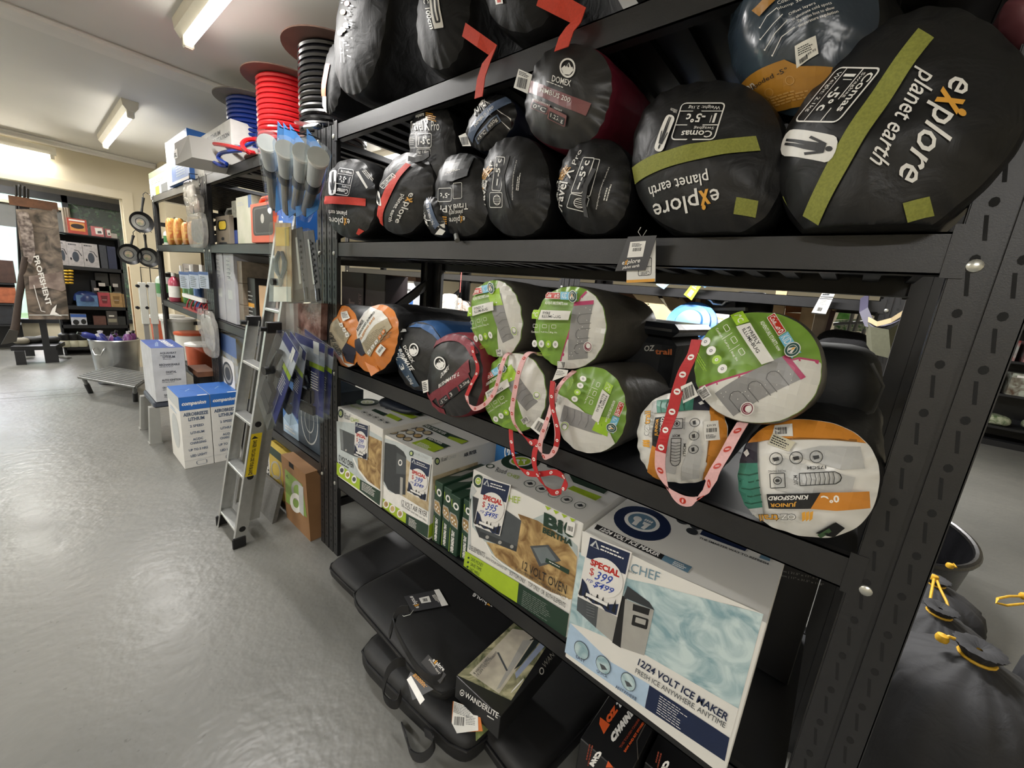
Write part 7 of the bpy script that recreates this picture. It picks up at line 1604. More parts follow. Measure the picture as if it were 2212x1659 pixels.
for sx, sy in ((-.375, 2.19), (-.375, 2.60), (-.115, 2.19), (-.115, 2.60)):
    m = MB(); s_ = 1 if sx < -.2 else -1; u = 1 if sy < 2.4 else -1
    m.hexa([(sx - .03, sy - .03, 0), (sx + .04, sy - .03, 0), (sx + .04, sy + .03, 0), (sx - .03, sy + .03, 0), (sx + s_ * .02 - .03, sy + u * .02 - .03, .29), (sx + s_ * .02 + .03, sy + u * .02 - .03, .29), (sx + s_ * .02 + .03, sy + u * .02 + .03, .29), (sx + s_ * .02 - .03, sy + u * .02 + .03, .29)], M_gpl); m.box((sx - .036, sy - .036, 0), (sx + .046, sy + .036, .012), M_gpl); m.obj('leg', t)
# things on the floor behind the ladder
t = empty('kraft_carton', (.06, .36, 0), 'brown cardboard box with a green pictured front leaning by the shelving post', 'box')
a, b_, c = at(675, 1165, z=0), at(622, 1112, z=0), at(694, 1155, z=0); a.x = b_.x = -.045; a.y = .205; b_.y = .52
m = MB(); x1 = .04; zt_ = .40; m.hexa([(a.x, a.y, 0), (x1, a.y + .01, 0), (x1, b_.y, 0), (b_.x, b_.y, 0), (a.x - .02, a.y, zt_), (x1 - .01, a.y + .01, zt_), (x1 - .01, b_.y, zt_), (b_.x - .02, b_.y, zt_)], M_kraft); m.obj('carton_body', t)
K5 = crop(300, 800, 3.771); fr = Print((-.045, .3, 0), V((-1, 0, -.05)))
fr.poly([K5(1190, 800), K5(1330, 930), K5(1370, 1200), K5(1290, 1140), K5(1200, 1070)], inkm('#7e9a4a')); fr.ell(K5(1290, 980), K5(1340, 1000), K5(1290, 900), STEEL, 18, .6); fr.ell(K5(1280, 1080), K5(1330, 1100), K5(1280, 1000), W_, 18, .5); fr.poly([K5(1300, 930), K5(1340, 950), K5(1345, 1190), K5(1310, 1150)], GR1); fr.text('4-', K5(1200, 870), K5(1225, 890), K5(1200, 840), K_); fr.obj(t, 'front_print')
m = MB(); m.box((-.0655, .35, .37), (-.063, .41, .398), M_hole); m.obj('finger_slot', t)
x0, d_, ya, yb, zt_ = -.03, .16, .86, .60, .36
t, fr, tp, sd = carton('tool_box_carton', 'yellow and green carton behind the ladder foot', 'box', x0, x0 + d_, ya, yb, .06, zt_, mat('mustard_carton', '#b89f45', .5))
f = lambda u, v: V((x0, ya + (yb - ya) * u, .06 + (zt_ - .06) * v)); fr.poly([f(0, .82), f(1, .82), f(1, 1), f(0, 1)], DG); fr.poly([f(0, 0), f(.22, 0), f(.22, .8), f(0, .8)], M_cw); fr.text('EasyTwo', f(.06, .78), f(.06, .1), f(.18, .78), K_, .05); fr.ell(f(.6, .55), f(.9, .6), f(.6, .75), STEEL, 16, .8); fr.ell(f(.65, .3), f(.95, .35), f(.65, .45), STEEL, 16, .8); fr.obj(t, 'front_print'); tp.small(V((.0, .82, zt_)), V((.0, .64, zt_)), V((.1, .82, zt_)), 4, inkm('#8a7430')); tp.obj(t, 'top_print')
m = MB(); m.box((.0, .62, 0), (.1, .84, .06), M_kraft); m.obj('kraft_block', None, 'low brown block under the yellow and green carton', 'box')
t = empty('laptop_sleeve', (-.03, .72, 0), 'grey felt sleeve in a clear bag leaning on the floor behind the ladder', 'sleeve')
P = [at(550, 1035, z=.12), at(620, 1005, z=.20), at(625, 1095, z=.02), at(556, 1112, z=.0)]; P = [V((-.07, .90, .17)), V((-.07, .53, .19)), V((-.13, .50, .0)), V((-.13, .88, .0))]
m = MB(); nn = V((-.95, 0, .3)).normalized(); m.hexa([p - nn * .022 for p in P] + P, mat('grey_felt', '#5c5b58', .85, var=.1, scale=90)); m.obj('sleeve_body', t); m = MB(); m.hexa([p - nn * .024 for p in (P[0] + V((0, .06, 0)), P[0], P[3], P[3] + V((0, .07, 0)))] + [P[0] + V((0, .06, 0)), P[0], P[3], P[3] + V((0, .07, 0))], M_foil); m.obj('clear_wrap', t)
pr = Print(P[0], nn); f = lambda u, v: P[0].lerp(P[1], u).lerp(P[3].lerp(P[2], u), v); pr.line([f(.2, .9), f(.5, .55)], .004, W_); pr.ell(f(.52, .5), f(.56, .5), f(.52, .56), W_, 12, .7); pr.text('STREETWIZE', f(.42, .85), f(.85, .85), f(.42, .78), RED); pr.obj(t, 'print')
t = empty('travel_case', (.08, 1.0, 0), 'dark grey zipped case on the floor behind the ladder', 'case')
m = MB(); m.pillow(Matrix.Translation((.12, 1.10, .15)), .14, .22, .15, mat('charcoal_case', '#3c3e42', .5, bump=.1), .3, 12, .004, 2, 5); m.obj('case_body', t)
m = MB(); m.tube([V((-.03, 1.0, .18)), V((-.05, 1.05, .20)), V((-.05, 1.12, .20)), V((-.03, 1.18, .18))], .01, M_blkp, 8); m.obj('handle', t)
t = empty('camp_fan', (.2, 1.45, 0), 'black barrel-shaped container on the floor behind the white cartons', 'container')
m = MB(); m.box((.06, 1.05, .30), (.5, 1.9, .372), mat('black_lid', '#1b1b1d', .5), bev=.01); m.box((.08, 1.4, 0), (.48, 1.88, .30), M_blkp, bev=.01); m.obj('container_body', t)
m = MB(); m.box((.02, 2.1, .0), (.4, 2.6, .42), M_blkp, bev=.02); m.obj('black_tub', None, 'black tub on the floor beside the heater carton', 'tub')
m = MB(); m.box((-.10, 2.05, .53), (.02, 2.35, .57), mat('brown_wood', '#6a4530', .5, var=.2)); m.box((-.08, 2.08, 0), (.0, 2.3, .53), M_blkp); m.obj('wooden_topped_case', None, 'black case with brown wooden top behind the white cartons', 'case')
# ================================================================ black drawstring sacks and tub past the near post
M_sack = mat('black_drawstring_nylon', '#28282a', .75, var=.15, scale=8, bump=.4, bscale=22)
M_cord = mat('yellow_cord', '#c79a22', .6, var=.1, scale=80)
def dsack(label, c, r, h, seed, lean=(0, 0), loop=None):
    t = empty('drawstring_sack', (c[0], c[1], 0), label, 'sack', 'black drawstring sacks with yellow cords')
    vs = []; fs = []; N = 64; prof = [(.80, 0), (.96, .03), (1.0, .15), (1.02, .4), (1.0, .62), (.96, .76), (.86, .86), (.62, .925), (.40, .96), (.24, .985), (.14, 1.0), (.19, 1.025), (.25, 1.05), (.15, 1.06), (.03, 1.04)]
    for ro, z in prof:
        for k in range(N):
            th = 2 * math.pi * k / N
            pl = .05 * math.sin(th * 17 + 2 * math.sin(th * 3 + seed)) * max(0, min(1, (z - .55) * 3)) * ro
            w = noise.noise(V((math.cos(th) * 1.6, math.sin(th) * 1.6, z * 3 + seed))) * .07 + noise.noise(V((math.cos(th) * 4, math.sin(th) * 4, z * 8 + seed))) * .03
            rr_ = r * (ro * (1 + w) + pl)
            vs.append((c[0] + lean[0] * z + rr_ * math.cos(th), c[1] + lean[1] * z + rr_ * math.sin(th), z * h))
    for i in range(len(prof) - 1):
        for k in range(N): l = (k + 1) % N; fs.append((i * N + k, i * N + l, (i + 1) * N + l, (i + 1) * N + k))
    fs.append(tuple(range(N))[::-1])
    m = MB(); m.add(vs, fs, M_sack, None, True); m.obj('sack_body', t, sharp=70)
    if loop:
        m = MB(); m.tube([at(px, py, z=z) for px, py, z in loop], .0042, M_cord, 7); m.obj('cord_loop', t)
        a = at(loop[0][0], loop[0][1], z=loop[0][2]); m = MB(); m.tube([V((c[0] + lean[0] + .17 * r * math.cos(q), c[1] + lean[1] + .17 * r * math.sin(q), h * 1.0)) for q in [2 * math.pi * k / 14 for k in range(14)]], .004, M_cord, 6, True); m.obj('cord_ring', t)
        m = MB(); m.lathe([(.001, -.014), (.012, -.008), (.014, 0), (.011, .009), (.001, .013)], M_cord, Matrix.Translation(a), 12); m.obj('knot', t)
    return t
dsack('large black drawstring sack filling the lower corner, yellow cord end on top', (.60, -2.20), .195, .60, 1.0, (0, .02), [(2035, 1378, .62), (2050, 1375, .63), (2075, 1385, .625), (2095, 1395, .62), (2120, 1404, .615)])
dsack('black drawstring sack with a long yellow cord loop behind the large one', (1.00, -2.20), .17, .49, 2.3, (-.02, .02), [(2018, 1248, .50), (2012, 1280, .49), (2008, 1303, .47), (2025, 1315, .46), (2050, 1318, .455), (2045, 1300, .47), (2030, 1270, .49), (2022, 1248, .50)])
dsack('black drawstring sack with short yellow cord ends next to the black tub', (1.34, -2.22), .16, .44, 3.7, (-.02, .0), [(2052, 1222, .45), (2060, 1218, .455), (2066, 1226, .45)])
dsack('black drawstring sack at the picture edge with a folded yellow cord', (1.06, -2.56), .17, .50, 5.1, (0, 0), [(2212, 1288, .50), (2180, 1288, .50), (2155, 1293, .495), (2152, 1302, .49), (2175, 1308, .485), (2215, 1304, .49)])
t = empty('oval_tub', (2.0, -2.16, 0), 'empty black oval tub with a shiny rim behind the drawstring sacks', 'tub'); F = frame_of(t) @ Matrix.Diagonal((1, .66, 1, 1))
m = MB(); m.lathe([(.36, 0), (.43, .39), (.415, .39), (.35, .02), (.001, .02)], mat('black_rubber', '#101012', .3, var=.1, bump=.1), F, 48, False); m.obj('tub_body', t)
m = MB(); m.tube([F @ V((.435 * math.cos(a), .435 * math.sin(a), .395)) for a in [2 * math.pi * k / 48 for k in range(48)]], .016, MATS['black_rubber'], 8, True); m.obj('rim', t)
# far shelf past the post, with red and green packages
t = empty('display_shelf', (7.6, -3.9, 0), 'black display shelf across the far aisle holding red picture packs', 'shelving')
m = MB(); m.box((7.9, -4.5, 0), (7.95, -2.9, 2.2), M_blk2); m.obj('back_panel', t)
for z_ in (.28, .72, 1.16, 1.6): m = MB(); m.box((7.35, -4.5, z_ - .03), (7.9, -2.9, z_), M_blk2); m.obj('shelf_board', t)
m = MB(); m.box((7.4, -4.5, 0), (7.9, -2.9, .08), M_blk2); m.obj('plinth', t)
M_pk1 = mat('red_photo_pack', '#8c2f2f', .35, scale=9, dist=1, col2='#9aa3a3'); M_pk2 = mat('brown_photo_pack', '#4d3a2c', .35, scale=10, dist=1, col2='#a9b0a4'); M_pk3 = mat('green_foil_pack', '#48613a', .25, scale=14, dist=1, col2='#b5b9a0', bump=.3)
for i, (y_, z_, h_, mt_) in enumerate(((-3.25, 1.16, .27, M_pk1), (-3.72, 1.16, .27, M_pk1), (-4.18, 1.16, .27, M_pk1), (-3.2, .72, .29, M_pk2), (-3.68, .72, .29, M_pk2), (-4.16, .72, .29, M_pk2))):
    t, fr, tp, sd = carton('picture_pack', ('red' if i < 3 else 'brown') + ' picture pack on the far display shelf past the near post', 'box', 7.36, 7.8, y_ + .2, y_ - .2, z_, z_ + h_, mt_, ('red' if i < 3 else 'brown') + ' picture packs on the far display shelf')
    f = lambda u, v: V((7.36, y_ + .2 - .4 * u, z_ + h_ * v)); fr.poly([f(.1, .82), f(.7, .82), f(.7, .92), f(.1, .92)], W_); fr.poly([f(.45, .1), f(.95, .1), f(.95, .2), f(.45, .2)], inkm('#b5433f')); fr.obj(t, 'print')
for i, y_ in enumerate((-3.15, -3.5, -3.9, -4.25)):
    m = MB(); m.pillow(Matrix.Translation((7.55, y_, .35)), .16, .15, .07, M_pk3, .5, 10, .02, i, 3); m.obj('foil_packet', None, 'green foil packet on the lowest board of the far display shelf', 'packet', 'green foil packets on the far display shelf')
# ================================================================ seen through the shelves: the back to back rack's goods
def bbox(name, label, cat, q, x0, d, z0, mt, group=None, draw=None):
    return gbox(name, label, cat, x0, d, q[0], q[2], (q[1] + q[3]) / 2, q[1], z0, mt, group, draw)
M_drk = mat('dark_maroon_carton', '#1c0e10', .5, var=.06)
bbox('blanket_carton', 'dark maroon carton with dim vertical lettering seen behind the orange bags', 'box', (738, 588, 785, 680), .42, .16, SH3, M_drk, 'dark maroon cartons', lambda pr, f: (pr.text('DIRECT', f(.62, .02), f(.62, .62), f(.35, .02), inkm('#5b4a48'), .05), pr.text('SOLAR BLANKET', f(.92, .02), f(.92, .72), f(.80, .02), inkm('#5b4a48'), .02)))
bbox('blanket_carton', 'second dark maroon carton, nearer the diagonal brace', 'box', (787, 592, 832, 680), .43, .15, SH3, M_drk, 'dark maroon cartons', lambda pr, f: pr.text('DIRECT', f(.62, .02), f(.62, .62), f(.35, .02), inkm('#4d3a39'), .05))
for i, q in enumerate(((858, 611, 876, 660), (877, 607, 893, 660))):
    bbox('white_blue_box', ('white and blue box past the diagonal brace', 'white and blue box touching the rear post')[i], 'box', q, 2.05, .25, SH3, mat('white_blue_carton', '#c9ccd0', .45), 'white and blue boxes', lambda pr, f: (pr.poly([f(0, 0), f(1, 0), f(1, .6), f(0, .6)], M_bluec), pr.small(f(.1, .8), f(.9, .8), f(.1, .7), 1, SLATE), pr.small(f(.1, .5), f(.6, .5), f(.1, .2), 3, W_)))
bbox('brown_carton', 'brown mottled carton further back through the shelves', 'box', (848, 592, 898, 640), 2.35, .2, SH3, mat('brown_mottled', '#5a3a28', .6, var=.3, scale=40))
for i, (q, c_) in enumerate((((955, 632, 985, 690), '#9a9a97'), ((964, 640, 998, 672), '#8f6a4f'), ((985, 646, 1012, 690), '#7d6a58'))):
    p_ = at((q[0] + q[2]) / 2, (q[1] + q[3]) / 2, x=2.05 + .06 * i); a = at(q[0], q[1], x=2.05 + .06 * i); b_ = at(q[2], q[3], x=2.05 + .06 * i)
    m = MB(); m.pillow(Matrix.Translation(((p_.x, p_.y, SH3 + (a.z - SH3) / 2))), .05, (a.y - b_.y) / 2, (a.z - SH3) / 2, mat('foil_pack%d' % i, c_, .25, scale=30, dist=1, col2='#c9c6bf', bump=.5), .4, 10, .01, i, 4); m.obj('foil_packet', None, ('silver grey foil packet beyond the rear post', 'brownish foil packet behind the rear post', 'dull foil packet beside the upper green bag')[i], 'packet', 'foil packets behind the shelf')
m = MB(); a = at(997, 586, x=1.97); m.tube([a, a + V((0, 0, -.10)), a + V((.002, .004, -.21))], .004, mat('pink_cord', '#b5605a', .6), 6); m.obj('pink_cord', None, 'pink cord hanging behind the rear beam', 'cord')
M_plyw = mat('plywood_face', '#b8a27c', .6, var=.08, scale=12); M_bwood = mat('brown_wood_frame', '#5f3c24', .5, var=.2, scale=14, dist=1); M_lwood = mat('pale_wood', '#b59a72', .5, var=.12, scale=10)
def slab(name, q, x, th, mt, label=None, cat=None, parent=None, dx=(0, 0, 0, 0)):
    x += 1.22; P = [at(px, py, x=x + e) for (px, py), e in zip(q, dx)]; m = MB(); m.hexa([p + V((th, 0, 0)) for p in P] + P, mt); return m.obj(name, parent, label, cat)
t = empty('wooden_stand', (2.2, -.75, SH3), 'pale board and brown wooden folding stand seen behind the green bags', 'wooden stand')
slab('pale_board', [(1352, 619), (1406, 623), (1520, 760), (1470, 755)], .82, .015, M_plyw, parent=t); slab('pale_board', [(1424, 628), (1460, 626), (1497, 672), (1446, 670)], .96, .015, M_plyw, parent=t)
slab('crossbar', [(1412, 626), (1466, 636), (1464, 645), (1418, 636)], .90, .03, M_bwood, parent=t); slab('crossbar', [(1448, 674), (1500, 672), (1500, 682), (1452, 684)], .90, .03, M_bwood, parent=t)
slab('side_frame', [(1505, 632), (1514, 630), (1508, 680), (1498, 680)], .94, .02, M_lwood, parent=t); slab('side_frame', [(1464, 626), (1530, 630), (1528, 686), (1490, 684)], 1.10, .02, M_bwood, parent=t); slab('side_frame', [(1336, 618), (1362, 620), (1380, 655), (1338, 650)], 1.05, .02, M_bwood, parent=t)
t = empty('wire_grill', at(1395, 690, x=2.05), 'black wire grill beside the pale board', 'grill')
m = MB()
for k in range(7): m.tube([at(1372 + 2 * k, 652 + 6 * k, x=2.06), at(1402 + 2 * k, 657 + 6 * k, x=2.04)], .004, M_wire, 5)
m.obj('grill_bars', t); m = MB(); a = at(1370, 690, x=2.05); b_ = at(1412, 690, x=2.05); m.box((2.05, a.y, SH3), (2.3, b_.y, a.z), M_blkp); m.obj('tray', t)
t = empty('hard_case', (2.2, -1.1, SH3), 'black case with a silver handle behind the big green bag', 'case')
slab('case_body', [(1524, 636), (1588, 640), (1588, 664), (1524, 664)], .88, .18, M_blkp, parent=t); slab('case_lip', [(1522, 665), (1610, 664), (1610, 671), (1522, 671)], .86, .18, mat('grey_lip', '#77797a', .4, .3), parent=t); slab('lower_case', [(1522, 671), (1600, 671), (1600, 775), (1522, 770)], .88, .16, M_blkp, parent=t)
m = MB(); m.tube([at(*p, x=2.06) for p in ((1529, 644), (1536, 648), (1542, 655), (1560, 657), (1568, 650), (1580, 648))], .012, mat('silver_handle', '#b9b9b5', .3, .8), 7); m.obj('handle', t)
m = MB(); c = at(1620, 655, x=2.3); m.pillow(Matrix.Translation((2.3, c.y, (SH3 + c.z + .08) / 2)), .15, .16, (c.z + .08 - SH3) / 2, M_can, .5, 10, .01, 4, 3); m.obj('soft_pouch', None, 'black soft pouch beside the hard case', 'pouch')
P = [at(*p, x=2.04) for p in ((1527, 675), (1576, 680), (1572, 700), (1522, 695))]; t = empty('logo_card', P[3], 'white card with a gold emblem under the hard case', 'card'); mb, o, nn = card(P, 0, M_tagc); mb.obj('card_body', t); pr = Print(o, nn); pr.poly([(1532, 684), (1539, 681), (1543, 690), (1536, 688)], GOLD); pr.text('OZtrail', (1545, 689), (1562, 691), (1545, 684), GOLD, .03); pr.obj(t, 'print')
t = empty('blue_disc', at(1491, 706, x=2.02), 'pale blue ridged plastic bowl behind the black cooler', 'bowl'); c = at(1491, 703, x=2.0)
m = MB(); F = Matrix.Translation(c) @ Matrix.Rotation(-1.15, 4, 'Y'); m.lathe([(.17, 0), (.165, .02), (.135, .03), (.13, .05), (.09, .06), (.08, .075), (.001, .08)], mat('pale_blue_plastic', '#3d6ea6', .4), F, 28); m.obj('bowl_body', t)
for i, (q, c_, lab) in enumerate((([(1426, 601), (1458, 602), (1434, 625), (1417, 615)], '#7f97a5', 'blue and white swing tag hanging from the beam across the aisle'), ([(1500, 607), (1515, 617), (1494, 649), (1477, 636)], '#a8c23a', 'lime green swing tag hanging from the beam across the aisle'), ([(1514, 603), (1550, 604), (1522, 622), (1514, 614)], '#54748a', 'slate blue swing tag hanging beside the lime one'))):
    P = [at(*p, x=1.96) for p in q]; t = empty('swing_tag', P[2], lab, 'tag', 'swing tags on the rear beam'); mb, o, nn = card(P, 0, mat('tag_%d' % i, c_, .45)); mb.obj('tag_card', t); pr = Print(o, nn); f = lambda u, v: P[0].lerp(P[1], u).lerp(P[3].lerp(P[2], u), v); pr.poly([f(.3, .5), f(.7, .5), f(.7, .9), f(.3, .9)], W_); pr.small(f(.2, .15), f(.8, .15), f(.2, .4), 2, W_); pr.obj(t, 'print')
t = empty('timber_table', (2.3, -1.5, SH3), 'pale timber leg and board edges behind the big green bag', 'timber table')
slab('table_leg', [(1679, 613), (1703, 614), (1676, 775), (1652, 775)], .95, .04, M_lwood, parent=t); slab('board', [(1650, 642), (1674, 640), (1668, 672), (1640, 668)], 1.08, .02, M_lwood, parent=t); slab('board', [(1700, 644), (1738, 646), (1732, 675), (1696, 675)], 1.1, .02, mat('orange_wood', '#93592f', .5, var=.15, scale=10), parent=t); slab('lower_board', [(1696, 675), (1732, 677), (1728, 695), (1692, 695)], 1.09, .02, mat('bright_orange_wood', '#c08050', .5, var=.1), parent=t)
slab('plank', [(1736, 645), (1766, 647), (1736, 790), (1708, 790)], 1.04, .03, M_lwood, parent=t); slab('plank', [(1768, 647), (1805, 650), (1765, 800), (1735, 800)], 1.05, .03, mat('grey_wood', '#a3917a', .5, var=.12, scale=10), parent=t); slab('dark_post', [(1796, 664), (1808, 665), (1790, 722), (1780, 722)], 1.0, .03, mat('red_brown_wood', '#3d1f18', .5), parent=t)
for k in range(4): m = MB(); m.cyl(at(1800, 658 + 3 * k, x=2.2), at(1822, 652 + 3 * k, x=2.15), .012, M_lwood, 7); m.obj('stick', t)
P = [at(*p, x=1.96) for p in ((1777, 631), (1805, 631), (1783, 680), (1752, 677))]; t = empty('shelf_ticket', P[3], 'white barcoded ticket hanging from the rear beam beside the near post', 'ticket'); mb, o, nn = card(P, 0, M_tagc); mb.obj('ticket_card', t); pr = Print(o, nn); f = lambda u, v: P[0].lerp(P[1], u).lerp(P[3].lerp(P[2], u), v); pr.small(f(.1, .05), f(.9, .05), f(.1, .16), 1, SLATE, .7); pr.line([f(.02, .22), f(.98, .22)], .004, K_); pr.line([f(.02, .30), f(.98, .30)], .003, K_); pr.small(f(.2, .36), f(.9, .36), f(.2, .6), 5, GREYQ, .3); pr.barcode(f(.25, .85), f(.6, .87), f(.25, .68), K_); pr.poly([f(0, .95), f(1, .96), f(1, 1), f(0, 1)], K_); pr.obj(t, 'print')
M_grc = mat('green_leaf_fabric', '#4d9a3c', .6, var=.3, scale=25, col2='#7fc060')
t = empty('camp_chair', (2.95, -2.3, 0), 'green folding camp chair in the other aisle seen past the timber', 'chair')
slab('seat_back', [(1822, 652), (1842, 653), (1834, 690), (1806, 690)], 1.75, .02, M_grc, parent=t, dx=(0, .05, .05, 0)); slab('seat', [(1805, 692), (1870, 688), (1870, 716), (1800, 716)], 1.8, .05, mat('floral_fabric', '#c9cbb8', .6, scale=60, col2='#3f7a3c'), parent=t)
for q in (((1848, 655), (1832, 716)), ((1800, 700), (1870, 696)), ((1862, 668), (1845, 716))): m = MB(); m.cyl(at(*q[0], x=2.9), at(*q[1], x=2.9), .012, MATS['grey_lip'], 8); m.obj('tube_frame', t)
for q in ((1806, 716), (1866, 716)): a = at(*q, x=2.95); m = MB(); m.cyl((a.x, a.y, 0), (a.x, a.y, a.z + .02), .012, MATS['grey_lip'], 8); m.obj('leg', t)
M_cnv = mat('sage_canvas', '#5a5a48', .8, var=.06, scale=60)
t = empty('canvas_hammock', at(1910, 740, x=1.85), 'sage canvas sling with navy and cream trim beside the near post', 'canvas sling')
m = MB(); P = [at(*p, x=x) for p, x in (((1870, 690), 1.90), ((1880, 705), 1.80), ((1920, 712), 1.78), ((1958, 690), 1.82))]; Q = [at(*p, x=x) for p, x in (((1872, 745), 1.90), ((1885, 765), 1.82), ((1925, 775), 1.80), ((1935, 775), 1.84))]
m.add(P + Q, [(0, 1, 5, 4), (1, 2, 6, 5), (2, 3, 7, 6)], M_cnv, None, True); m.add([p + V((.006, 0, 0)) for p in P + Q], [(4, 5, 1, 0), (5, 6, 2, 1), (6, 7, 3, 2)], M_cnv, None, True); m.obj('canvas', t)
m = MB(); m.ribbon([at(*p, x=x) for p, x in (((1876, 690), 1.86), ((1895, 700), 1.82), ((1925, 692), 1.80), ((1960, 670), 1.80))], (0, .2, 1), .024, mat('cream_trim', '#b5a27f', .6), .005); m.obj('trim_band', t)
m = MB(); m.ribbon([at(*p, x=x) for p, x in (((1868, 640), 1.985), ((1866, 670), 1.90), ((1878, 700), 1.86), ((1910, 706), 1.83), ((1945, 692), 1.82))], (0, -.6, .6), .04, mat('navy_trim', '#1f1a33', .6), .005); m.obj('navy_band', t)
m = MB(); c = at(1830, 735, x=2.1); m.pillow(Matrix.Translation((c.x + .1, c.y + .02, (SH3 + c.z + .05) / 2)), .12, .14, (c.z + .05 - SH3) / 2, mat('black_fleece', '#0e0e10', .9, bump=.5, bscale=50), .6, 12, .02, 3, 3); m.obj('fleece_bundle', None, 'black fleece bundle on the rack across the next aisle, past the ticket', 'bundle')
# ================================================================ through the doorway
YS = 6.35
t = empty('stock_shelf', at(200, 760, y=YS), 'dark stock shelf inside the doorway crowded with small goods', 'shelving')
xa, xb = at(118, 600, y=YS).x, .0
m = MB(); m.box((xa, YS + .36, 0), (xb, YS + .38, 1.62), M_blk2); m.obj('back_panel', t)
zs = [at(190, p, y=YS).z for p in (508, 577, 662)] + [.42, .12]
for i, z_ in enumerate(zs): m = MB(); m.box((xa, YS, z_ - (.012 if i == 0 else .045)), (xb + .01, YS + .36, z_), M_blk2); m.obj('shelf_board', t)
for x_ in (xa, xb): m = MB(); m.box((x_ - .01, YS + .0, 0), (x_ + .01, YS + .36, 1.62), M_blk2); m.obj('upright', t)
far_items = [  # name, label, cat, px0, px1, ptop, row, colour, draw kind
 ('cooker_box', 'red and orange box with a dark dish picture on the top board', 'box', 148, 190, 473, 0, '#a8463a', 1), ('tackle_pack', 'tilted red and white pack on the top board', 'box', 200, 226, 490, 0, '#b5686a', 2), ('tackle_pack', 'small red and white pack near the door casing', 'box', 230, 242, 495, 0, '#9a5a5c', 2), ('grey_pack', 'small pale pack beside the door casing on the top board', 'box', 243, 256, 505, 0, '#a8a19a', 0),
 ('kettle_box', 'grey box with kettle picture, partly behind the banner', 'box', 126, 146, 520, 1, '#a9a4a4', 3), ('kettle_box', 'grey box with kettle picture, middle of three', 'box', 147, 180, 524, 1, '#aeaaaa', 3), ('kettle_box', 'grey box with kettle picture, last of three', 'box', 181, 213, 527, 1, '#aeaaaa', 3), ('dark_pack', 'dark slim pack beside the kettle boxes', 'box', 217, 232, 530, 1, '#3a3d44', 0), ('blue_pack', 'navy pack near the door casing on the second board', 'box', 234, 252, 533, 1, '#2a3048', 0),
 ('blue_flat_box', 'light blue flat box on the middle board', 'box', 168, 214, 638, 2, '#5d80aa', 0), ('red_tea_box', 'red box with a darker emblem on the middle board', 'box', 215, 240, 633, 2, '#a8434c', 4), ('tan_tea_box', 'tan box beside the red emblem box', 'box', 241, 266, 634, 2, '#a8875a', 4), ('tan_tea_box', 'narrow tan box at the end of the middle board', 'box', 267, 276, 636, 2, '#9a7a50', 0), ('green_box', 'green and white box stacked behind the red emblem box', 'box', 222, 250, 618, 2, '#7a9078', 0), ('black_box', 'black box behind the light blue flat box', 'box', 200, 222, 606, 2, '#33363c', 5), ('black_box', 'black lidded box standing high on the middle board', 'box', 208, 236, 590, 2, '#2b2c2a', 5), ('dark_box', 'dark box at the back of the middle board', 'box', 240, 262, 592, 2, '#37332f', 5),
 ('blue_lid_box', 'white box with blue lid beside the banner', 'box', 156, 190, 679, 3, '#b9bcc4', 6), ('brown_box', 'brown box on the lower board', 'box', 205, 232, 683, 3, '#5f4038', 0), ('dark_jar', 'dark jar box near the can', 'box', 233, 256, 672, 3, '#4a4644', 5), ('black_pack', 'black pack at the end of the lower board', 'box', 258, 274, 684, 3, '#2a2c2c', 0)]
for nm, lab, ct, a, b_, tp_, row, c_, k in far_items:
    dpt = 0 if nm not in ('green_box', 'black_box', 'dark_box') else .14
    x0 = YS + .01 + dpt; pa, pb = at(a, (tp_ + 30), y=x0), at(b_, tp_ + 30, y=x0); z0 = zs[row] + .001; z1 = at((a + b_) / 2, tp_, y=x0).z
    if z1 < z0 + .02: z1 = z0 + .06
    t = empty(nm, ((pa.x + pb.x) / 2, x0, z0), lab, ct, None)
    m = MB(); m.box((pa.x, x0, z0), (pb.x, x0 + .11, z1), mat('far_' + c_.strip('#'), c_, .5, var=.12, scale=30)); m.obj('carton_body', t)
    pr = Print((0, x0, 0), (0, -1, 0)); f = lambda u, v: V((pa.x + (pb.x - pa.x) * u, x0, z0 + (z1 - z0) * v))
    if k == 1: pr.poly([f(.12, .2), f(.88, .2), f(.88, .75), f(.12, .75)], inkm('#c98a4a')); pr.ell(f(.5, .5), f(.84, .5), f(.5, .66), inkm('#2d2426'), 18); pr.poly([f(.1, .82), f(.9, .82), f(.9, .92), f(.1, .92)], W_)
    if k == 2: pr.poly([f(.35, .2), f(.95, .25), f(.9, .9), f(.3, .85)], W_); pr.poly([f(.5, .3), f(.85, .35), f(.8, .6), f(.5, .55)], SLATE)
    if k == 3: pr.ell(f(.5, .4), f(.72, .4), f(.5, .62), inkm('#3f4650'), 16); pr.line([f(.45, .68), f(.7, .66), f(.9, .45)], .008, K_); pr.disc(f(.2, .3), .01, K_) if 0 else pr.ell(f(.18, .3), f(.24, .3), f(.18, .36), K_, 8); pr.small(f(.1, .95), f(.9, .95), f(.1, .85), 1, SLATE)
    if k == 4: pr.poly([f(.3, .25), f(.7, .25), f(.8, .8), f(.2, .8)], inkm('#6d2a30' if 'red' in nm else '#7d6038')); pr.line([f(.3, .5), f(.7, .5)], .004, W_)
    if k == 5: pr.poly([f(.1, .2), f(.9, .2), f(.9, .45), f(.1, .45)], inkm('#8f8a78')); pr.poly([f(.2, .6), f(.7, .6), f(.7, .7), f(.2, .7)], W_)
    if k == 6: pr.poly([f(0, .72), f(1, .72), f(1, 1), f(0, 1)], inkm('#3a5fa8')); pr.ell(f(.3, .25), f(.5, .25), f(.3, .5), K_, 14); pr.ell(f(.78, .3), f(.95, .3), f(.78, .55), K_, 14)
    pr.obj(t, 'print')
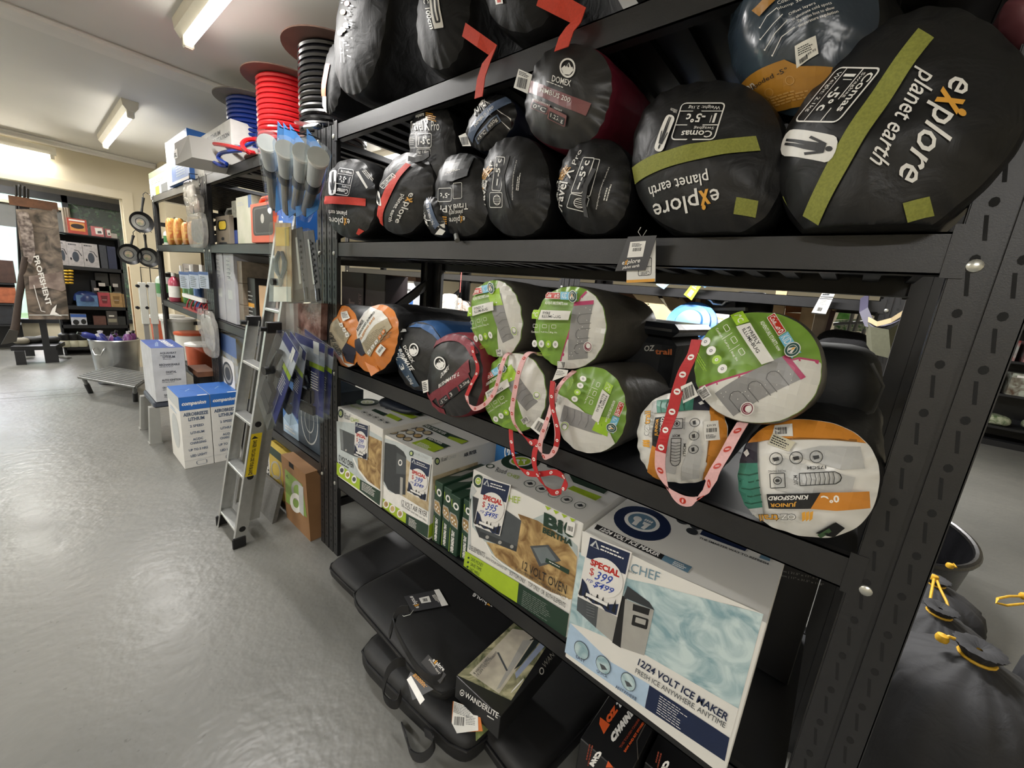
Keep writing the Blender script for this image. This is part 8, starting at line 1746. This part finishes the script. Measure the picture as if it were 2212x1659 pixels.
for i, px in enumerate((139, 144, 149)):
    a = at(px, 475, y=YS + .05); m = MB(); m.cyl((a.x, a.y, zs[0]), (a.x, a.y, at(px, 449, y=YS + .05).z), .018, M_tubs, 10); m.obj('silver_tube', None, 'silver tube standing beside the bright window', 'tube', 'silver tubes on the top board')
M_yel = mat('yellow_plastic', '#c9a025', .4, var=.06)
t = empty('yellow_buckets', at(148, 613, y=YS), 'stack of yellow round pots hanging beside the banner', 'pot stack')
for i in range(5):
    for j in (0, 1):
        c = at(143 + 10 * j, 585 + 6.5 * i, y=YS - .03); m = MB(); m.lathe([(.001, -.013), (.022, -.011), (.027, 0), (.022, .011), (.001, .013)], M_yel, Matrix.Translation(c), 12); m.obj('pot', t)
c = at(186, 636, y=YS + .12); m = MB(); F = Matrix.Translation((c.x, c.y, zs[2] + .07)); m.lathe([(.13, 0), (.128, .04), (.11, .09), (.07, .125), (.001, .135)], mat('navy_dome', '#27386b', .3), F, 24); m.obj('blue_helmet', None, 'round navy helmet shape on the light blue flat box', 'helmet')
for i, (px, py) in enumerate(((140, 735), (160, 740), (178, 742))):
    c = at(px, py, y=YS + .02); t = empty('white_black_jar', (c.x, c.y, zs[4]), ('black jar with cream base beside the low table', 'black jar with cream base between two others', 'black jar with cream base beside the metal bin')[i], 'jar', 'black jars with cream bases'); F = frame_of(t)
    m = MB(); m.lathe([(.05, 0), (.055, .02), (.055, .08), (.05, .09)], mat('cream_base', '#b5b29a', .5), F, 16); m.obj('jar_base', t); m = MB(); m.lathe([(.05, .09), (.056, .1), (.056, .17), (.03, .19)], M_blkp, F, 16); m.obj('jar_body', t)
# banner on its stand
PB = [at(*p, y=y_) for p, y_ in (((34, 452), 5.80), ((122, 452), 5.80), ((150, 690), 5.68), ((62, 690), 5.68))]
t = empty('fishing_banner', (PB[3] + PB[2]) / 2, 'camouflage banner with white vertical lettering hanging in the doorway', 'banner')
m = MB(); vs = []; fs = []; NU, NV = 14, 22
M_camo = mat('camo_print', '#3a342c', .55, scale=7, dist=1.2, detail=6, col2='#8a7a6c')
bn = (PB[1] - PB[0]).cross(PB[3] - PB[0]).normalized(); bn = bn if bn.dot(CAM - PB[0]) > 0 else -bn
bf = lambda u, v, h=0: PB[0].lerp(PB[1], u).lerp(PB[3].lerp(PB[2], u), v) + bn * (h + .012 * math.sin(u * 7 + v * 3))
for j in range(NV + 1):
    for i in range(NU + 1): vs.append(bf(i / NU, j / NV))
for j in range(NV):
    for i in range(NU): k = j * (NU + 1) + i; fs.append((k, k + 1, k + NU + 2, k + NU + 1))
m.add(vs, fs, M_camo, None, True); m.add([v - bn * .004 for v in vs], [f[::-1] for f in fs], M_camo, None, True); m.obj('banner_cloth', t)
pr = Print(PB[0], bn, h0=.02); f = lambda u, v: bf(u, v)
pr.polyab([pr.uv(f(u, v)) for u, v in ((.03, .02), (.28, .03), (.36, .15), (.34, .4), (.2, .5), (.06, .42))], mat('spotted_print', '#4a3d38', .5, scale=24, col2='#a59890')); pr.polyab([pr.uv(f(u, v)) for u, v in ((.12, .60), (.95, .56), (1, .72), (.9, .74), (.5, .70), (.1, .72))], mat('dusty_print', '#6d5c54', .5, scale=9, col2='#9a8a80'))
pr.text('PROFISHENT', f(.28, .42), f(.46, .875), f(.42, .41), W_, .03); pr.poly([f(.60, .90), f(.72, .86), f(.66, .93), f(.82, .97), f(.66, .965), f(.52, .955)], W_); pr.line([f(.22, .68), f(.26, .8), f(.32, .92), (f(.42, .93))], .006, W_); pr.poly([f(.02, .955), f(.98, .955), f(.98, .962), f(.02, .962)], GR1); pr.obj(t, 'banner_print')
a, b_ = at(20, 440, y=5.82), at(124, 442, y=5.82); m = MB(); m.box(a - V((0, .02, .01)), b_ + V((0, .02, .02)), M_bwood); m.obj('top_rail', t)
m = MB(); c = at(100, 745, y=5.86); m.box((c.x - .03, 5.86, 0), (c.x + .03, 5.92, a.z), M_blk2); m.obj('stand_post', t)
# bundle of rods and bow-like limb behind the banner
for i, (p0, p1) in enumerate((((34, 400), (44, 600)), ((42, 398), (50, 600)), ((52, 402), (58, 600)), ((60, 408), (62, 600)), ((70, 452), (76, 600)))):
    a, b_ = at(*p0, y=5.95 + .02 * i), at(*p1, y=5.95 + .02 * i); m = MB(); m.cyl(a, b_, .012 if i < 4 else .03, M_blkp if i % 2 else M_wire, 8); m.obj('fishing_rod', None, 'dark rod in the bunch standing behind the banner', 'rod', 'dark rods behind the banner')
t = empty('archery_target', at(40, 705, y=5.75), 'brown padded limb leaning beside the banner', 'padded limb')
m = MB(); m.tube([at(*p, y=5.75) for p in ((55, 555), (48, 600), (40, 650), (34, 700), (30, 722))], [.03, .035, .03, .035, .04], mat('brown_pad', '#3b2f28', .7, bump=.3), 10); m.obj('limb', t)
# low black table
t = empty('low_table', at(75, 786, z=0), 'low black table in the doorway carrying dark gear', 'table'); zt_ = .215
m = MB(); P = [at(22, 749, z=zt_), at(120, 747, z=zt_), at(140, 738, z=zt_), at(50, 737, z=zt_)]; m.hexa([p - V((0, 0, .05)) for p in P] + P, M_blk2); m.obj('table_top', t)
for p in ((47, 787), (118, 782), (128, 766), (66, 768)): c = at(*p, z=0); m = MB(); m.box((c.x - .04, c.y - .04, 0), (c.x + .04, c.y + .04, zt_ - .05), M_blk2); m.obj('leg', t)
for i, (px, py, c_, s_) in enumerate(((45, 738, '#7d7768', .07), (70, 735, '#2b2a28', .09), (92, 733, '#48443c', .08), (110, 735, '#1f2020', .08))):
    c = at(px, py, z=zt_ + .03); m = MB(); m.pillow(Matrix.Translation((c.x, c.y, zt_ + .04)), s_, s_ * .8, .04, mat('gear_%d' % i, c_, .6, bump=.3), .6, 8, .01, i, 3); m.obj('gear_pouch', None, ('pale grey-brown pouch on the low table end', 'black pouch on the low table', 'olive brown pouch on the low table', 'black pouch on the low table beside its post')[i], 'pouch')
m = MB(); P = [at(*p, y=5.7) for p in ((2, 745), (36, 738), (40, 715), (20, 712))]; m.hexa([p + V((0, .05, 0)) for p in P] + P, mat('dark_open_box', '#2d2a24', .6)); m.obj('open_box', None, 'dark open box tilted at the end of the low table', 'box')
# goods at the picture's edge behind the table
M_fbr = mat('brown_front', '#3b2a22', .5, var=.3, scale=12)
for i, (q, c_, lab) in enumerate((((0, 560, 36, 612), '#3a2822', 'dark brown picture box under the bright window'), ((6, 620, 38, 655), '#9a5638', 'orange box under the dark brown picture box'), ((0, 660, 34, 700), '#24262b', 'black gear box low at the picture edge'))):
    a, b_ = at(q[0] - 20, q[1], y=6.9), at(q[2], q[3], y=6.9); t = empty('edge_box', ((a.x + b_.x) / 2, 6.9, b_.z), lab, 'box'); m = MB(); m.box((a.x, 6.9, b_.z), (b_.x, 7.1, a.z), mat('edge%d' % i, c_, .5, var=.25, scale=14)); m.obj('carton_body', t)
t = empty('side_shelf', at(0, 705, y=6.9), 'dark shelf under the bright window at the picture edge', 'shelving'); m = MB()
a, b_ = at(-40, 560, y=6.88), at(38, 700, y=6.88)
for p in (612, 656, 701): z_ = at(20, p, y=6.9).z; mm = MB(); mm.box((a.x - .5, 6.88, z_ - .02), (b_.x + .03, 7.2, z_), M_blk2); mm.obj('shelf_board', t)
m.box((a.x - .5, 7.2, 0), (b_.x + .03, 7.22, 1.1), M_blk2); m.obj('back_panel', t)
# metal bin of bottles and the slatted step
t = empty('metal_bin', (-.33, 4.46, 0), 'galvanised metal bin full of purple and blue bottles beside the door casing', 'bin'); F = frame_of(t)
M_galv = mat('galvanised_steel', '#a3a5a4', .28, .85, var=.15, scale=6)
m = MB(); pr_ = [(.165, .02), (.168, .03), (.205, .44), (.207, .45), (.207, .47), (.212, .49), (.20, .50), (.195, .45), (.16, .03)]; m.lathe(pr_, M_galv, F, 36, False); m.lathe([(.001, .03), (.165, .03)], M_galv, F, 24, False); m.obj('bin_body', t)
m = MB(); m.lathe([(.172, 0), (.176, .02), (.168, .03)], M_blkp, F, 32, False); m.obj('base_ring', t)
for a_ in (-2.3, .8):
    c = F @ V((.205 * math.cos(a_), .205 * math.sin(a_), .40)); tx = V((-math.sin(a_), math.cos(a_), 0)); ox = V((math.cos(a_), math.sin(a_), 0))
    m = MB(); m.tube([c + tx * .05 + V((0, 0, .02)), c + tx * .05 + ox * .02, c + tx * .03 + ox * .03 - V((0, 0, .05)), c - tx * .03 + ox * .03 - V((0, 0, .05)), c - tx * .05 + ox * .02, c - tx * .05 + V((0, 0, .02))], .006, M_galv, 7); m.obj('handle', t)
for i in range(11):
    a_ = i * 2.4; r_ = .05 + .11 * (i / 11) ** .5 * (i > 0); c = V((-.33 + r_ * math.cos(a_), 4.46 + r_ * math.sin(a_), .40)); tilt = V((math.cos(a_ * 1.7) * .5, math.sin(a_ * 1.3) * .5, 1)).normalized()
    t2 = empty('bottle', c, ('purple bottle in the metal bin', 'navy bottle in the metal bin', 'pale capped bottle in the metal bin')[i % 3] + (', lying across the rim' if i == 4 else ''), 'bottle', 'bottles in the metal bin' if i != 4 else None)
    if i == 4: tilt = V((-.8, -.2, .35)).normalized(); c = c + V((0, 0, .1))
    m = MB(); m.tube([c, c + tilt * .13, c + tilt * .155], [.034, .034, .018], mat(('purple_bottle', 'navy_bottle', 'mauve_bottle')[i % 3], ('#4a2560', '#1f2a70', '#6d3a72')[i % 3], .25), 12); m.obj('bottle_body', t2)
    m = MB(); m.cyl(c + tilt * .155, c + tilt * .185, .014, mat('bottle_cap', '#b9b9bd', .3) if i % 2 else M_blkp, 10); m.obj('cap', t2)
t = empty('slatted_step', (-.36, 3.86, 0), 'grey slatted platform step in front of the metal bin', 'step'); zt_ = .215
P = [at(170, 811, z=zt_), at(292, 833, z=zt_), at(330, 806, z=zt_), at(235, 790, z=zt_)]
g = lambda u, v, z=0: P[0].lerp(P[1], u).lerp(P[3].lerp(P[2], u), v) + V((0, 0, z)); M_gm = mat('grey_metal_step', '#7c7e7c', .4, .5)
m = MB()
for k in range(9): v0 = k / 9 + .01; m.hexa([g(0, v0, -.02), g(1, v0, -.02), g(1, v0 + .075, -.02), g(0, v0 + .075, -.02), g(0, v0), g(1, v0), g(1, v0 + .075), g(0, v0 + .075)], M_gm)
m.obj('slats', t)
m = MB()
for a, b_ in (((0, 0), (1, 0)), ((1, 0), (1, 1)), ((1, 1), (0, 1)), ((0, 1), (0, 0))): m.tube([g(*a, -.02), g(*b_, -.02)], .013, mat('grey_frame', '#5a5c5a', .4, .4), 8)
m.obj('frame', t)
for (u, v), q in (((.04, .06), (196, 848)), ((.97, .05), (293, 866)), ((.96, .95), (325, 832)), ((.05, .95), (238, 812))):
    e = at(*q, z=0.005); m = MB(); a = g(u, v, -.02); m.tube([a, a.lerp(e, .45)], .016, M_gm, 10); m.obj('leg', t); m = MB(); m.tube([a.lerp(e, .42), e], .021, M_blkp, 10); m.obj('leg_foot', t)
